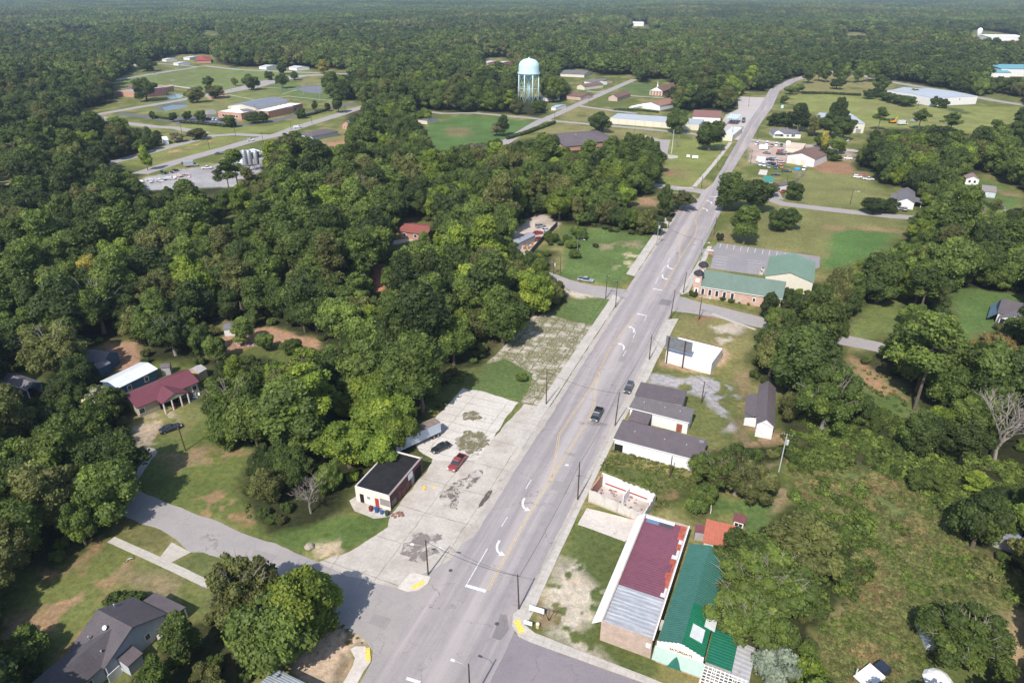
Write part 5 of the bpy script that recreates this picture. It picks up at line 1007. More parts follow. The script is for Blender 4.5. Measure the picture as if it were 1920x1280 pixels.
def roofmesh(f, kind, e, rise, th=0.14):
    L, W, s = f.L/2, f.W/2, f.s; m = MB()
    if kind == 'gx':
        m.slab([(-L, -W, e), (L, -W, e), (L, 0, e+rise), (-L, 0, e+rise)], th); m.slab([(-L, 0, e+rise), (L, 0, e+rise), (L, W, e), (-L, W, e)], th)
    elif kind == 'gy':
        m.slab([(-L, -W, e), (0, -W, e+rise), (0, W, e+rise), (-L, W, e)], th); m.slab([(0, -W, e+rise), (L, -W, e), (L, W, e), (0, W, e+rise)], th)
    elif kind == 'hip':
        if L >= W: r0, r1 = (-L+W*.9, 0, e+rise), (L-W*.9, 0, e+rise)
        else: r0, r1 = (0, -W+L*.9, e+rise), (0, W-L*.9, e+rise)
        a, b, c, d = (-L, -W, e), (L, -W, e), (L, W, e), (-L, W, e)
        if L >= W: m.add([a, b, c, d, r0, r1], [(0, 1, 5, 4), (1, 2, 5), (2, 3, 4, 5), (3, 0, 4), (3, 2, 1, 0)])
        else: m.add([a, b, c, d, r0, r1], [(0, 1, 4), (1, 2, 5, 4), (2, 3, 5), (3, 0, 4, 5), (3, 2, 1, 0)])
    elif kind in ('shedA', 'shedB'):
        k = -s if kind == 'shedA' else s; za, zb = (e+rise, e) if k < 0 else (e, e+rise)
        m.slab([(-L, -W, za), (L, -W, za), (L, W, zb), (-L, W, zb)], th)
    elif kind == 'shedC': m.slab([(-L, -W, e+rise), (L, -W, e), (L, W, e), (-L, W, e+rise)], th)
    elif kind == 'shedD': m.slab([(-L, -W, e), (L, -W, e+rise), (L, W, e+rise), (-L, W, e)], th)
    elif kind == 'flat': m.slab([(-L+.2, -W+.2, e-rise), (L-.2, -W+.2, e-rise), (L-.2, W-.2, e-rise), (-L+.2, W-.2, e-rise)], 0.15)
    elif kind == 'slab': m.slab([(-L, -W, e), (L, -W, e), (L, W, e), (-L, W, e)], 0.2)
    return m
def wallmesh(f, kind, e, rise, ov):
    L, W, s = f.L/2-ov, f.W/2-ov, f.s; m = MB(); d = 0.15
    if kind == 'gx':
        k = e-d+rise*ov/(f.W/2); t = e+rise-d; P = [(-W, 0), (W, 0), (W, k), (0, t), (-W, k)]
        m.add([(-L, y, z) for y, z in P]+[(L, y, z) for y, z in P], [(4, 3, 2, 1, 0), (5, 6, 7, 8, 9), (0, 1, 6, 5), (1, 2, 7, 6), (4, 0, 5, 9), (2, 3, 8, 7), (3, 4, 9, 8)])
    elif kind == 'gy':
        k = e-d+rise*ov/(f.L/2); t = e+rise-d; P = [(-L, 0), (L, 0), (L, k), (0, t), (-L, k)]
        m.add([(x, -W, z) for x, z in P]+[(x, W, z) for x, z in P], [(0, 1, 2, 3, 4), (9, 8, 7, 6, 5), (1, 0, 5, 6), (2, 1, 6, 7), (0, 4, 9, 5), (3, 2, 7, 8), (4, 3, 8, 9)])
    elif kind in ('shedA', 'shedB', 'shedC', 'shedD'):
        r = rise*0.985; za = {'shedA': (-s, 'y'), 'shedB': (s, 'y'), 'shedC': (-1, 'x'), 'shedD': (1, 'x')}[kind]
        def hz(x, y): q = (y/W if za[1] == 'y' else x/L)*za[0]; return e-d+r*(q*0.5*(1-ov/(W if za[1] == 'y' else L))+0.5)
        P = [(-L, -W), (L, -W), (L, W), (-L, W)]; m.add([(x, y, 0) for x, y in P]+[(x, y, hz(x, y)) for x, y in P], [(3, 2, 1, 0), (4, 5, 6, 7), (0, 1, 5, 4), (1, 2, 6, 5), (2, 3, 7, 6), (3, 0, 4, 7)])
    elif kind == 'flat':
        t = 0.22; m.box(-L, L, -W, -W+t, 0, e); m.box(-L, L, W-t, W, 0, e); m.box(-L, -L+t, -W+t, W-t, 0, e); m.box(L-t, L, -W+t, W-t, 0, e)
    else: m.box(-L, L, -W, W, 0, e-d)
    return m
def bld(name, label, cat, P0, P1, P2, e, kind, rise, wall, roof, ov=0.35, wins=(), doors=(), chim=(), group=None, parent=None):
    f = rect(P0, P1, P2, e); f.e = e; f.ov = 0 if kind in ('flat',) else ov
    if parent is None: r = empty(name, f.c.x, f.c.y, 0, f.rz, label, cat, group)
    else: r = parent
    f.root = r
    w = wallmesh(f, kind, e, rise, f.ov).obj('wall', wall, r); rf = roofmesh(f, kind, e, rise).obj('roof', roof, r); f.roof = rf; f.wall = w
    for q in wins: window(r, f, *q, ov=f.ov)
    for q in doors: door(r, f, *q, ov=f.ov)
    for (u, v, h, s_) in chim: m = MB(); x, y = -f.L/2+f.L*u, (-f.W/2+f.W*v); m.box(x-s_/2, x+s_/2, y-s_/2, y+s_/2, e-0.3, e+h); m.obj('chimney', B_RED if s_ > .5 else STEEL, rf)
    return f
def part(name, m, mat, root, smooth=False): return m.obj(name, mat, root, smooth)
def addpart(f, name, mat, x0, x1, y0, y1, z0, z1): m = MB(); m.box(x0, x1, y0, y1, z0, z1); return m.obj(name, mat, f.root)

# --- near right: the metal roofed brick store
f = bld('brick_store', 'long brick store with a maroon and bare metal ribbed roof and a white side awning', 'store', (1127.6,1163.6), (1224,1198), (1211,962), 4.3, 'flat', 0.35, B_PALE, M_metalroof('roof_maroon', (0.21,0.072,0.098), 'Y', 0.55, 0.0, rough=0.5), 0)
L, W, s = f.L/2, f.W/2, f.s
yA = -s*W; d = s
m = MB(); y1 = yA+d*(2*W*0.315); m.slab([(-L+.25, min(yA+d*.3, y1), 4.02), (L-.25, min(yA+d*.3, y1), 4.02), (L-.25, max(yA+d*.3, y1), 4.02), (-L+.25, max(yA+d*.3, y1), 4.02)], .05)
m.obj('bare_metal_sheeting', M_metalroof('roof_galvanised', (0.37,0.38,0.40), 'Y', 0.8, 0.45, (0.40,0.33,0.28), 0.6, 0.75, (0.62,0.60,0.60)), f.roof)
m = MB(); m.slab([(-L-1.5, -W, 3.1), (-L-.0, -W, 4.25), (-L-.0, W, 4.25), (-L-1.5, W, 3.1)], .08); m.obj('awning', M_plain('awning_white', (0.8,0.79,0.78), .6, 0, .05), f.root)
for k, c_, mt in ((0.055, 1.7, 'blue'), (0.055, 4.3, 'dark')):
    y = yA+d*(2*W*(1-.035)); m = MB(); m.box(-L+c_-1.1 if mt == 'blue' else -L+c_-1.2, -L+c_+1.2, min(y, y-d*.9), max(y, y-d*.9), 3.99, 4.06); m.obj('roof_patch', M_plain('patch_'+mt, (0.12,0.22,0.33) if mt == 'blue' else (0.07,0.075,0.09), .6), f.roof)
m = MB(); y = yA+d*(2*W*(1-.012)); m.box(-L+.3, L-2.5, min(y, y-d*.5), max(y, y-d*.5), 3.99, 4.3); m.obj('roof_flashing', WHITE, f.roof)
rr = random.Random(3); m = MB(); m2 = MB(); q = 0.33
while q < 0.97:
    q2 = q+rr.uniform(.02, .06); wd = rr.uniform(.3, 1.1); ya, yb = yA+d*2*W*q, yA+d*2*W*q2; wh = rr.random() < .45
    m = MB(); m.box(L-.28-wd, L-.25, min(ya, yb), max(ya, yb), 3.99, 4.05+rr.random()*.03); m.obj('roof_edge_patch', M_plain('patch_white', (0.62,0.60,0.58), .8, 0, .15) if wh else M_plain('patch_red', (0.40,0.10,0.065), .8, 0, .35), f.roof); q = q2
m = MB(); obox(m, *[wallpt(f, 'A', .93)[i] for i in (0, 1, 2)], 0.7, .05, 2.2, 3.1); m.obj('notice_board', WHITE, f.root)
addpart(f, 'roof_trim', WHITE, L-.02, L+.16, -W, W, 4.1, 4.36)

# --- green roofed building with stepped white parapet and lettering
f = bld('green_roofed_shop', 'long green metal roofed shop with a white stepped gable parapet and painted sign', 'shop', (1232,1205), (1319,1237), (1292,1018), 4.2, 'gy', 1.0, W_PALEBLUE, M_metalroof('roof_teal', (0.05,0.155,0.112), 'Y', 0.45, rough=0.38), 0.15)
L, W, s = f.L/2, f.W/2, f.s; d = s; yA = -s*W
m = MB(); ya, yb = yA+d*.3, yA+d*2*W*.40
m.slab([(0.05, min(ya, yb), 5.24), (L-.02, min(ya, yb), 4.25), (L-.02, max(ya, yb), 4.25), (0.05, max(ya, yb), 5.24)], .05); m.obj('bright_green_sheeting', M_metalroof('roof_bright_green', (0.012,0.16,0.075), 'Y', 0.45, rough=0.42), f.roof)
for (x_, q, a) in ((L*.50, .17, .95), (L*.93, .31, .8)):
    m = MB(); zc = 5.24-(x_/L)*1.0; yy = yA+d*2*W*q; m.slab([(x_-a, yy-1.3, zc+a/L+.06), (x_+a, yy-1.3, zc-a/L+.06), (x_+a, yy+1.3, zc-a/L+.06), (x_-a, yy+1.3, zc+a/L+.06)], .06); m.obj('skylight', M_plain('skylight_sheet', (0.6,0.62,0.6), .4), f.roof)
m = MB(); n = 12; yo = yA
for i in range(n):      # stepped parapet
    x0 = -L+2*L*i/n; x1 = -L+2*L*(i+1)/n; mid = abs((i+.5)/n-.5)*2; h = 5.75-1.25*mid
    m.box(x0, x1, min(yo-d*.12, yo+d*.16), max(yo-d*.12, yo+d*.16), 3.6, h)
m.obj('parapet', WHITE, f.root)
zs = 3.75; m = MB(); m.slab([(-L-.2, yo-d*1.9, 2.75), (L+.2, yo-d*1.9, 2.75), (L+.2, yo-d*.1, zs), (-L-.2, yo-d*.1, zs)] if d > 0 else [(-L-.2, yo+.1, zs), (L+.2, yo+.1, zs), (L+.2, yo+1.9, 2.75), (-L-.2, yo+1.9, 2.75)], .08)
m.obj('awning', M_metalroof('awning_pale_green', (0.34,0.46,0.38), 'X', 0.35, 0.3, (0.45,0.42,0.38), 0.6, 0.5, (0.42,0.50,0.42)), f.root)
m = MB(); xc = -L*.08; yy = yo-d*2.0; m.add([(xc-1.1, yy, 2.62), (xc+1.1, yy, 2.62), (xc, yy, 3.5), (xc-1.1, yy+d*.3, 2.7), (xc+1.1, yy+d*.3, 2.7), (xc, yo-d*.6, 3.62)], [(0, 1, 2), (5, 4, 3), (0, 2, 5, 3), (1, 4, 5, 2), (0, 3, 4, 1)]); m.obj('awning_gable', M_plain('gable_teal', (0.03,0.16,0.12), .5), f.root)
for u in (.16, .43, .70):
    m = MB(); c, n_, t = wallpt(f, 'A', u, .15); obox(m, c, n_, t, 1.5, .12, 1.2, 2.3); o = m.obj('window', WHITE, f.root); m = MB(); obox(m, c, n_, t, 1.1, .15, 1.5, 2.0); m.obj('pane', M_plain('shop_pane', (0.25,0.10,0.08), .4), o)
m = MB(); c, n_, t = wallpt(f, 'A', .5, .15); obox(m, c, n_, t, 2*L-.3, .06, 0.0, 1.05); m.obj('brick_skirting', M_brick('brick_rose', (0.5,0.27,0.23), (0.58,0.36,0.30)), f.root)
m = MB(); obox(m, wallpt(f, 'A', .30, .15)[0], n_, t, .95, .10, 0.05, 2.1); m.obj('door', W_GREY, f.root)
def lettering(txt, parent, size, loc, rot, mat, name='lettering'):
    cu = bpy.data.curves.new('lettering', 'FONT'); cu.body = txt; cu.size = size; cu.extrude = 0.02; cu.align_x = 'CENTER'
    o = bpy.data.objects.new('tmp', cu); COL.objects.link(o); dg = bpy.context.evaluated_depsgraph_get(); me = bpy.data.meshes.new_from_object(o.evaluated_get(dg)); bpy.data.objects.remove(o)
    me.materials.clear(); me.materials.append(mat); o = bpy.data.objects.new(name, me); COL.objects.link(o); o.parent = parent; o.location = loc; o.rotation_euler = rot; return o
flip = 0 if d > 0 else math.pi
lettering('SATURDAYS', f.root, 0.62, (0.05*L, yo-d*.16, 4.02), (math.pi/2, 0, flip), M_plain('sign_black', (0.05,0.04,0.03), .6))
lettering('SATURDAYS', f.root, 0.62, (0.05*L-.07*d, yo-d*.145, 4.09), (math.pi/2, 0, flip), M_plain('sign_gold', (0.62,0.38,0.08), .6), 'lettering_highlight')
addpart(f, 'vent_box', M_plain('vent_cream', (.5,.45,.4), .7), -L-.5, -L-.05, yA+d*4.2-.6, yA+d*4.2+.6, 2.9, 3.9)

# --- patio building beside it
f = bld('patio_shelter', 'green corrugated patio roof with grey side roof and white lattice pergola', 'shelter', (1322.5,1239), (1372,1257.5), (1333,1180), 3.1, 'shedB', 0.5, W_GREY, M_metalroof('roof_patio_green', (0.015,0.15,0.085), 'Y', 0.5), 0.05)
L, W, s = f.L/2, f.W/2, f.s; d = s; yA = -s*W
m = MB(); m.slab([(L+.02, -W-.6, 2.6), (L+2.6, -W-.6, 2.5), (L+2.6, W, 2.6), (L+.02, W, 2.9)], .1); m.obj('side_roof', M_metalroof('roof_pale_tin', (0.46,0.45,0.46), 'Y', 0.8, 0.6, (0.35,0.24,0.18)), f.root)
m = MB()
for i in range(11): x = -L+(2*L+2.2)*i/10; m.box(x-.06, x+.06, min(yA-d*3.0, yA-d*.05), max(yA-d*3.0, yA-d*.05), 2.45, 2.57)
for k in range(6): y = yA-d*(.3+k*.55); m.box(-L-.15, L+2.35, y-.05, y+.05, 2.58, 2.68)
for i in range(5):
    for yy in (yA-d*2.9, yA-d*.3): x = -L+(2*L+2.2)*i/4; m.box(x-.08, x+.08, yy-.08, yy+.08, 0, 2.45)
for k in range(3): m.box(-L-.1, L+2.3, yA-d*2.95-.03, yA-d*2.95+.03, .4+k*.65, .5+k*.65)
m.obj('pergola', WHITE, f.root)
m = MB(); rr = random.Random(5)
for i in range(12): x = -L+(2*L+2)*rr.random(); y = yA-d*rr.uniform(.5, 2.6); m.box(x-.25, x+.25, y-.2, y+.2, .0, rr.uniform(.4, 1.3))
m.obj('stored_goods', M_plain('goods_brown', (0.25,0.13,0.09), .8, 0, .5), f.root)
m = MB(); m.box(-L-.3, L+2.8, min(yA-d*3.6, yA), max(yA-d*3.6, yA), 0.02, 0.1); m.obj('patio_floor', c_clean, f.root)
f = bld('orange_shed', 'shed with a faded orange red metal roof and pale open front', 'shed', (1317,1015), (1377,1030), (1327,976.5), 2.9, 'shedB', 0.5, W_CREAM, M_metalroof('roof_orange', (0.52,0.16,0.095), 'X', 0.5, 0.15, (0.5,0.3,0.22)), 0.25, wins=(('A',.2,.9,1.0,1.1),('A',.45,.9,1.0,1.1),('A',.72,.9,1.0,1.1)))
bld('leanto_shed', 'small maroon lean-to beside the orange roofed shed', 'shed', (1303,996), (1322,999), (1306,984), 2.2, 'shedB', 0.3, W_GREY, M_metalroof('roof_maroon_small', (0.20,0.07,0.08), 'X', 0.4), 0.1)
f = bld('hutch', 'little raised hutch with a dark red roof in the yard', 'hutch', (1374,974), (1397.5,981), (1377,962), 1.9, 'shedB', 0.3, M_plain('wood_grey', (0.33,0.28,0.22), .9, 0, .2), M_metalroof('roof_hutch', (0.20,0.075,0.075), 'X', 0.3), 0.2, wins=(('A',.3,.6,.6,.7),('A',.7,.6,.6,.7)))

# --- roofless ruin
f = rect((1104.6,917.4), (1208,957), (1122.7,883), 3.2); f.root = empty('roofless_building', f.c.x, f.c.y, 0, f.rz, 'roofless ruined building with peeling white inner walls and debris inside', 'ruin')
L, W, s = f.L/2, f.W/2, f.s; d = s; t = .28
def ruinwall(name, pts, nrm, mat, seed):    # wall with a ragged broken top: pts along the base, thickness to the inside
    rr = random.Random(seed); a, b, h0, h1 = pts; a = Vector(a); b = Vector(b); N = 22; V = []; F = []; nn = Vector(nrm)
    for i in range(N+1):
        k = i/N; p = a.lerp(b, k); h = h0+(h1-h0)*k+rr.choice((0, 0, 0, -.15, -.3, .05))*(.6+k); V += [(p.x, p.y, 0), (p.x, p.y, h), (p.x+nn.x*t, p.y+nn.y*t, h-.03), (p.x+nn.x*t, p.y+nn.y*t, 0)]
    for i in range(N):
        q = i*4; F += [(q, q+4, q+5, q+1), (q+1, q+5, q+6, q+2), (q+2, q+6, q+7, q+3), (q+3, q+7, q+4, q)]
    F += [(0, 1, 2, 3), (N*4+3, N*4+2, N*4+1, N*4)]; mobj(name, V, F, mat, f.root)
ruinwall('front_wall', ((-L, -s*W), (L, -s*W), 3.2, 2.2), (0, s), W_STAIN, 1); ruinwall('back_wall', ((-L, s*W), (L, s*W), 3.2, 2.9), (0, -s), W_WHITE, 2)
ruinwall('side_wall', ((-L+.002, -s*(W-t-.01)), (-L+.002, s*(W-t-.01)), 3.3, 3.3), (1, 0), B_RED, 3); ruinwall('side_wall', ((L-.002, -s*(W-t-.01)), (L-.002, s*(W-t-.01)), 2.2, 2.8), (-1, 0), W_STAIN, 4)
addpart(f, 'partition_wall', W_WHITE, L*.05, L*.05+.2, -W*.1 if s > 0 else -W*.9, W*.9 if s > 0 else W*.1, 0, 2.4)
m = MB(); m.box(-L+t+.02, L-t-.02, -W+t+.02, W-t-.02, 0, .12); m.obj('floor', M_concrete('ruin_floor', (0.52,0.46,0.42), (0, 0), 0.0, 0.8), f.root)
m = MB(); rr = random.Random(9)
for i in range(60):
    x = rr.uniform(-L+.5, L-.5); y = rr.uniform(-W+.5, W-.5); a = rr.uniform(.08, .35); m.box(x-a, x+a, y-a*.7, y+a*.7, .12, .12+rr.uniform(.05, .35), .7)
m.obj('rubble', M_plain('rubble', (0.28,0.19,0.17), .95, 0, .6, 3), f.root)
m = MB(); m.box(-L+1, L-1.5, s*(W-.6)-.06, s*(W-.6)+.06, 1.2, 1.4); m.obj('fallen_beam', REDD, f.root)

# --- white shops up the street
f = bld('long_white_shop', 'long white walled shop with a dark grey roof, nearest of the white shops', 'shop', (1149.5,822), (1314,864.5), (1165,789.5), 3.3, 'shedB', 0.7, W_WHITE, R_PURP, 0.3, doors=(('A',.055,1.9,1.9,DARK),))
f_long = f
m = MB(); m.box(f.L/2-1.6, f.L/2-.6, f.s*f.W/2-f.s*1.2-.3, f.s*f.W/2-f.s*1.2+.3, 3.9, 4.2); m.obj('roof_aerial', STEEL, f.roof)
f = bld('double_white_shop', 'white shop with a patched grey roof and a rust red door in its long wall', 'shop', (1179,764), (1292.5,792.5), (1190,742), 3.4, 'shedB', 0.45, W_WHITE, R_MID, 0.3, doors=(('A',.865,1.3,2.2,RUSTD),))
f_dbl = f
g = bld('x', None, None, (1190,742), (1280,760), (1198,715), 3.75, 'shedA', 0.3, W_GREY, R_PURP, 0.2, parent=empty('rear_wing', 0, 0))
# rear wing and screened porch are parts of the same shop
def reparent(fr, to, frame):
    r = fr.root; M = Matrix.Translation((frame.c.x, frame.c.y, 0)) @ Matrix.Rotation(frame.rz, 4, 'Z'); R = Matrix.Translation((fr.c.x, fr.c.y, 0)) @ Matrix.Rotation(fr.rz, 4, 'Z')
    for c in list(r.children): c.parent = to; c.matrix_parent_inverse = Matrix.Identity(4); c.matrix_basis = M.inverted() @ R @ c.matrix_basis
    bpy.data.objects.remove(r)
reparent(g, f.root, f)
g = bld('x', None, None, (1177.5,786.5), (1215,795.5), (1180.5,768.5), 2.6, 'shedB', 0.45, DARK, R_PURP, 0.15, parent=empty('porch', 0, 0)); reparent(g, f.root, f)
f = bld('white_block_shop', 'white painted flat roofed block building behind the bare billboard', 'shop', (1249,658), (1335,680.5), (1266,630), 3.5, 'flat', 0.4, W_WHITE, M_WHITEROOF, 0)
m = MB(); L, W = f.L/2, f.W/2; m.box(-L, L, f.s*W-.13, f.s*W+.13, 3.5, 3.62); m.obj('coping', B_DARK, f.roof)
# billboard
b0 = Vector(G(1249, 681)); b1 = Vector(G(1279, 690)); dd = (b1-b0).normalized(); c0 = (b0+b1)/2; hb = 8.2
e = empty('billboard', c0.x, c0.y, 0, math.atan2(dd.y, dd.x), 'bare grey slatted billboard on two tall rust brown steel posts', 'billboard'); D = (b1-b0).length/2
for sg in (-1, 1): m = MB(); m.box(sg*D-.14, sg*D+.14, -.14, .14, 0, hb); m.obj('post', M_plain('rust_steel', (0.10,0.055,0.05), .8, .2, .3), e)
m = MB()
for k in range(8): z = 4.9+k*.42; m.box(-D-.9, D+1.9, .22, .30, z, z+.38)
m.obj('panel', M_plain('panel_grey', (0.20,0.21,0.22), .55, .3, .2), e)
m = MB(); m.box(-D-.9, D+1.9, .0, .9, 4.6, 4.68); [m.box(x-.05, x+.05, .30, .42, 4.8, 8.3) for x in (-D, -D/2, 0, D/2, D, D+1.2)]; m.obj('catwalk', STEEL, e)
for fr_ in (SHOPS := [f_long, f_dbl]):
    c, n, t = wallpt(fr_, 'A', .5, 0); m = MB(); obox(m, c-n*.02, n, t, fr_.L, .03, fr_.e-.17, fr_.e+.02); m.obj('fascia', WHITE, fr_.root)
    for q_ in (.2, .55, .8): m = MB(); m.lathe([(.12, 0), (.12, .45), (.2, .5), (.1, .62)], 8); o = m.obj('roof_vent', STEEL, fr_.roof); o.location = (-fr_.L/2+fr_.L*q_, 0, fr_.e+.25)
# barn
f = bld('grey_barn', 'narrow white barn with a dark gable roof and a side lean-to', 'barn', (1417.5,794), (1453,800.5), (1424,722), 3.6, 'gy', 1.7, W_WHITE, R_PURP, 0.25)
L, W, s = f.L/2, f.W/2, f.s; d = s; y0, y1 = -s*W+d*2*W*.22, -s*W+d*2*W*.80
m = MB(); m.slab([(-L-2.6, min(y0, y1), 2.3), (-L+.1, min(y0, y1), 3.3), (-L+.1, max(y0, y1), 3.3), (-L-2.6, max(y0, y1), 2.3)], .12); m.obj('leanto_roof', R_PURP, f.root)
m = MB(); m.box(-L-2.4, -L+.2, min(y0, y1)+.2, max(y0, y1)-.2, 0, 2.2); m.obj('leanto_wall', W_WHITE, f.root)

# --- church
f = bld('brick_church', 'brick church with a long green metal roof and two domed brick turrets', 'church', (1311.5,536.5), (1467.5,561), (1323.5,514), 3.9, 'gx', 3.8, B_CHURCH, M_metalroof('roof_church', (0.15,0.205,0.165), 'X', 0.5, rough=0.35), 0.35,
        wins=[('A', u, 1.1, 0.9, 2.0) for u in (.035,.125,.215,.31,.41)]+[('A',.68,1.4,.7,1.2)], doors=(('A',.50,1.8,1.9,B_PALE),('A',.84,1.6,2.0,REDD),))
L, W, s = f.L/2, f.W/2, f.s
for k, sg in enumerate((-s, s)):
    r = f.root; cx, cy = -L-.9, sg*(W-1.6) ; m = MB(); m.box(cx-1.25, cx+1.25, cy-1.25, cy+1.25, 0, 7.4); tw = m.obj('turret', B_CHURCH, r)
    m = MB(); m.lathe([(1.75, 7.4), (1.8, 7.55), (1.5, 8.2), (.9, 8.7), (.08, 9.0)], 8, cx, cy); m.obj('cap', M_plain('cap_dark', (0.035,0.037,0.045), .5), tw)
    for (zz, hh) in ((5.0, 1.3), (1.0, 2.0)):
        yy = cy+(-s)*1.25; m = MB(); m.box(cx-.62, cx+.62, min(yy, yy-s*.06), max(yy, yy-s*.06), zz, zz+hh); w_ = m.obj('window', WHITE, tw)
        if zz < 2: m = MB(); m.box(cx-.32, cx+.32, min(yy, yy-s*.09), max(yy, yy-s*.09), zz+.25, zz+hh-.25); m.obj('pane', GLASS, w_)
m = MB(); obox(m, wallpt(f, 'A', .5)[0], wallpt(f, 'A', .5)[1], wallpt(f, 'A', .5)[2], 2*L, .05, 3.72, 3.9); m.obj('gutter', WHITE, f.root)
f = bld('church_hall', 'large hall with a bright green gable roof joined behind the church', 'hall', (1434,517), (1526.5,530), (1443,480.5), 4.7, 'gy', 2.4, W_CREAM, M_metalroof('roof_hall', (0.185,0.27,0.185), 'Y', 0.5, rough=0.4), 0.3)
m = MB(); x, y = G(1332, 476.5); e = empty('brick_sign_pier', x, y, 0, -RA, 'small brick pier with a pale cap at the church parking entrance', 'sign'); m.box(-.9, .9, -.25, .25, 0, 1.5); m.obj('pier', B_RED, e); m = MB(); m.box(-1, 1, -.32, .32, 1.5, 1.65); m.obj('cap', WHITE, e)
for i, (px, py) in enumerate(((1430,508),(1427,514))): x, y = G(px, py); e = empty('ac_unit', x, y, 0, -RA, ('farther' if i == 0 else 'nearer')+' of two air conditioning units between church and hall', 'air conditioner'); m = MB(); m.box(-.6, .6, -.6, .6, 0, 1.1); m.obj('casing', M_plain('ac_cream', (.5,.45,.4), .6), e); m = MB(); m.lathe([(.45, 1.1), (.45, 1.16), (.1, 1.18)], 12); m.obj('fan_grille', DARK, e)

# --- near left: black roofed shop
f = bld('black_roofed_shop', 'brick shop with a black tar roof, pink side wall and open garage door', 'shop', (665,911), (730,929.7), (747,846), 3.7, 'flat', 0.28, W_PINK, R_BLACK, 0, doors=(('A',.18,.9,2.1,DARK),('A',.62,.85,2.1,REDD)))
L, W, s = f.L/2, f.W/2, f.s
m = MB(); m.box(L+.0, L+.06, -W, W, 0, 3.7); m.obj('front_wall', B_DARK, f.root)
m = MB(); m.box(L-.3, L+.12, -W-.02, W+.02, 3.7, 3.85); m.obj('coping', M_plain('coping_pink', (.32,.25,.23), .8), f.root)
m = MB(); c, n, t = wallpt(f, 'A', .85); obox(m, c, n, t, 2.2, .06, .9, 2.5); m.obj('boarded_window', M_plain('boards_grey', (.28,.25,.24), .8), f.root)
m = MB(); c, n, t = wallpt(f, 'A', .38); obox(m, c, n, t, .7, .06, 1.4, 2.0); m.obj('window', GREYP, f.root)
for u, w_, h_, mt, nm in ((.83, 2.6, 2.7, DARK, 'garage_opening'), (.10, 1.6, 2.0, GLASS, 'window'), (.27, 1.0, 2.3, M_plain('door_brown', (.16,.07,.06), .7), 'door'), (.50, 1.1, 2.2, M_plain('door_brown', (.16,.07,.06), .7), 'door'), (.66, 1.0, 2.4, GREYP, 'door'), (.38, 1.4, 1.6, M_plain('boards_red', (.22,.08,.07), .8, 0, .3), 'boarded_window')):
    m = MB(); c, n, t = wallpt(f, 'D', u); obox(m, c, n, t, w_, .1, .05 if nm != 'window' else .5, h_); m.obj(nm, mt, f.root)
m = MB(); c, n, t = wallpt(f, 'D', .60); obox(m, c+n*.05, n, t, 1.7, .14, 2.2, 3.5); sg_ = m.obj('sign', WHITE, f.root)
for i, (px, py, cl, wd) in enumerate(((696,957,(.14,.03,.04),'dark red'),(707,959.5,(.02,.08,.25),'blue'),(716,963,(.03,.12,.3),'smaller blue'),(726,966,(.03,.06,.045),'dark green'))):
    x, y = G(px, py); e = empty('wheelie_bin', x, y, 0, f.rz+.1*i, f'{wd} plastic bin in the row at the pink wall of the black roofed shop', 'bin', 'bins at the pink wall'); k = .33 if i != 2 else .27; h = 1.05 if i != 2 else .8
    m = MB(); m.box(-k*.85, k*.85, -k*.85, k*.85, 0.03, h, 1.15); m.obj('body', M_plain('bin_%d' % i, cl, .5), e); m = MB(); m.box(-k*1.02, k*1.02, -k*1.05, k*1.02, h, h+.08, .9); m.obj('lid', M_plain('bin_%d' % i, cl, .5), e)

# --- houses at the left
f = bld('red_roofed_house', 'tan house with a wide dark red metal roof and an open gabled carport', 'house', (256,765.5), (374,715), (227.5,739.5), 3.0, 'gx', 1.9, W_TAN, M_metalroof('roof_darkred', (0.17,0.05,0.062), 'X', 0.4, rough=0.45), 0.4, wins=(('A',.93,1.0,1.0,1.3),('A',.05,1.0,1.2,1.2)))
L, W, s = f.L/2, f.W/2, f.s; d = -s; x0, x1 = -L+2*L*.30, -L+2*L*.72; yw = -s*W; xm = (x0+x1)/2; yo = yw+d*2.8; yi = yw-d*2.6
m = MB()
for a, b in ((x0, xm), (xm, x1)):
    za, zb = (2.95, 4.4) if a == x0 else (4.4, 2.95); q = [(a, yo, za), (b, yo, zb), (b, yi, zb+.05), (a, yi, za+.05)]
    if d > 0: q = q[::-1]
    m.slab(q, .12)
m.obj('carport_roof', MATS['roof_darkred'], f.root)
m = MB(); yy = yo-d*.15; m.add([(x0+.3, yy, 2.85), (x1-.3, yy, 2.85), (xm, yy, 4.2), (x0+.3, yy-d*.1, 2.85), (x1-.3, yy-d*.1, 2.85), (xm, yy-d*.1, 4.2)], [(0, 1, 2), (5, 4, 3), (0, 3, 4, 1), (1, 4, 5, 2), (2, 5, 3, 0)]); m.obj('carport_gable', W_TAN, f.root)
for x in (x0+.3, x0+(x1-x0)*.35, x0+(x1-x0)*.68, x1-.3): m = MB(); m.box(x-.12, x+.12, yy-.12, yy+.12, 0, 2.85); m.obj('post', WHITE, f.root)
m = MB(); m.box(x0+.4, x1-.4, yw+min(d*.05, d*.1), yw+max(d*.05, d*.1), 0.02, 2.6); m.obj('carport_shade_panel', DARK, f.root)  # near-black panel before the tan wall, painting the shade inside the carport
rr = random.Random(2); m = MB()
for i in range(7): x = rr.uniform(x0+1, x1-1); y = yw+d*rr.uniform(.6, 2.2); k = rr.uniform(.15, .4); m.box(x-k, x+k, y-k, y+k, 0, rr.uniform(.3, 1.1))
m.obj('stored_goods', M_plain('goods_red', (.2,.05,.05), .7, 0, .5), f.root)
f = bld('white_roofed_house', 'blue walled long house with a bright white metal roof next to the red roofed house', 'house', (221,728), (296,691), (203.5,707), 3.0, 'gx', .9, W_BLUE, M_metalroof('roof_whitemetal', (0.72,0.73,0.73), 'X', 0.5), 0.3, wins=(('A',.25,1,.9,1.2),('A',.7,1,.9,1.2)))
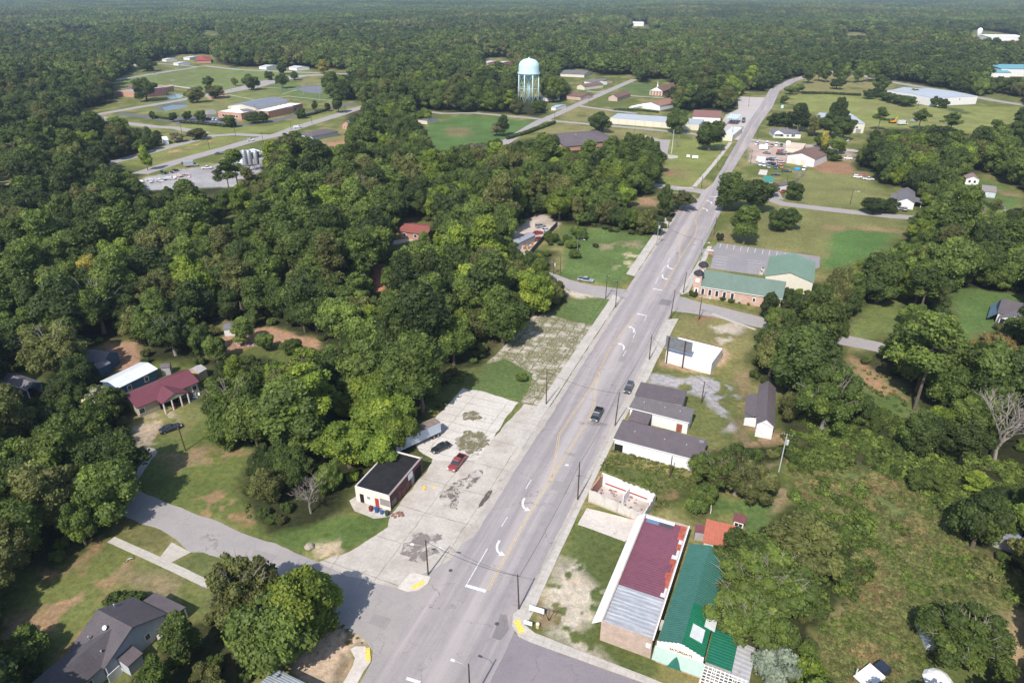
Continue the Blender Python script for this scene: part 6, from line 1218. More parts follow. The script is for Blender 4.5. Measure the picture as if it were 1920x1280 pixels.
f = bld('blue_house', 'dark blue cottage with a grey shingle gable roof and a front wing', 'house', (192,681), (224,660), (167,660), 3.2, 'gy', 1.7, W_BLUE, R_GREY, 0.35, wins=(('D',.2,1.1,1.1,1.3),('D',.45,1.1,1.1,1.3)))
g = bld('x', None, None, (184,691.5), (208,680), (177,681), 2.8, 'gx', .9, W_BLUE, R_GREY, 0.25, parent=empty('wing', 0, 0)); reparent(g, f.root, f)
f = rect((0,713), (50,731), (31,699.5), 3.0); f.root = empty('carport_house', f.c.x, f.c.y, 0, f.rz, 'grey roofed open carport on white posts at the left edge', 'carport'); L, W, s = f.L/2, f.W/2, f.s
roofmesh(f, 'gx', 3.0, 1.0).obj('roof', R_GREY, f.root); f.roof = None
for u in (0.04, .35, .68, .97): c, n, t = wallpt(f, 'A', u, .3); m = MB(); m.box(c.x-.12, c.x+.12, c.y-.12, c.y+.12, 0, 2.9); m.obj('post', WHITE, f.root)
m = MB(); m.box(-L+.3, L-.3, s*(W-.4)-.1, s*(W-.4)+.1, 0, 2.9); m.obj('wall', W_PALEBLUE, f.root); m = MB(); m.add([(L-.1, -W, 3.0), (L-.1, W, 3.0), (L-.1, 0, 3.95), (L-.2, -W, 3.0), (L-.2, W, 3.0), (L-.2, 0, 3.95)], [(0, 1, 2), (5, 4, 3), (0, 3, 4, 1), (1, 4, 5, 2), (2, 5, 3, 0)]); m.obj('gable', M_plain('gable_blue', (.08,.22,.36), .7), f.root)
m = MB(); c, n, t = wallpt(f, 'A', .5, 0); obox(m, c, n, t, 2*L, .05, 2.75, 3.0); m.obj('fascia', WHITE, f.root)
bld('tan_shed', 'small tan shed with a pale gable roof behind the red roofed house', 'shed', (352,694), (372,700), (362,683), 2.6, 'gy', .8, M_wall('wall_sand', (.52,.38,.22), .2), M_plain('roof_beige', (.40,.37,.35), .7), 0.15)
bld('white_hut', 'tiny grey roofed white hut in the woods above the dirt track', 'shed', (418,618), (440,616), (414,605), 2.3, 'gx', .7, W_WHITEB, R_GREY, .15)
bld('garden_shed', 'little grey shed behind the white roofed house', 'shed', (300,690), (318,688), (296,683), 2.4, 'gx', .6, W_GREY, R_PURP, .1)

# --- grey roofed house, lower left

def hframe(A, B, C, z): return rect(A, B, C, z)
f = rect((176,1200), (250,1217), (221.7,1133.3), 3.3)
f = Frame(); p0 = Vector(G(184.8, 1142.7, 6.0)); p1 = Vector(G(245.8, 1174.5, 6.0)); ex = (p1-p0); f.L = ex.length+.5; ex.normalize(); n_ = Vector((-ex.y, ex.x)); f.c = (p0+p1)/2; f.W = 11.0; f.s = 1; f.rz = math.atan2(ex.y, ex.x)
f.root = empty('grey_roofed_house', f.c.x, f.c.y, 0, f.rz, 'pale blue house with a dark roof of crossing gables and a porch', 'house'); L, W = f.L/2, f.W/2
wallmesh(f, 'gx', 3.2, 2.8, .4).obj('wall', W_PALEBLUE, f.root); rf = roofmesh(f, 'gx', 3.2, 2.8).obj('roof', R_DARK, f.root)
g = Frame(); g.L = 7.5; g.W = 15.0; g.s = 1; ww = 3.75
m = MB(); Y0, Y1 = -W-9.0, -0.6      # rear wing: ridge towards the camera
m.slab([(-L+.3, Y0, 3.1), (-L+.3+ww*1.15, Y0, 5.4), (-L+.3+ww*1.15, Y1, 5.4), (-L+.3, Y1, 3.1)], .14); m.slab([(-L+.3+ww*1.15, Y0, 5.4), (L-.6, Y0, 3.1), (L-.6, Y1, 3.1), (-L+.3+ww*1.15, Y1, 5.4)], .14); m.obj('wing_roof', R_DARK, f.root)
m = MB(); xa, xb, xr = -L+.7, L-1.0, -L+.3+ww*1.15; P = [(xa, 0), (xb, 0), (xb, 3.05), (xr, 5.2), (xa, 3.05)]
m.add([(x, Y0+.4, z) for x, z in P]+[(x, -W+.3, z) for x, z in P], [(0, 1, 2, 3, 4), (9, 8, 7, 6, 5), (1, 0, 5, 6), (2, 1, 6, 7), (0, 4, 9, 5), (3, 2, 7, 8), (4, 3, 8, 9)]); m.obj('wing_wall', W_PALEBLUE, f.root)
m = MB(); m.slab([(-L+1.8, W+.0, 2.9), (L+1.0, W+.0, 2.9), (L+1.0, W+2.6, 2.5), (-L+1.8, W+2.6, 2.5)], .15); m.obj('porch_roof', R_PURP, f.root)
for x in (-L+2, -L+2+(2*L-1.2)/2, L+.8): m = MB(); m.box(x-.1, x+.1, W+2.35, W+2.55, 0, 2.4); m.obj('porch_post', WHITE, f.root)
m = MB(); m.box(L-.36, L+.8, W-2.6, W+.0, 0, .9); m.box(-L+2, L+.8, W+.1, W+2.4, 0, .25); m.obj('porch_floor', c_clean, f.root)
m = MB(); m.box(L+.7, L+.8, W+.0, W+2.4, 0, 1.1); m.obj('porch_rail', WHITE, f.root)
m = MB(); m.slab([(L-.3, -W*.62, 2.9), (L+2.0, -W*.62, 2.3), (L+2.0, -W*.62+2.6, 2.3), (L-.3, -W*.62+2.6, 2.9)], .12); m.obj('side_porch_roof', R_PURP, f.root); m = MB(); m.box(L-.35, L+1.8, -W*.6, -W*.6+2.3, 0, 2.25); m.obj('side_porch', W_PALEBLUE, f.root)
m = MB(); m.box(L+.2, L+.3, -W*.62-2.2, -W*.62-.2, 0, 1.9); m.obj('side_door', WHITE, f.root)
m = MB(); m.lathe([(.05, 0), (.3, .12), (.36, .2), (.3, .16), (.02, .05)], 12); dsh = m.obj('satellite_dish', WHITE, rf, True); dsh.location = (-.2, -1.6, 5.55); dsh.rotation_euler = (.7, .3, 0)
for x, y, z in ((-1.6, -3.5, 4.6), (2.0, -4.2, 4.2), (-3, 2, 5.1)): m = MB(); m.lathe([(.12, 0), (.12, .5), (.17, .52), (.1, .6)], 8); o = m.obj('roof_vent', STEEL, rf); o.location = (x, y, z-.1)
for yy in (-1.5, 1.8): m = MB(); m.box(L-.42, L-.34, yy-.5, yy+.5, 1.1, 2.4); w_ = m.obj('window', WHITE, f.root); m = MB(); m.box(L-.40, L-.32, yy-.36, yy+.36, 1.25, 2.25); m.obj('pane', GLASS, w_)
for yy in (-W-2, -W-5, -W-7.5): m = MB(); m.box(L-1.02, L-.94, yy-.5, yy+.5, 1.1, 2.4); w_ = m.obj('window', WHITE, f.root); m = MB(); m.box(L-1.0, L-.92, yy-.36, yy+.36, 1.25, 2.25); m.obj('pane', GLASS, w_)
bld('metal_roofed_building', 'pale blue grey metal roof at the bottom edge beside the sandy corner lot', 'building', (518,1253), (590,1288), (440,1312), 3.2, 'gx', .8, W_PALEBLUE, M_metalroof('roof_bluegrey', (0.42,0.46,0.50), 'Y', 0.4), 0.2)

# --- woods: red roofed house, junkyard shed
bld('woodland_house', 'brick house with a dull red roof almost hidden in the central wood', 'house', (745,433), (800,440), (752,415), 3.0, 'gx', 1.5, B_RED, M_shingle('roof_rust', (0.24,0.08,0.065), 0), 0.5, wins=(('A',.2,1,1.2,1.2),('A',.6,1,1.2,1.2)))
bld('junkyard_shed', 'grey metal gable shed inside the fenced junk yard', 'shed', (951,454), (968,458), (975,434), 3.0, 'gy', .8, W_GREY, M_metalroof('roof_shedgrey', (0.34,0.34,0.37), 'Y', 0.6), .1)
bld('collapsed_shed', 'rusty tin roofed shack among bushes at the right edge', 'shed', (1866,1005), (1915,1022), (1880,975), 2.4, 'gx', .5, W_GREY, M_metalroof('roof_rusty', (0.26,0.30,0.36), 'X', 0.5, 0.9, (0.2,0.06,0.05)), .1)
bld('overgrown_shed', 'small white shed half hidden by the olive tree at lower right', 'shed', (1743,1200), (1760,1202), (1742,1158), 2.4, 'gx', .6, W_PALEBLUE, M_metalroof('roof_tinwhite', (.55,.56,.58), 'X', .4, .4), .1)
bld('corner_shed', 'grey shed roof at the lower right corner of the photo', 'shed', (1868,1272), (1930,1295), (1855,1320), 2.4, 'gx', .6, W_GREY, R_GREY, .1)

# --- right of the street, farther
f = bld('white_garage', 'big white gabled garage with a brown roof beside the crowded car lot', 'garage', (1476,290.5), (1528.6,298.6), (1481,275), 4.6, 'gy', 2.3, W_WHITE, R_BROWN, .3, doors=(('A',.25,3,3.2,W_CREAM),('A',.6,3,3.2,W_CREAM)))
bld('cream_shed', 'low flat cream shed behind the white gabled garage', 'shed', (1473,276), (1505,279), (1475,267), 3.0, 'shedB', .3, W_CREAM, M_plain('roof_peach', (.62,.48,.38), .7), .1)
x, y = G(1476, 279.5); e = empty('storage_tank', x, y, 0, 0, 'upright white round tank at the corner of the white gabled garage', 'tank'); m = MB(); m.lathe([(1.5, 0), (1.5, 4.4), (1.2, 4.9), (.1, 5.1)], 16); m.obj('shell', WHITE, e, True)
f = bld('white_bungalow', 'white bungalow with a dark grey hip roof and a small front gable by the street', 'house', (1450,250), (1504,251.5), (1454,242), 3.0, 'hip', 1.8, W_WHITE, R_GREY, .5, wins=(('A',.30,.9,1.5,1.3),('A',.52,.9,1.5,1.3),('A',.72,.9,2.2,1.6)), chim=((.55,.5,2.4,.8),(.3,.5,2.2,.5)))
c, n, t = wallpt(f, 'A', .18, .5); m = MB(); zz = 2.8; a, b, q = c-t*3.2+n*1.8, c+t*3.2+n*1.8, c+n*1.8; m.add([(a.x, a.y, zz), (b.x, b.y, zz), (q.x, q.y, zz+1.5), ((a-n*4).x, (a-n*4).y, zz), ((b-n*4).x, (b-n*4).y, zz), ((q-n*4).x, (q-n*4).y, zz+1.5)], [(0, 1, 2), (5, 4, 3), (0, 2, 5, 3), (1, 4, 5, 2)]); m.obj('porch_gable', WHITE, f.root)
for sg in (-1, 1): p = c+t*2.8*sg+n*1.5; m = MB(); m.box(p.x-.12, p.x+.12, p.y-.12, p.y+.12, 0, 2.8); m.obj('porch_post', WHITE, f.root)
bld('grey_roofed_barn', 'two storey cream barn with a pale grey metal roof before the big field', 'barn', (1597,231.5), (1623,232), (1594.5,217), 6.5, 'shedB', 1.6, W_CREAM, M_LIGHTROOF, .2, wins=(('A',.45,3.2,1.2,1.3),), doors=(('A',.6,3.2,2.6,GREYP),))
bld('long_low_shed', 'low pale shed in the grove behind the tall trees', 'shed', (1530,219), (1556,221), (1530,212), 3.2, 'shedB', .5, W_GREY, M_LIGHTROOF, .1)
bld('green_shed', 'small shed with a green metal roof by the big round tree', 'shed', (1431,340), (1450,341.5), (1432.5,331), 2.7, 'shedB', .4, W_GREY, M_metalroof('roof_smallgreen', (.05,.25,.18), 'X', .5), .1)
bld('small_dark_house', 'small house with a plum grey roof beside the green roofed shed', 'house', (1448,345), (1461,349), (1453,334), 2.8, 'gy', 1.0, W_WHITE, R_PURP, .25, wins=(('A',.5,.9,1.2,1.2),))
f = bld('white_cottage', 'white cottage with a grey roof and porches at the end of the side street', 'house', (1682,377), (1716,381), (1690,357), 3.2, 'gy', 1.9, W_WHITE, R_GREY, .3)
m = MB(); L, W, s = f.L/2, f.W/2, f.s; m.slab([(L-.1, -W*.6, 3.0), (L+3.0, -W*.6, 2.5), (L+3.0, W*.2, 2.5), (L-.1, W*.2, 3.0)], .12); m.slab([(-L-2.8, -W*.5, 2.4), (-L+.1, -W*.5, 3.0), (-L+.1, W*.5, 3.0), (-L-2.8, W*.5, 2.4)], .12); m.obj('porch_roof', R_GREY, f.root)
m = MB(); [m.box(x-.1, x+.1, y-.1, y+.1, 0, 2.4) for x in (L+2.8, -L-2.6) for y in (-W*.45, 0, W*.18)]; m.obj('porch_posts', WHITE, f.root)
bld('small_white_house', 'little white gabled house with two windows in the far right clearing', 'house', (1811.5,335), (1837.5,337), (1822,325), 3.0, 'gy', 1.5, W_WHITE, M_plain('roof_pinkgrey', (.26,.2,.2), .9), .2, wins=(('A',.3,1.1,1.0,1.2),('A',.7,1.1,1.0,1.2)))
bld('pale_house', 'pale grey house with a taupe roof below the little white gabled house', 'house', (1841,358), (1869,361), (1846,347), 2.8, 'gx', 1.4, W_PALEBLUE, M_plain('roof_taupe', (.25,.22,.21), .9), .2)
bld('dark_small_roof', 'small dark roofed outbuilding at the far right lawn', 'shed', (1874,391.5), (1888,392.5), (1876,380), 2.4, 'gx', .6, W_WHITE, R_GREY, .2)
f = bld('porch_house', 'white house with a dark roof, blue tarp and glazed gable porch at the right edge', 'house', (1870,586), (1935,600), (1880,561), 3.6, 'gx', 2.4, W_WHITE, R_DARK, .3)
L, W, s = f.L/2, f.W/2, f.s; cx = -L+4.4; yw = -s*W; y2 = yw-s*2.4
m = MB(); q = [(cx-3.6, y2, 3.0), (cx, y2, 4.7), (cx, yw+s*3, 4.7), (cx-3.6, yw+s*3, 3.0)]; q2 = [(cx, y2, 4.7), (cx+3.6, y2, 3.0), (cx+3.6, yw+s*3, 3.0), (cx, yw+s*3, 4.7)]; m.slab(q if s > 0 else q[::-1], .12); m.slab(q2 if s > 0 else q2[::-1], .12); m.obj('porch_roof', R_GREY, f.root)
m = MB(); y3 = y2+s*.2; m.add([(cx-3.4, y3, 2.9), (cx+3.4, y3, 2.9), (cx, y3, 4.5), (cx-3.4, y3+s*.1, 2.9), (cx+3.4, y3+s*.1, 2.9), (cx, y3+s*.1, 4.5)], [(0, 1, 2), (5, 4, 3), (0, 3, 4, 1), (1, 4, 5, 2), (2, 5, 3, 0)]); m.box(cx-3.4, cx+3.4, min(y3, y3+s*.15), max(y3, y3+s*.15), 0, 1.1)
for k in range(6): x = cx-3.3+k*1.32; m.box(x-.1, x+.1, min(y3, y3+s*.15), max(y3, y3+s*.15), 1.1, 2.9)
m.obj('porch_front', WHITE, f.root); m = MB(); m.box(cx-3.3, cx+3.3, min(y3+s*.3, y3+s*.35), max(y3+s*.3, y3+s*.35), 1.1, 2.85); m.obj('porch_screen', GLASS, f.root)
m = MB(); m.slab([(-L-2.0, -W, 1.2), (-L+.6, -W, 3.9), (-L+1.2, W, 4.4), (-L-2.0, W, 1.0)], .06); m.obj('tarpaulin', M_plain('tarp_blue', (0.14,0.22,0.28), .5, 0, .25, 3), f.root)

# --- warehouse
f = bld('white_warehouse', 'very long white warehouse with a grey roof beyond the big field', 'warehouse', (1750,184.5), (1834,180.5), (1720,166.5), 6.5, 'gx', .8, W_WHITE, M_LIGHTROOF, .1, wins=(('A',.3,4.2,1,1),('A',.6,4.2,1,1)))
bld('warehouse_annex', 'white gabled annex at the near left end of the long warehouse', 'warehouse', (1717.5,181.5), (1751,184.5), (1722,172), 5.0, 'gy', 1.2, W_WHITE, M_plain('roof_annexwhite', (.68,.68,.67), .6), .1)
bld('warehouse_wing', 'white left wing of the warehouse behind the row of bushes', 'warehouse', (1664,170.5), (1716,176), (1668,162), 5.0, 'shedB', .6, W_WHITE, M_LIGHTROOF, .1)

# --- middle: halls, shops, filling station, houses
f = bld('brown_hall', 'low brick hall with a broad plum brown hip roof in the centre distance', 'hall', (1062,271), (1165,263), (1075,248), 3.2, 'hip', 2.6, B_RED, R_PURP, .8, chim=((.35,.45,2.6,1.0),))
g = bld('x', None, None, (1060,275), (1122,270), (1064,264), 2.9, 'shedB', 1.0, B_ORANGE, R_PURP, .5, parent=empty('w', 0, 0)); reparent(g, f.root, f)
f = bld('storage_building', 'long cream metal storage building with a pale grey roof', 'storage building', (1144,221), (1311,233.8), (1149,213), 4.2, 'shedB', .5, W_CREAM, M_LIGHTROOF, .1)
m = MB(); c, n, t = wallpt(f, 'A', .5, .1); [obox(m, wallpt(f, 'A', u, .1)[0], n, t, .12, .06, 0, 4.0) for u in (.1, .2, .3, .4, .5, .6, .7, .8, .9)]; m.obj('wall_ribs', M_plain('rib_grey', (.3,.29,.27), .7), f.root)
f = bld('brown_roofed_store', 'white store with a rust brown roof left of the filling station', 'store', (1298,218.5), (1352,221), (1301,209), 4.6, 'shedB', 1.2, W_WHITE, M_plain('roof_rustbrown', (.25,.12,.105), .8, 0, .15), .3)
bld('station_shop', 'filling station shop with a flat pale roof', 'shop', (1352,252), (1374,254), (1354,236), 3.8, 'flat', .3, W_CREAM, M_plain('roof_palegrey', (.58,.58,.56), .8, 0, .12), 0)
f = rect((1362,222), (1383,223.5), (1362.5,214), 4.6); e = empty('fuel_canopy', f.c.x, f.c.y, 0, f.rz, 'pale blue white canopy over the fuel pumps', 'canopy'); f.root = e; roofmesh(f, 'slab', 5.0, 0).obj('canopy_roof', M_plain('canopy_blue', (.5,.62,.68), .5), e)
for x in (-.6, .6):
    for y in (-.5, .5): m = MB(); m.box(x*f.L/2-.15, x*f.L/2+.15, y*f.W/2-.15, y*f.W/2+.15, 0, 4.8); m.obj('post', STEEL, e)
for x in (-.4, .4): xx, yy = x*f.L/2, 0; P_ = Matrix.Rotation(f.rz, 2) @ Vector((xx, yy)); q = empty('fuel_pump', f.c.x+P_.x, f.c.y+P_.y, 0, f.rz, ('left' if x < 0 else 'right')+' fuel pump under the pale canopy', 'fuel pump'); m = MB(); m.box(-.4, .4, -.3, .3, 0, 1.7, .9); m.obj('cabinet', REDD, q); m = MB(); m.box(-.6, .6, -.5, .5, 0, .15); m.obj('base', c_clean, q)
bld('brown_roof_cottage', 'white walled building with a brown gable end left of the filling station trees', 'house', (1202,194), (1238,198.5), (1222,182), 4.0, 'gy', 2.2, W_WHITE, M_shingle('roof_tan', (.27,.15,.11), 0), .4)
f = bld('steeple_chapel', 'small chapel with a brown roof, white gable porch and a thin white steeple', 'chapel', (1218.5,169.5), (1243,171.5), (1229,155), 4.0, 'gy', 3.4, B_RED, R_BROWN, .3)
m = MB(); L, W, s = f.L/2, f.W/2, f.s; yw = -s*W; m.lathe([(.7, 6.6), (.7, 8.4), (.5, 8.6), (.05, 12.5)], 8, 0, yw+s*2); m.obj('steeple', WHITE, f.root)
m = MB(); y2 = yw-s*.1; m.add([(-L+.3, y2, 3.9), (L-.3, y2, 3.9), (0, y2, 7.1), (-L+.3, y2-s*.1, 3.9), (L-.3, y2-s*.1, 3.9), (0, y2-s*.1, 7.1)], [(0, 1, 2), (5, 4, 3), (0, 3, 4, 1), (1, 4, 5, 2), (2, 5, 3, 0)]); m.obj('gable_front', WHITE, f.root)
m = MB(); [m.box(x-.2, x+.2, y2-s*.4-.2, y2-s*.4+.2, 0, 3.8) for x in [-L+.6+k*(2*L-1.2)/4 for k in range(5)]]; m.obj('porch_posts', WHITE, f.root)
bld('brick_cottage', 'small brick cottage with a white gable and brown roof by the middle street', 'house', (1140,182), (1158,183.5), (1150,173), 3.2, 'gy', 2.6, B_PALE, R_BROWN, .4)
bld('far_house', 'cream gabled house with a brown roof left of the middle street', 'house', (1081,161), (1096,163), (1090,153), 3.2, 'gy', 2.0, W_CREAM, R_BROWN, .3)
bld('far_house', 'white house with a grey roof just above the cream gabled house', 'house', (1095,152), (1112,155), (1100,146), 3.2, 'gx', 1.6, W_WHITE, R_GREY, .3)
bld('far_house', 'tan small house at the head of the row left of the middle street', 'house', (1112,151), (1124,153), (1114,145), 3.0, 'gx', 1.2, M_wall('wall_tan2', (.4,.3,.22), .2), R_GREY, .3)
bld('far_house', 'long dark blue roofed house with a cream gable end above the water tower street', 'house', (1050,138), (1096,140), (1052,131), 3.2, 'gx', 2.0, W_CREAM, R_GREY, .4)
bld('far_house', 'brown roofed brick house by the junction left of the middle street', 'house', (1061,179), (1089,182), (1064,172), 3.0, 'gx', 1.8, B_PALE, R_BROWN, .4)
bld('far_shed', 'bright white shed right of the water tower', 'shed', (1013,181), (1027,184), (1017,175), 3.0, 'gx', 1.0, W_WHITE, M_WHITEROOF, .2)
bld('far_shed', 'tiny pale blue shed at the foot of the trees by the middle street', 'shed', (1033,201), (1042,202), (1034,194), 2.4, 'gx', .7, W_WHITE, M_plain('roof_paleblue', (.35,.45,.6), .6), .2)
bld('far_shed', 'tiny white shed in the garden of the brown gable building', 'shed', (1179,201), (1187,202), (1180,195), 2.4, 'gy', 1.0, W_CREAM, M_WHITEROOF, .1)
bld('field_house', 'pale house with a cream wall under trees at the left end of the mown field', 'house', (783,224), (801,226), (790,217), 3.0, 'gx', 1.0, W_CREAM, R_GREY, .3)
bld('field_house', 'white metal roofed house at the lower left of the mown field', 'house', (716,241), (735,246), (722,232.5), 3.6, 'gy', .8, W_WHITE, M_WHITEROOF, .2)
bld('grey_hut', 'small grey hut at the tree line left of the mown field', 'shed', (757,233), (766,235), (760,226), 2.6, 'gx', .6, W_GREY, R_GREY, .1)
bld('dark_roof_ranch', 'long low house with a dark roof and blue end beside the highway', 'house', (585,256), (636,246), (581,247), 3.0, 'hip', 1.6, W_PALEBLUE, R_PURP, .6)
bld('red_gable_house', 'red brick gable house right of the long low house', 'house', (640,233), (656,235), (652,228), 3.2, 'gy', 2.4, B_ORANGE, R_GREY, .3, wins=(('A',.3,1,1,1.2),('A',.7,1,1,1.2)))
bld('white_gable_shed', 'small white gable shed before the red brick gable house', 'shed', (657,242), (671,244), (666,238), 3.0, 'gy', 1.6, W_WHITE, R_GREY, .3)
bld('blue_shed', 'pale blue sided house half under trees by the park street', 'house', (306,263), (316,262), (303,257), 3.0, 'gx', 1.2, W_PALEBLUE, M_WHITEROOF, .2)
bld('red_roof_ranch', 'red roofed brick house beyond the sports field', 'house', (368,114), (396,113), (372,108), 3.6, 'hip', 2.4, B_ORANGE, M_shingle('roof_red', (.30,.07,.07), 0), .6)
for a, b, c, l in (((303,111),(311,112),(304,107),'small blue white house left of the red roofed brick house'),((324,118),(334,119),(326,114),'white cottage left of the red roofed brick house'),((343,108),(355,108.5),(344,104),'pale house row end beyond the sports field'),((244,119),(253,120),(245,116),'white trailer home left of the big dark oak'),((168,138),(194,141),(170,135),'long white roof in the trees left of the sports field')): bld('far_house', l, 'house', a, b, c, 3.0, 'gx', .8, W_WHITEB, M_plain('roof_far', (.5,.5,.5), .7), .2)
for a, b, c, l in (((485,125),(499,126),(487,120),'pale house at the far end of the school street'),((541,126),(556,128),(543,121),'white house in trees beyond the school street'),((905,117),(915,118),(906,112),'brick house among trees left of the water tower'),((928,118),(938,119),(929,113),'red house among trees left of the water tower'),((1135,106),(1145,107),(1136,102),'grey roof among the far trees right of the water tower'),((1210,108),(1222,109),(1212,104),'white house lost in the far trees above the chapel')): bld('far_house', l, 'house', a, b, c, 3.0, 'gx', 1.2, B_RED if 'brick' in l or 'red' in l else W_WHITE, M_plain('roof_far', (.5,.5,.5), .7), .2)
for px, py, w_, d_, h_, l in ((1190,49,42,24,7,'white factory building far away in the forest, nearer of two'),(1206,41,82,26,8,'white factory building far away in the forest, farther of two'),(1876,76,62,28,7,'long white factory roof far away at the right'),(1912,141,60,30,8,'turquoise blue roofed works at the right edge'),(1868,144,22,12,5,'small turquoise roof left of the blue roofed works')):
    x, y = G(px, py); e = empty('far_factory', x, y, 0, -.08, l, 'factory'); m = MB(); m.box(-w_/2, w_/2, -d_/2, d_/2, 0, h_); m.obj('wall', W_WHITE, e); m = MB(); m.slab([(-w_/2-.4, -d_/2-.4, h_+.2), (w_/2+.4, -d_/2-.4, h_+.2), (w_/2+.4, d_/2+.4, h_+2), (-w_/2-.4, d_/2+.4, h_+2)], .3); m.obj('roof', M_WHITEROOF if 'turq' not in l else M_plain('roof_turq', (.14,.33,.38), .6), e)
x, y = G(1834, 70); e = empty('white_silo', x, y, 0, 0, 'white silo standing alone far away at the right', 'silo'); m = MB(); m.lathe([(4.6, 0), (4.6, 13), (3.4, 15.5), (.5, 17)], 16); m.obj('shell', WHITE, e, True)

# --- school
f = bld('school_gym', 'school building with a grey gabled hall between two flat white roofed brick wings', 'school', (480,202), (543,188), (448,193.5), 7.0, 'gx', 2.0, M_wall('wall_school', (.52,.48,.40), .15), M_metalroof('roof_school', (.22,.22,.25), 'X', 1.2), .3, wins=[('A', u, 4.0, 1.1, 1.6) for u in (.10,.22,.42,.56,.72,.88)])
g = bld('x', None, None, (407.5,208.5), (451.7,212.5), (437,197), 5.0, 'flat', .3, B_ORANGE, M_WHITEROOF, 0, wins=(('A',.3,1.5,6,1.5),('A',.75,1.5,5,1.5)), parent=empty('w', 0, 0)); reparent(g, f.root, f)
g = bld('x', None, None, (487,208), (503,209.5), (530,198), 5.0, 'flat', .3, B_ORANGE, M_WHITEROOF, 0, parent=empty('w', 0, 0)); reparent(g, f.root, f)
g = bld('x', None, None, (503,209), (567,194), (482,203), 5.2, 'flat', .3, M_brick('brick_school', (.26,.09,.07), (.32,.13,.10)), M_WHITEROOF, 0, wins=(('A',.2,1.5,3,1.5),('A',.75,1.5,4,1.5)), parent=empty('w', 0, 0)); reparent(g, f.root, f)
g = bld('x', None, None, (452,212.5), (487,209.5), (470,203), 4.2, 'hip', 1.6, GLASS, R_GREY, .4, parent=empty('w', 0, 0)); reparent(g, f.root, f)
for i in range(5):
    x, y = G(389+i*3.6, 214.5-i*.2); e = empty('yard_unit', x, y, 0, .2, 'pale machine unit in the fenced yard at the left school wing', 'machine unit', 'machine units at the left school wing'); m = MB(); m.box(-1.3, 1.3, -1, 1, 0, 2.8+.3*(i % 2)); m.obj('casing', W_GREY, e); m = MB(); m.lathe([(.8, 3.1), (.8, 3.3), (.2, 3.35)], 10); m.obj('fan', GREYP, e)
bld('old_school', 'low brick school block with a white edged roof at the left of the sports field', 'school', (215,171), (262,173), (220,157), 4.6, 'flat', .4, B_ORANGE, M_plain('roof_grey2', (.33,.3,.3), .8), 0)
bld('old_school_hall', 'taller dark brick hall beside the low brick school block', 'school', (272,167.5), (309,164), (270,157), 7.0, 'flat', .4, M_brick('brick_plum', (.12,.035,.04), (.16,.055,.055)), M_plain('roof_grey2', (.33,.3,.3), .8), 0)
e = None
x, y = G(413, 181.5); e = empty('playground', x, y, 0, 0, 'red playground frame on bare soil under the spreading oaks', 'playground frame'); m = MB(); [m.box(a-.15, a+.15, b-.15, b+.15, 0, 3.2) for a in (-4, 0, 4) for b in (-1.5, 1.5)]; m.obj('posts', REDD, e); m = MB(); m.box(-4.2, 4.2, -1.7, 1.7, 1.5, 1.8); m.slab([(-4.3, -1.8, 3.2), (0, -1.8, 4.4), (0, 1.8, 4.4), (-4.3, 1.8, 3.2)], .15); m.obj('deck', REDD, e)
sheet('tennis_court', [(554,168),(575,162),(603,161),(603,176),(578,174)], 0.03, M_plain('court', (.17,.17,.21), .9, 0, .15), amp=0)

# --- water tower
x, y = G(991, 192); e = empty('water_tower', x, y, 0, .35, 'pale blue white water tower on eight tall legs', 'water tower'); WT = M_plain('tower_paint', (0.50,0.68,0.70), 0.4, 0, .05, .3)
Z0, R_ = 24.0, 8.9; m = MB(); m.lathe([(9.0, Z0-.3), (R_, Z0), (R_, Z0+5.6), (R_*.96, Z0+7.4), (R_*.84, Z0+9.2), (R_*.6, Z0+10.8), (R_*.3, Z0+11.6), (.3, Z0+11.9)], 40); m.obj('tank', WT, e, True)
m = MB(); m.lathe([(1.3, Z0-7.5), (2.4, Z0-6), (5.6, Z0-3.4), (8.2, Z0-1), (8.95, Z0-.3)], 40); m.obj('tank_bottom', WT, e, True)
m = MB(); m.lathe([(R_+.0, Z0-.1), (R_+1.0, Z0-.1), (R_+1.0, Z0+.2), (R_+.0, Z0+.2)], 40); cw = m.obj('balcony', WT, e)
m = MB(); [m.tube([(math.cos(a)*(R_+.95), math.sin(a)*(R_+.95), Z0+h), (math.cos(a+.157)*(R_+.95), math.sin(a+.157)*(R_+.95), Z0+h)], .05, 4) for h in (.7, 1.2) for a in [k*.157 for k in range(40)]]; m.obj('railing', WT, cw)
m = MB(); m.tube([(0, 0, 0), (0, 0, Z0-6)], 1.3, 14); m.obj('riser', WT, e, True)
LG_ = [(math.cos(k*math.pi/4)*(R_+.3), math.sin(k*math.pi/4)*(R_+.3)) for k in range(8)]
for (a, b) in LG_: m = MB(); m.tube([(a*1.03, b*1.03, 0), (a, b, Z0-.2)], .42, 10); m.obj('leg', WT, e, True)
m = MB()
for k in range(8):
    a, b = LG_[k], LG_[(k+1) % 8]; m.tube([(*a, 12), (*b, 12)], .2, 6)
    for z0, z1 in ((0.5, 12), (12, Z0-.5)): m.tube([(*a, z0), (*b, z1)], .09, 4); m.tube([(*b, z0), (*a, z1)], .09, 4)
m.obj('bracing', WT, e)
m = MB(); m.lathe([(.7, Z0+11.8), (.7, Z0+12.4), (.1, Z0+12.8)], 10); m.obj('vent', WT, e)
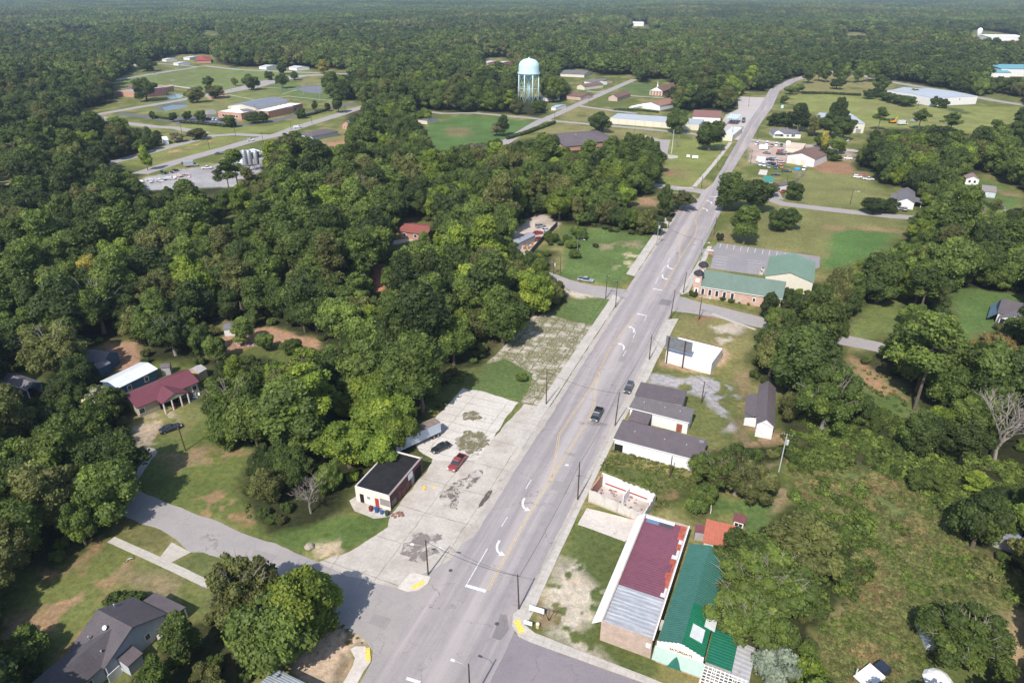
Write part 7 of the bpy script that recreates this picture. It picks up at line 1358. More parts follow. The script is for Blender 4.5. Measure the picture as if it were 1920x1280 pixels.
# cement plant
for i, px in enumerate((463, 472, 484)):
    x, y = G(px, 321-i); e = empty('cement_silo', x, y, 0, 0, ['left', 'middle', 'right'][i]+' of the three upright silver cement silos', 'silo'); m = MB(); m.lathe([(1.0, 3), (1.4, 4), (1.4, 11-i*.4), (1.0, 11.6-i*.4), (.2, 11.9-i*.4)], 14); m.obj('shell', STEEL, e, True); m = MB(); [m.box(a-.1, a+.1, b-.1, b+.1, 0, 3.6) for a in (-1.2, 1.2) for b in (-1.2, 1.2)]; m.obj('legs', STEEL, e)
x, y = G(459, 312); e = empty('cement_tank', x, y, 0, .3, 'fat pale horizontal tank left of the cement silos', 'tank'); m = MB(); m.tube([(-4, 0, 2.6), (-3.6, 0, 2.6), (3.6, 0, 2.6), (4, 0, 2.6)], [1.2, 2.0, 2.0, 1.2], 16); m.obj('shell', M_plain('tank_pale', (.55,.6,.64), .5), e, True); m = MB(); m.box(-2.8, -2.2, -1.2, 1.2, 0, 1.5); m.box(2.2, 2.8, -1.2, 1.2, 0, 1.5); m.obj('cradle', GREYP, e)
bld('plant_canopy', 'flat white canopy roof at the cement plant entrance', 'canopy', (450,283), (462,287), (470,277), 4.2, 'slab', .2, DARK, M_WHITEROOF, .8)  # near-black block below the roof stands in for the shade under the canopy
# ------------------------------------------------------------------ vehicles
PAINT = M_carpaint(); TYRE = M_plain('tyre_rubber', (0.02,0.02,0.02), .9); RIM = M_plain('wheel_rim', (0.4,0.4,0.42), .35, .7); LAMPG = M_plain('headlamp_glass', (0.75,0.75,0.72), .15, 0, .02, 1, .7); REDL = M_plain('rear_lamp', (0.35,0.02,0.02), .3); BUMP = M_plain('bumper_chrome', (0.5,0.5,0.52), .3, .6)
def hull(m, L, W, z0, z1, nose=.5, tail=.35, top=.9, hood=None):
    l, w = L/2, W/2; P = [(l, -w*.62), (l, w*.62), (l-nose, w), (-l+tail, w), (-l, w*.75), (-l, -w*.75), (-l+tail, -w), (l-nose, -w)]; n = 8; V = []
    for z, k, sx in ((z0, .93, .99), (z0+(z1-z0)*.45, 1, 1), (z0+(z1-z0)*.8, .985, .985), (z1, top, .95)): V += [(x*sx, y*k, z) for x, y in P]
    F = [tuple(range(n))]+[(r*n+i, r*n+(i+1) % n, (r+1)*n+(i+1) % n, (r+1)*n+i) for r in range(3) for i in range(n)]+[tuple(reversed(range(3*n, 4*n)))]
    m.add(V, [tuple(reversed(f)) for f in F])
def frus(m, x0, x1, X0, X1, w0, w1, z0, z1): m.add([(x0, -w0, z0), (x1, -w0, z0), (x1, w0, z0), (x0, w0, z0), (X0, -w1, z1), (X1, -w1, z1), (X1, w1, z1), (X0, w1, z1)], [(3, 2, 1, 0), (4, 5, 6, 7), (0, 1, 5, 4), (1, 2, 6, 5), (2, 3, 7, 6), (3, 0, 4, 7)])
def wheels(e, xs, W, r=.34):
    for x in xs:
        for sg in (-1, 1):
            m = MB(); m.tube([(x, sg*(W/2-.22), r), (x, sg*(W/2+.02), r)], r, 14); w = m.obj('wheel', TYRE, e); m = MB(); m.tube([(x, sg*(W/2+.0), r), (x, sg*(W/2+.035), r)], r*.58, 10); m.obj('rim', RIM, w)
def lamps(e, L, W, z):
    for sg in (-1, 1):
        m = MB(); m.box(L/2-.16, L/2+.01, sg*W*.36-.2, sg*W*.36+.2, z, z+.16); m.obj('headlight', LAMPG, e); m = MB(); m.box(-L/2-.02, -L/2+.1, sg*W*.38-.14, sg*W*.38+.14, z, z+.2); m.obj('rear_light', REDL, e)
def build_car(kind):
    e = empty('parked_car', 0, 0)
    if kind == 'sedan':
        L, W = 4.75, 1.82; m = MB(); hull(m, L, W, .22, .93); b = m.obj('body', PAINT, e); m = MB(); frus(m, -1.75, 1.05, -1.05, .25, .80, .62, .90, 1.40); m.obj('window', GLASS, e); m = MB(); frus(m, -1.12, .30, -1.02, .20, .66, .60, 1.37, 1.45); m.obj('roof', PAINT, e); wheels(e, (-1.4, 1.4), W)
    elif kind == 'suv':
        L, W = 4.7, 1.9; m = MB(); hull(m, L, W, .28, 1.05, .55, .2); m.obj('body', PAINT, e); m = MB(); frus(m, -2.2, 1.0, -1.95, .35, .86, .70, 1.02, 1.66); m.obj('window', GLASS, e); m = MB(); frus(m, -2.0, .40, -1.9, .28, .74, .68, 1.62, 1.74); m.obj('roof', PAINT, e); wheels(e, (-1.4, 1.42), W, .37)
    elif kind == 'pickup':
        L, W = 5.7, 1.98; m = MB(); hull(m, L, W, .35, 1.0, .5, .1, .94); m.obj('body', PAINT, e); m = MB(); frus(m, -.75, 1.35, -.55, .65, .88, .72, .98, 1.68); m.obj('window', GLASS, e); m = MB(); frus(m, -.62, .70, -.55, .60, .76, .72, 1.64, 1.76); m.obj('roof', PAINT, e)
        m = MB(); m.box(-2.68, -.85, .80, .93, .99, 1.18); m.box(-2.68, -.85, -.93, -.80, .99, 1.18); m.box(-2.78, -2.66, -.93, .93, .99, 1.18); m.box(-.87, -.78, -.93, .93, .99, 1.18); m.obj('bed_sides', PAINT, e); m = MB(); m.box(-2.64, -.9, -.79, .79, .98, 1.005); m.obj('bed', DARK, e); wheels(e, (-1.75, 1.75), W, .40)
    elif kind == 'van':
        L, W = 5.6, 2.0; m = MB(); hull(m, L, W, .3, 1.1, .7, .1); m.obj('body', PAINT, e); m = MB(); frus(m, -2.65, 1.9, -2.6, 1.1, .93, .82, 1.08, 1.95); m.obj('upper_body', PAINT, e); m = MB(); frus(m, .7, 1.96, .6, 1.3, .95, .88, 1.15, 1.75); m.obj('window', GLASS, e); wheels(e, (-1.7, 1.75), W, .37)
    elif kind == 'box_truck':
        L, W = 7.4, 2.3; m = MB(); m.box(-3.7, 1.5, -1.15, 1.15, .8, 3.2); m.obj('cargo_box', PAINT, e); m = MB(); m.box(1.6, 3.7, -.98, .98, .5, 1.3, .96); m.obj('body', PAINT, e); m = MB(); frus(m, 1.7, 3.0, 1.8, 2.6, .92, .80, 1.3, 2.2); m.obj('window', GLASS, e); wheels(e, (-2.3, 2.7), 2.2, .45)
    if kind != 'box_truck': lamps(e, L, W, .62 if kind == 'sedan' else .72); m = MB(); m.box(L/2-.1, L/2+.05, -W*.4, W*.4, .35, .52); m.obj('bumper', BUMP if kind == 'pickup' else PAINT, e)
    return e
CARP = {}
def tree_objs(o): return [o]+[q for c in o.children for q in tree_objs(c)]
def copy_tree(o, parent=None):
    c = o.copy(); COL.objects.link(c); c.parent = parent
    for ch in o.children: copy_tree(ch, c)
    return c
def car(kind, px, py, az, col, label, cat=None, group=None, name=None, z=0.03):
    if kind not in CARP: CARP[kind] = build_car(kind); o = CARP[kind]
    else: o = copy_tree(CARP[kind])
    x, y = G(px, py, .5); o.location = (x, y, z); o.rotation_euler = (0, 0, math.radians(90-az))
    o.name = name or {'sedan': 'sedan_car', 'suv': 'suv_car', 'pickup': 'pickup_truck', 'van': 'van', 'box_truck': 'box_truck'}[kind]
    props(o, label, cat or {'sedan': 'car', 'suv': 'car', 'pickup': 'pickup truck', 'van': 'van', 'box_truck': 'truck'}[kind], group)
    for q in tree_objs(o): q.color = (*col, 1)
    if not group and 'group' in o: del o['group']
    return o
BK, WH, SV, GY, RDc, BL, MR, GN_ = (.008,.010,.014), (.72,.72,.72), (.32,.34,.36), (.07,.075,.085), (.35,.03,.03), (.03,.06,.14), (.14,.03,.05), (.02,.05,.04)
car('pickup', 1119, 778, 201.9, (.004,.012,.015), 'black pickup driving down the main street', z=.04)
car('suv', 1179, 728, 201.9, (.05,.05,.06), 'dark grey parked car with a shiny bonnet at the east kerb before the white shops', z=.04)
car('pickup', 1098, 525, 112, SV, 'silver pickup parked on the side street by the corner lot')
car('sedan', 826.5, 839, 229, (.006,.014,.016), 'black sedan beside the white trailer on the pale slab')
car('pickup', 857, 868, 204, (.30,.035,.035), 'red pickup parked before the black roofed shop')
car('sedan', 319, 803, 52, (.005,.008,.015), 'black car in tree shade below the red roofed house')
car('suv', 345, 744, 60, MR, 'dark maroon car inside the gabled carport', z=.03)
car('sedan', 1354, 377, 201, (.02,.03,.09), 'dark blue car half under the big tree at the east kerb')
car('box_truck', 1394, 228, 200, BK, 'black truck standing in the filling station yard by the road')
car('sedan', 1391, 240, 205, WH, 'white car behind the black truck in the filling station yard')
car('van', 558, 239, 60, WH, 'white van driving on the highway past the school')
for px, py, k, az, c, l in ((1419,270,'suv',215,WH,'white car at the road end of the far row of the car lot'),(1430,274,'sedan',200,SV,'silver car behind the white box trailer in the car lot'),(1438,269.5,'van',205,WH,'white van second in the far row of the car lot'),(1439,277,'sedan',200,GY,'grey car just below the second white van of the car lot'),(1447,273,'sedan',205,MR,'plum coloured car in the far row of the car lot'),(1456,272,'van',205,WH,'white van at the right part of the far row of the car lot'),(1465,273,'pickup',200,GN_,'dark green pickup at the end of the far row of the car lot'),
  (1438,287,'sedan',120,GY,'grey car alone in the middle of the car lot'),(1466,283.5,'pickup',110,RDc,'red pickup beside the white garage wall'),(1464,289,'pickup',110,BK,'black pickup before the red one at the white garage'),(1473,287,'suv',110,BK,'black car against the white garage left wall'),(1443,299.5,'pickup',105,BK,'black pickup in the middle row of the car lot'),(1452,298.5,'suv',105,SV,'silver car in the middle row of the car lot'),(1465,304,'sedan',110,MR,'maroon car near the garage in the car lot'),
  (1424,308,'van',190,WH,'white van at the near left corner of the car lot'),(1431.5,309.5,'van',190,WH,'second white van at the near edge of the car lot'),(1430,303,'box_truck',110,WH,'white truck above the two white vans'),(1441,308,'suv',190,GY,'grey car in the near row of the car lot'),(1440.5,313,'sedan',190,SV,'silver car nearest the grass in the car lot'),(1451,308.5,'suv',140,BK,'black car right in the near row of the car lot'),(1454,314,'sedan',190,BL,'small blue car on the grass edge of the car lot'),(1464,313,'suv',190,(.5,.16,.04),'orange truck like car on the grass near the garage'),
  (1475,321,'pickup',110,GN_,'dark green pickup on the grass below the garage'),(1455,327,'sedan',105,BK,'black car alone on the grass above the green roofed shed'),(1508,317,'van',210,WH,'white van before the garage front wall'),(1608,332,'suv',110,WH,'left white car at the dark trees right of the field'),(1619,329,'sedan',110,RDc,'red car behind the white pair at the dark trees'),(1628,336,'pickup',110,WH,'right white pickup at the dark trees right of the field'),(1590,297,'sedan',110,WH,'white car parked on bare soil right of the small grove'),(1590,263.5,'sedan',30,SV,'silver car below the grey roofed barn'),
  (1469,359,'sedan',40,RDc,'red car at the end of the short drive beside the bare tree'),(1697,393,'suv',30,BK,'black car before the white cottage'),(1690,391,'sedan',80,SV,'silver car before the white cottage'),(1100,167,'sedan',110,WH,'white car beside the brown roofed cream house'),(1093,179,'pickup',110,BK,'dark pickup at the brick house by the junction'),(1209,262,'sedan',120,BL,'blue car parked right of the brown roofed hall'),
  (1008,437,'sedan',60,RDc,'farthest left red car in the fenced junk yard'),(990,444,'pickup',70,(.45,.04,.02),'bright red pickup next to the junk yard shed'),(1012,448,'sedan',60,RDc,'red car with an open boot by the junk yard fence'),(1024,431,'sedan',60,WH,'white car by the plank fence of the junk yard'),(1013,424,'suv',60,SV,'silver car at the back of the junk yard'),
  (358,311,'box_truck',70,SV,'silver box truck beside the highway yard'),(388,315,'pickup',80,WH,'white pickup right of the silver box truck'),(350,306,'pickup',75,(.06,.04,.04),'brown dump truck behind the silver box truck'),(470,263,'suv',60,WH,'white car parked by the highway junction'),(410,288,'sedan',75,GN_,'dark green car under the airy pine'),
  (345,217,'sedan',100,WH,'white car driving into the school car park')): car(k, px, py, az, c, l)
cols = [GY, MR, GY, WH, WH, GY, BK]
for i in range(7): car(('sedan', 'suv')[i % 2], 383+i*6.4, 222+i*.55, 20, cols[i], '%s car in the row before the school brick wing, %s' % (('grey','maroon','dark grey','white','bright white','slate grey','black')[i], ('first from the left','second from the left','third from the left','fourth from the left','fifth from the left','sixth from the left','last at the right')[i]))
cols = [GY, SV, GY, BK, BK, BL, SV, GY, SV]
for i in range(9): car(('sedan', 'suv', 'pickup')[i % 3], 346+i*8.2, 228.5+i*.65, 200, cols[i], '%s vehicle in the near row of the school car park, %s' % (('grey','silver','slate','black','jet black','blue','pale silver','dull grey','bright silver')[i], ('first from the left','second','third','fourth','fifth','sixth','seventh','eighth','last at the right')[i]))
# semi trailer beside the black sedan
p = Vector(G(779.7, 839.7)); q = Vector(G(827.5, 817)); d = (q-p).normalized(); nn = Vector((-d.y, d.x)); c = q-d*6.0+nn*1.25
e = empty('semi_trailer', c.x, c.y, 0, math.atan2(d.y, d.x), 'long pale box trailer with a rusty brown top beside the wood', 'trailer'); m = MB(); m.box(-6, 6, -1.25, 1.25, 1.15, 3.8); m.obj('box', M_wall('trailer_side', (.52,.56,.62), .25), e)
m = MB(); m.box(-6.02, 6.02, -1.27, 1.27, 3.8, 3.87); m.obj('roof', M_plain('trailer_roof', (.22,.17,.14), .9, 0, .3), e); m = MB(); m.box(-6, 6, -.5, .5, .85, 1.15); m.box(-4.2, -4.0, -.9, .9, 0, .9); m.obj('chassis', DARK, e)
for x in (4.1, 5.2):
    for sg in (-1, 1): m = MB(); m.tube([(x, sg*.85, .5), (x, sg*1.2, .5)], .5, 14); w = m.obj('wheel', TYRE, e); m = MB(); m.tube([(x, sg*1.19, .5), (x, sg*1.23, .5)], .27, 10); m.obj('rim', RIM, w)
x, y = G(1431, 281); e = empty('box_trailer', x, y, 0, math.radians(-20), 'white box trailer in the middle of the car lot', 'trailer'); m = MB(); m.box(-2.6, 2.6, -1.1, 1.1, .6, 3.0); m.obj('box', WHITE, e); wheels(e, (-.6, .4), 2.2, .35)
x, y = G(1632, 1272); e = empty('folding_trailer', x, y, 0, .5, 'white open trailer with two upright posts at the bottom edge', 'trailer'); m = MB(); m.box(-2.2, 1.6, -1.2, 1.2, .5, .65); m.slab([(-2.4, -1.3, .7), (1.2, -1.3, 1.3), (1.2, 1.3, 1.3), (-2.4, 1.3, .7)], .08); m.obj('deck', WHITE, e); m = MB(); [m.box(a-.06, a+.06, b-.06, b+.06, .5, 2.4) for a, b in ((-2.2, -1.1), (-2.2, 1.1))]; m.obj('post', WHITE, e); m = MB(); frus(m, 1.3, 3.4, 1.6, 3.1, 1.0, .8, .5, 1.5); m.obj('dark_cover', M_plain('cover_blueblack', (.03,.04,.06), .3), e); wheels(e, (-.2,), 2.3, .35)
x, y = G(1757, 1278); e = empty('white_tarp_pile', x, y, 0, .4, 'white covered heap at the bottom edge right of the open trailer', 'covered heap'); m = MB(); m.lathe([(2.0, 0), (2.1, .5), (1.6, 1.1), (.9, 1.5), (.1, 1.6)], 11); m.obj('cover', WHITE, e)
# ------------------------------------------------------------------ poles, lamps, wires
INS = M_plain('insulator', (.45,.45,.45), .4)
def wpole(px, py, h, label, arms=0, az=112, lamp=0, transf=False, mat=None, lean=(0, 0), r=.15, lz=None):
    x, y = G(px, py); e = empty('utility_pole', x, y, 0, math.radians(90-az), label, 'utility pole'); T = (lean[0], lean[1], h)
    m = MB(); m.tube([(0, 0, -.05), (T[0]*.5, T[1]*.5, h*.5), T], [r, r*.85, r*.62], 9); m.obj('pole', mat or WOOD_M, e)
    for k in range(arms):
        z = h-.35-k*.9; m = MB(); m.box(T[0]-1.1, T[0]+1.1, T[1]-.07, T[1]+.07, z-.07, z+.07); a = m.obj('crossarm', WOOD_M, e); m = MB(); [m.lathe([(.06, z+.07), (.08, z+.16), (.04, z+.28)], 6, T[0]+q_, T[1]) for q_ in (-1.0, -.45, .45, 1.0)]; m.obj('insulators', INS, a)
    if transf: m = MB(); m.tube([(.42, 0, h-2.6), (.42, 0, h-1.5)], .28, 10); m.obj('transformer', M_plain('transformer_grey', (.5,.5,.5), .5), e)
    for sgn in ([lamp] if lamp in (1, -1) else ([1, -1] if lamp == 2 else [])):
        zz = lz or h-1.2; m = MB(); m.tube([(0, 0, zz-.4), (sgn*1.0, 0, zz+.15), (sgn*2.3, 0, zz+.2)], .035, 5); m.obj('lamp_arm', STEEL, e); m = MB(); m.box(min(sgn*2.1, sgn*2.8), max(sgn*2.1, sgn*2.8), -.16, .16, zz+.12, zz+.26, .8); m.obj('lamp_head', M_plain('lamp_white', (.7,.7,.7), .4), e)
    return (x, y, h)
PL = {}
def addp(key, px, py, ty, label, **k): PL[key] = wpole(px, py, HT(px, py, ty), label, **k)
addp('a', 803, 1077, 1012, 'dark pole with two white street lamps at the west corner island', lamp=2, az=100, lz=6.6)
addp('b', 973, 1142, 1078, 'leaning weathered wooden pole on the east corner pavement', lean=(-.3, .1))
addp('c', 1083, 936, 866, 'dark pole with a single lamp arm beside the roofless ruin', lamp=-1, az=100)
addp('d', 1153, 798, 735, 'dark pole at the kerb before the double white shop', lean=(.4, 0)); addp('e', 1024, 758, 695, 'dark pole on the west pavement beside the grass lot')
addp('f', 1217, 674.5, 627.5, 'dark pole at the kerb left of the billboard', arms=1, lean=(.3, 0), az=20); addp('g', 1257, 597, 544, 'thin dark pole at the mouth of the church side street', lean=(.4, 0))
addp('h', 1281, 549, 510, 'short dark pole at the church street corner', lean=(.3, 0)); addp('i', 1310, 600, 551, 'utility pole with a lamp on the grass below the church street', arms=1, lamp=1, az=112)
addp('j', 1154, 576, 526, 'pole at the corner of the west side street', arms=1); addp('k', 1135.5, 560, 516, 'pole on the far side of the west side street', arms=1)
addp('l', 1050.5, 514, 480, 'bare grey pole near the parked silver pickup'); addp('m', 1038, 514, 486, 'transformer pole at the edge of the wood by the side street', transf=True, arms=1)
addp('n', 1082, 484, 443, 'tall thin lamp pole among the bushes of the corner lot', lamp=1, r=.1, mat=STEEL)
addp('o', 1231, 461, 416, 'pale pole with crossarm and transformer on the west pavement', arms=2, transf=True, mat=STEEL); addp('p', 1253, 428, 394, 'lamp pole against the wood on the west side', lamp=1, az=90)
addp('q', 1312, 490, 450, 'grey lamp pole at the corner of the church car park', lamp=1, az=90, mat=STEEL); addp('r', 1338, 440, 407, 'dark pole at the kerb above the church car park', lean=(.3, 0))
addp('s', 1255, 896, 855, 'short wooden pole in the weedy lot behind the ruin'); addp('t', 1315, 756, 715, 'thin pole with a small lamp on the gravel yard', lamp=0)
addp('u', 1460, 884, 813, 'tall pale grey pole with transformer behind the barn', arms=1, transf=True, mat=M_plain('pole_palegrey', (.45,.43,.41), .8)); addp('v', 348, 845, 793, 'thin leaning pole on the west lawn', lean=(-.35, 0))
addp('w', 1594, 383, 354, 'pole with lamp in the rough field by the east cross street', lamp=1); addp('x', 1407, 307, 281, 'dark pole at the edge of the car lot'); addp('y', 1419, 262, 243, 'thin pole at the corner of the bungalow garden')
for i, (px, py, ty, l) in enumerate(((393,280,258,'pole in the grass strip left of the cement plant'),(341,249,228,'pole below the school car park'),(442,256,232,'pole on the corner of the park street'),(494,270,246,'pole at the cement plant entrance'),(546,244,227,'pole beside the highway left of the white van'),(482,226,195,'pale pole before the school entrance'),(585,232,214,'pole on the verge behind the white van'),(1104,196,182,'pole beside the middle street'),(1040,222,205,'pole at the crossing of the middle street'),(1188,259,240,'pole behind the brown roofed hall'),(1350,290,263,'pole on the lawn by the flagpole'),(1344,315,296,'pole by the park pavement'),(1315,352,330,'pole at the cross street corner'),(1372,258,236,'pole at the filling station corner'),(1474,350,330,'pole near the small dark roofed house'),(648,212,195,'pole at the bend of the highway'),(1403,200,180,'pole in the filling station yard'),(1488,160,146,'pole on the road curve'),(1720,205,190,'pole at the warehouse lawn'))): addp('z%d' % i, px, py, ty, l)
for i, (px, py, ty, l) in enumerate(((330,181,150,'floodlight mast at the left side of the sports field'),(434,171,144,'floodlight mast by the school street'),(366,190,160,'floodlight mast between the spreading oaks'),(296,168,140,'floodlight mast behind the low school block'),(600,190,165,'floodlight mast at the tennis court'),(570,180,160,'floodlight mast left of the tennis court'))):
    x, y = G(px, py); h = HT(px, py, ty); e = empty('floodlight_mast', x, y, 0, .3, l, 'floodlight mast'); m = MB(); m.tube([(0, 0, 0), (0, 0, h)], [.22, .12], 8); m.obj('pole', STEEL, e); m = MB(); m.box(-1.8, 1.8, -.15, .15, h-.8, h); m.obj('lamp_bar', GREYP, e)
x, y = G(1259, 288); h = HT(1259, 288, 244); e = empty('flagpole', x, y, 0, 0, 'white flagpole on a round pale slab in the lawn', 'flagpole'); m = MB(); m.tube([(0, 0, 0), (0, 0, h)], [.14, .07], 8); m.obj('pole', WHITE, e); m = MB(); m.lathe([(.02, h), (.16, h+.12), (.02, h+.3)], 8); m.obj('finial', WHITE, e)
PL['aa'] = wpole(882, 1322, 9.0, 'street lamp pole at the bottom edge of the main street', lamp=-1, az=112, lz=8.4)
def wire(a, b, label, dz=(0, 0), sag=1.0, off=(0, 0), r=.03):
    A = Vector(PL[a][:2]+(PL[a][2]-.25+dz[0],))+Vector((off[0], off[1], 0)); B = Vector(PL[b][:2]+(PL[b][2]-.25+dz[1],))+Vector((off[0], off[1], 0)); P = [A.lerp(B, k/10)-Vector((0, 0, 4*sag*(k/10)*(1-k/10))) for k in range(11)]
    m = MB(); m.tube(P, r, 4); props(m.obj('overhead_wire', DARK), label, 'overhead wire')
for a, b, l in (('b','c','wire between the leaning corner pole and the pole by the ruin'),('c','d','wire between the pole by the ruin and the white shops'),('d','f','wire from the white shops to the billboard pole'),('f','g','wire from the billboard pole to the side street pole'),('g','h','wire over the mouth of the church side street'),('h','q','wire along the front of the brick church'),('q','r','wire along the kerb above the church car park'),('j','k','wire over the west side street'),('e','j','wire along the west pavement beside the jointed slab'),('j','o','wire along the corner lot pavement'),('o','p','wire beside the wood on the west side'),('m','l','wire at the wood edge near the silver pickup'),('a','b','wire across the main street at the near crossing'),('d','e','wire across the main street at the white shops'),('o','q','wire across the main street at the church'),('g','i','wire over the grass below the church street'),('t','u','wire over the barn yard'),('f','t','wire from the billboard pole over the gravel yard')): wire(a, b, l)
# ------------------------------------------------------------------ fences, signs, small things
def fence(name, pts, h, label, step, post, rails, mat, boards=False, pw=.06):
    P = GG(pts); e = empty(name, P[0][0], P[0][1], 0, 0, label, 'fence'); o0 = Vector((P[0][0], P[0][1])); m = MB(); mp = MB()
    for i in range(len(P)-1):
        a = Vector(P[i])-o0; b = Vector(P[i+1])-o0; L = (b-a).length; d = (b-a)/L; n = Vector((-d.y, d.x)); k = max(1, int(L/step))
        for j in range(k+1): p = a+d*L*j/k; mp.box(p.x-pw, p.x+pw, p.y-pw, p.y+pw, 0, h+.05)
        for z0, z1 in (((.05, h),) if boards else rails): q = [a-n*.03, b-n*.03, b+n*.03, a+n*.03]; m.prism([(v.x, v.y) for v in q], z0, z1)
    m.obj('boards' if boards else 'rails', mat, e); mp.obj('posts', mat, e)
fence('plank_fence', [(983,492),(1012,458),(1045,424)], 2.2, 'dark weathered plank fence between the junk yard and the corner lot', 2.5, .08, None, M_plain('plank_dark', (.10,.09,.085), .9, 0, .3, 3), True)
fence('white_rail_fence', [(212,153),(290,139),(362,128.5)], 1.4, 'white rail fence along the top of the sports field', 4, .1, ((.6, .75), (1.15, 1.3)), WHITE, pw=.12)
fence('wire_fence', [(553,168),(575,161.5),(603,160.5)], 3.0, 'tall grey mesh fence behind the tennis court', 3, .1, ((2.8, 2.9), (1.4, 1.5)), GREYP)
fence('garden_fence', [(1151,203),(1190,207),(1238,211)], 1.4, 'dark garden fence in front of the brown gable building', 3, .1, ((1.2, 1.3), (.5, .6)), GREYP)
fence('white_picket_fence', [(1332,962),(1334,935),(1337,915)], 1.1, 'short white fence at the left of the hutch yard', 2, .1, ((.9, 1.0), (.4, .5)), WHITE)
for nm, px, py, w, hh, l in (('sign_board', 1006, 1152, 2.6, 1.1, 'larger white sign board on two legs in the corner lot'), ('sign_board', 990, 1176, 1.4, .8, 'smaller white sign board at the pavement of the corner lot'), ('lawn_sign', 1290, 297, 2.0, 1.4, 'small white sign on the lawn left of the flagpole oak'), ('lawn_sign', 1303, 299, 3.4, 1.6, 'wider white sign on the lawn left of the flagpole oak'), ('dairy_sign', 1466, 205, 2.0, 2.6, 'pale green round topped sign by the curve of the road')):
    x, y = G(px, py); e = empty(nm, x, y, 0, -.35, l, 'sign'); m = MB(); m.box(-w/2, w/2, -.05, .05, .7, .7+hh); m.obj('panel', WHITE if 'dairy' not in nm else M_plain('sign_green', (.4,.65,.55), .5), e); m = MB(); [m.box(a-.05, a+.05, -.045, .045, 0, .7) for a in (-w*.4, w*.4)]; m.obj('legs', GREYP, e)
x, y = G(1008, 1176); e = empty('barrel', x, y, 0, 0, 'yellow and white barrel beside the small sign in the corner lot', 'barrel'); m = MB(); m.lathe([(.28, 0), (.3, .3), (.28, .85)], 12); m.obj('drum', M_plain('barrel_yellow', (.6,.5,.2), .6), e); m = MB(); m.lathe([(.29, .85), (.29, .9)], 12); m.obj('lid', WHITE, e)
x, y = G(1029, 1163); e = empty('vee_post', x, y, 0, -.4, 'thin dark V shaped sign frame standing in the corner lot', 'sign frame'); m = MB(); m.tube([(0, 0, 0), (-.9, 0, 2.6)], .05, 5); m.tube([(0, 0, 0), (.9, 0, 2.6)], .05, 5); m.tube([(-1.3, 0, 2.5), (1.3, 0, 2.5)], .04, 5); m.obj('frame', DARK, e)
x, y = G(580, 1026); e = empty('boulder', x, y, 0, .6, 'pale boulder on the grass by the side street', 'boulder'); m = MB(); m.lathe([(.75, -.05), (.95, .25), (.7, .6), (.3, .75)], 7); m.obj('stone', M_plain('stone_pale', (.36,.30,.24), .95, 0, .2, 2), e)
x, y = G(243, 1049); e = empty('bicycle', x, y, 0, .8, 'small white bicycle lying on the lawn beside the path', 'bicycle'); m = MB(); [m.tube([(cx+math.cos(a)*.33, math.sin(a)*.33, .05) for a in [k*.4488 for k in range(15)]], .03, 4, False) for cx in (-.55, .55)]; m.obj('wheels', DARK, e); m = MB(); m.tube([(-.55, 0, .08), (0, .35, .12), (.55, 0, .08)], .035, 5); m.tube([(-.2, .3, .12), (.05, -.05, .1), (.35, .3, .12)], .035, 5); m.obj('frame', WHITE, e)
x, y = G(1494.5, 318); e = empty('blue_pool', x, y, 0, 0, 'round bright blue paddling pool on the grass before the white garage', 'pool'); m = MB(); m.lathe([(1.9, 0), (2.0, .7), (1.8, .7), (1.75, .5)], 20); m.obj('wall', M_plain('pool_blue', (.03,.30,.62), .4), e)
x, y = G(1673, 231); e = empty('digger', x, y, 0, .4, 'orange digger at the edge of the big field', 'digger'); m = MB(); m.box(-2, 2, -1.2, 1.2, .9, 2.3, .9); m.obj('body', M_plain('digger_orange', (.75,.3,.03), .5), e); m = MB(); m.box(-1, .8, -.9, .9, 2.3, 3.4, .9); m.obj('cab', GLASS, e); m = MB(); m.tube([(2, 0, 1.8), (4.2, 0, 4.2), (6, 0, 1.5)], .28, 6); m.obj('boom', M_plain('digger_orange', (.75,.3,.03), .5), e); m = MB(); m.box(-2.3, 2.3, -1.5, -.8, 0, .9); m.box(-2.3, 2.3, .8, 1.5, 0, .9); m.obj('tracks', DARK, e)
car('box_truck', 1692, 233, 80, WH, 'white truck among pines at the field edge right of the digger'); car('van', 1713, 228, 80, SV, 'silver van among pines at the field edge')
for i, (px, py, a, l) in enumerate(((302,338,'white','nearest white scrap pile in the highway yard'),(283,342,'white','left white scrap pile in the highway yard'),(338,332,'pale pink','small pale scrap pile behind the white ones'),(318,324,'green','row of dark green pipes laid on the grass'),(498,284,'g','white wreck in the cement plant yard'))):
    x, y = G(px, py); e = empty('scrap_pile', x, y, 0, .4, l, 'scrap pile'); m = MB(); rr = random.Random(i)
    for k in range(26 if i < 3 else 14):
        sx = 7 if i < 2 else 4.5; a_, b_ = rr.uniform(-sx, sx), rr.uniform(-3.5, 3.5); w_ = rr.uniform(.3, 1.2); m.slab([(a_-w_, b_-w_*.6, rr.uniform(.2, 1.4)), (a_+w_, b_-w_*.5, rr.uniform(.2, 1.4)), (a_+w_*.8, b_+w_, rr.uniform(.2, 1.4)), (a_-w_*.7, b_+w_*.8, rr.uniform(.2, 1.4))], .2)
    m.obj('scrap', M_plain('scrap_%d' % i, ((.62,.61,.6),(.66,.65,.63),(.55,.42,.40),(.02,.06,.04),(.5,.5,.5))[i], .6, 0, .4, 1), e)
x, y = G(978, 462); e = empty('scrap_pile', x, y, 0, .4, 'mixed orange and white scrap in front of the junk yard shed', 'scrap pile'); rr = random.Random(8)
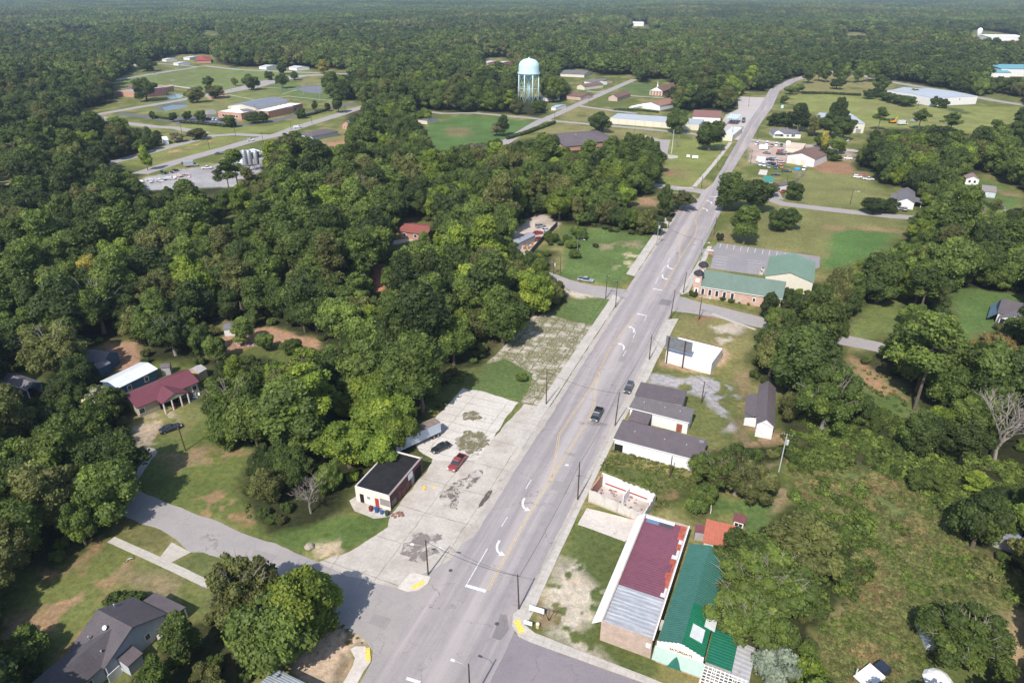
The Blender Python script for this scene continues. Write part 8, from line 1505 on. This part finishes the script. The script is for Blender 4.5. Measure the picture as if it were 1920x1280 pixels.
for mt in ((.6,.2,.05), (.6,.6,.58), (.25,.15,.1)):
    m = MB()
    for k in range(12): a_, b_ = rr.uniform(-4, 5), rr.uniform(-4, 3); w_ = rr.uniform(.2, .8); m.box(a_-w_, a_+w_, b_-w_*.6, b_+w_*.6, 0, rr.uniform(.3, 1.3), .8)
    m.obj('scrap', M_plain('scrapj_%d' % int(mt[0]*100+mt[1]*10), mt, .7), e)
x, y = G(466, 645); e = empty('scrap_pile', x, y, 0, .2, 'heap of pale rubble on the red dirt track', 'rubble heap'); m = MB()
for k in range(30): a_, b_ = rr.uniform(-4, 4), rr.uniform(-1.6, 1.6); w_ = rr.uniform(.15, .45); m.box(a_-w_, a_+w_, b_-w_*.6, b_+w_*.6, 0, rr.uniform(.1, .6), .7)
m.obj('rubble', M_plain('rubble_pink', (.45,.36,.33), .9, 0, .4, 2), e)
for i, (px, py, l) in enumerate(((372,752,'white bags at the right end of the red roofed house'),(742,965,'cluttered odds and ends at the corner of the black roofed shop'),(806,913,'yellow toy like thing on the concrete before the black roofed shop'))):
    x, y = G(px if i else 364, py if i else 744); e = empty('clutter', x, y, 0, .3, l, 'clutter'); m = MB()
    for k in range((8, 12, 3)[i]): a_, b_ = rr.uniform(-1.4, 1.4), rr.uniform(-.8, .8); w_ = rr.uniform(.12, .32); m.box(a_-w_, a_+w_, b_-w_, b_+w_, 0.03, rr.uniform(.15, .6), .7)
    m.obj('items', (WHITE, M_plain('clutter_brown', (.28,.15,.11), .8, 0, .5, 3), M_plain('clutter_yellow', (.75,.5,.04), .6))[i], e)
for px, py in ((845,1069), (1012,1146), (932,1169)):
    x, y = G(px, py); m = MB(); m.lathe([(.36, 0), (.36, .006), (.28, .008)], 16); o = m.obj('manhole_cover', M_plain('manhole_iron', (.11,.10,.10), .7, .3), None); o.location = (x, y, .036 if px != 1012 else .152); props(o, {845: 'iron manhole cover in the main street below the lamp pole', 1012: 'iron cover in the east pavement', 932: 'iron manhole cover at the mouth of the right side street'}[px], 'manhole cover')
# hedges at the school
def hedge(pts, w, h, label):
    P = GG(pts); L = []; rs = np.random.RandomState(len(pts)+int(pts[0][0])); o0 = P[0]
    for i in range(len(P)-1):
        a, b = Vector(P[i]), Vector(P[i+1]); n = max(2, int((b-a).length/(w*.7)))
        for k in range(n): p = a.lerp(b, k/n); L.append((p.x-o0[0]+rs.uniform(-.3, .3), p.y-o0[1]+rs.uniform(-.3, .3), h*.55, w*rs.uniform(.55, .75), rs.random()))
    e = empty('hedge', o0[0], o0[1], 0, 0, label, 'hedge'); me = leafmesh('hedge', L, 220*len(L), .3, rs, .9); o = leaf_obj('foliage', me, 'leaf_dark'); COL.objects.link(o); o.parent = e
hedge([(340,231),(380,234),(420,238.5),(443,237)], 1.6, 1.8, 'low dark hedge along the near side of the school car park'); hedge([(560,222),(585,216),(612,208)], 1.6, 1.8, 'low dark hedge along the school drive'); hedge([(292,221),(325,226)], 1.4, 1.5, 'short hedge at the left end of the school car park')
hedge([(1505,176),(1540,176.5),(1575,178),(1615,180)], 1.8, 2.0, 'thin hedge row dividing the pine lawn from the big field'); hedge([(1040,232),(985,252),(950,262)], 2.0, 2.4, 'overgrown hedge between the mown field and the middle street'); hedge([(1152,207),(1200,208),(1236,212)], 1.6, 1.6, 'bushy hedge behind the cream storage building')
# ------------------------------------------------------------------ rough undergrowth as stuff
us = np.random.RandomState(3); uk = []
for i in range(3):
    L = [(us.uniform(-.5, .5), us.uniform(-.5, .5), us.uniform(.15, .4), us.uniform(.3, .5), us.random()) for _ in range(6)]; me = leafmesh('u', L, 420, .12, us, 0.7, .8, sub=ICO1)
    for c in ('mid', 'scrub', 'autumn', 'hay'): uk.append(leaf_obj('k', me, 'leaf_'+c))
UP = [([(1480,850),(1560,850),(1700,890),(1830,1030),(1925,1080),(1925,1140),(1860,1140),(1700,1290),(1540,1290),(1540,1190),(1600,1120),(1640,1060),(1600,985),(1500,940)], .62, (.22,.45,.0,.33), (.30, .62)), ([(1480,860),(1590,880),(1640,950),(1640,1040),(1600,1100),(1545,1180),(1500,1100),(1500,960)], 2.6, (.85,.15,0,0), (1.2, 2.6)), ([(1600,900),(1700,900),(1800,1020),(1830,1100),(1760,1130),(1700,1040)], 4.2, (.8,.2,0,0), (.7, 1.5)), ([(1800,1040),(1925,1080),(1900,1130),(1820,1110)], 2.4, (.5,.3,0,.2), (.9, 2.0)), (SHRUBZ, 1.5, (.78,.2,.02,0), (1.0, 2.6)), ([(1500,790),(1560,720),(1700,790),(1720,850),(1560,830)], 1.6, (.75,.2,.05,0), (.9, 2.2)), ([(1150,842),(1312,884),(1308,930),(1230,960),(1215,915),(1125,880)], .8, (.50,.30,.0,.20), (.3, .65)), ([(812,786),(800,745),(850,710),(905,686),(868,728)], 1.2, (.6,.3,.1,0), (.5, 1.5)),
      ([(1582,665),(1683,709),(1710,768),(1660,790),(1600,760)], 2.4, (.6,.3,.1,0), (.4, 1.0)), ([(550,1250),(600,1160),(640,1170),(690,1192),(690,1210),(650,1205)], 2.0, (.1,.4,.0,.5), (.2, .4)),
      ([(1300,935),(1325,925),(1330,975),(1305,980)], 1.3, (.7,.3,0,0), (.5, 1.2)), ([(447,910),(463,978),(571,1012),(604,998),(560,1004),(480,985)], 1.5, (.5,.4,.1,0), (.4,1.0))]
pts = []
for P, sp, w, sz in UP:
    Q = GG(P); xs = [q[0] for q in Q]; ys = [q[1] for q in Q]; x, y = np.meshgrid(np.arange(min(xs), max(xs), sp), np.arange(min(ys), max(ys), sp)); x = (x+us.uniform(-.5, .5, x.shape)*sp).ravel(); y = (y+us.uniform(-.5, .5, y.shape)*sp).ravel(); k = inpoly(x, y, Q) & (fbm(x/5, y/5, 31, 3) > (.30 if sp < .7 else .42)); x = x[k]; y = y[k]; cw = np.cumsum(w)
    hz_ = fbm(x/7, y/7, 12, 3)
    for i in range(len(x)):
        c = int((us.random() > cw).sum()); c = min(3, int((min(.999, max(0, us.random()*.5+(hz_[i]-.25)*1.0)) > cw).sum())); s_ = us.uniform(*sz)*(1.6 if us.random() < .06 else 1); pts.append((x[i], y[i], 0, s_*(1.5 if sp < .7 else 1), s_*us.uniform(.5, 1.0), us.uniform(0, 6.28), us.randint(3)*4+c))
gn_scatter('undergrowth', pts, uk, 'rough low weeds, briars and grass tufts on the untended ground', 'undergrowth')
# ------------------------------------------------------------------ air: even pale haze round the whole scene
m = MB(); m.box(-9500, 9500, -1200, 10500, -1.0, 120.0); hz = m.obj('haze', GLASS); b = NB('haze_air')
pv = b.n('ShaderNodeVolumePrincipled', inp={'Color': (0.60, 0.76, 1.0, 1), 'Density': 0.00008, 'Anisotropy': 0.0}); b.t.links.new(pv.outputs[0], b.o.inputs['Volume']); hz.data.materials.clear(); hz.data.materials.append(b.m); props(hz, 'thin pale haze over the whole landscape', 'haze', None, 'stuff')
SC.cycles.volume_step_rate = 10; SC.cycles.volume_max_steps = 64
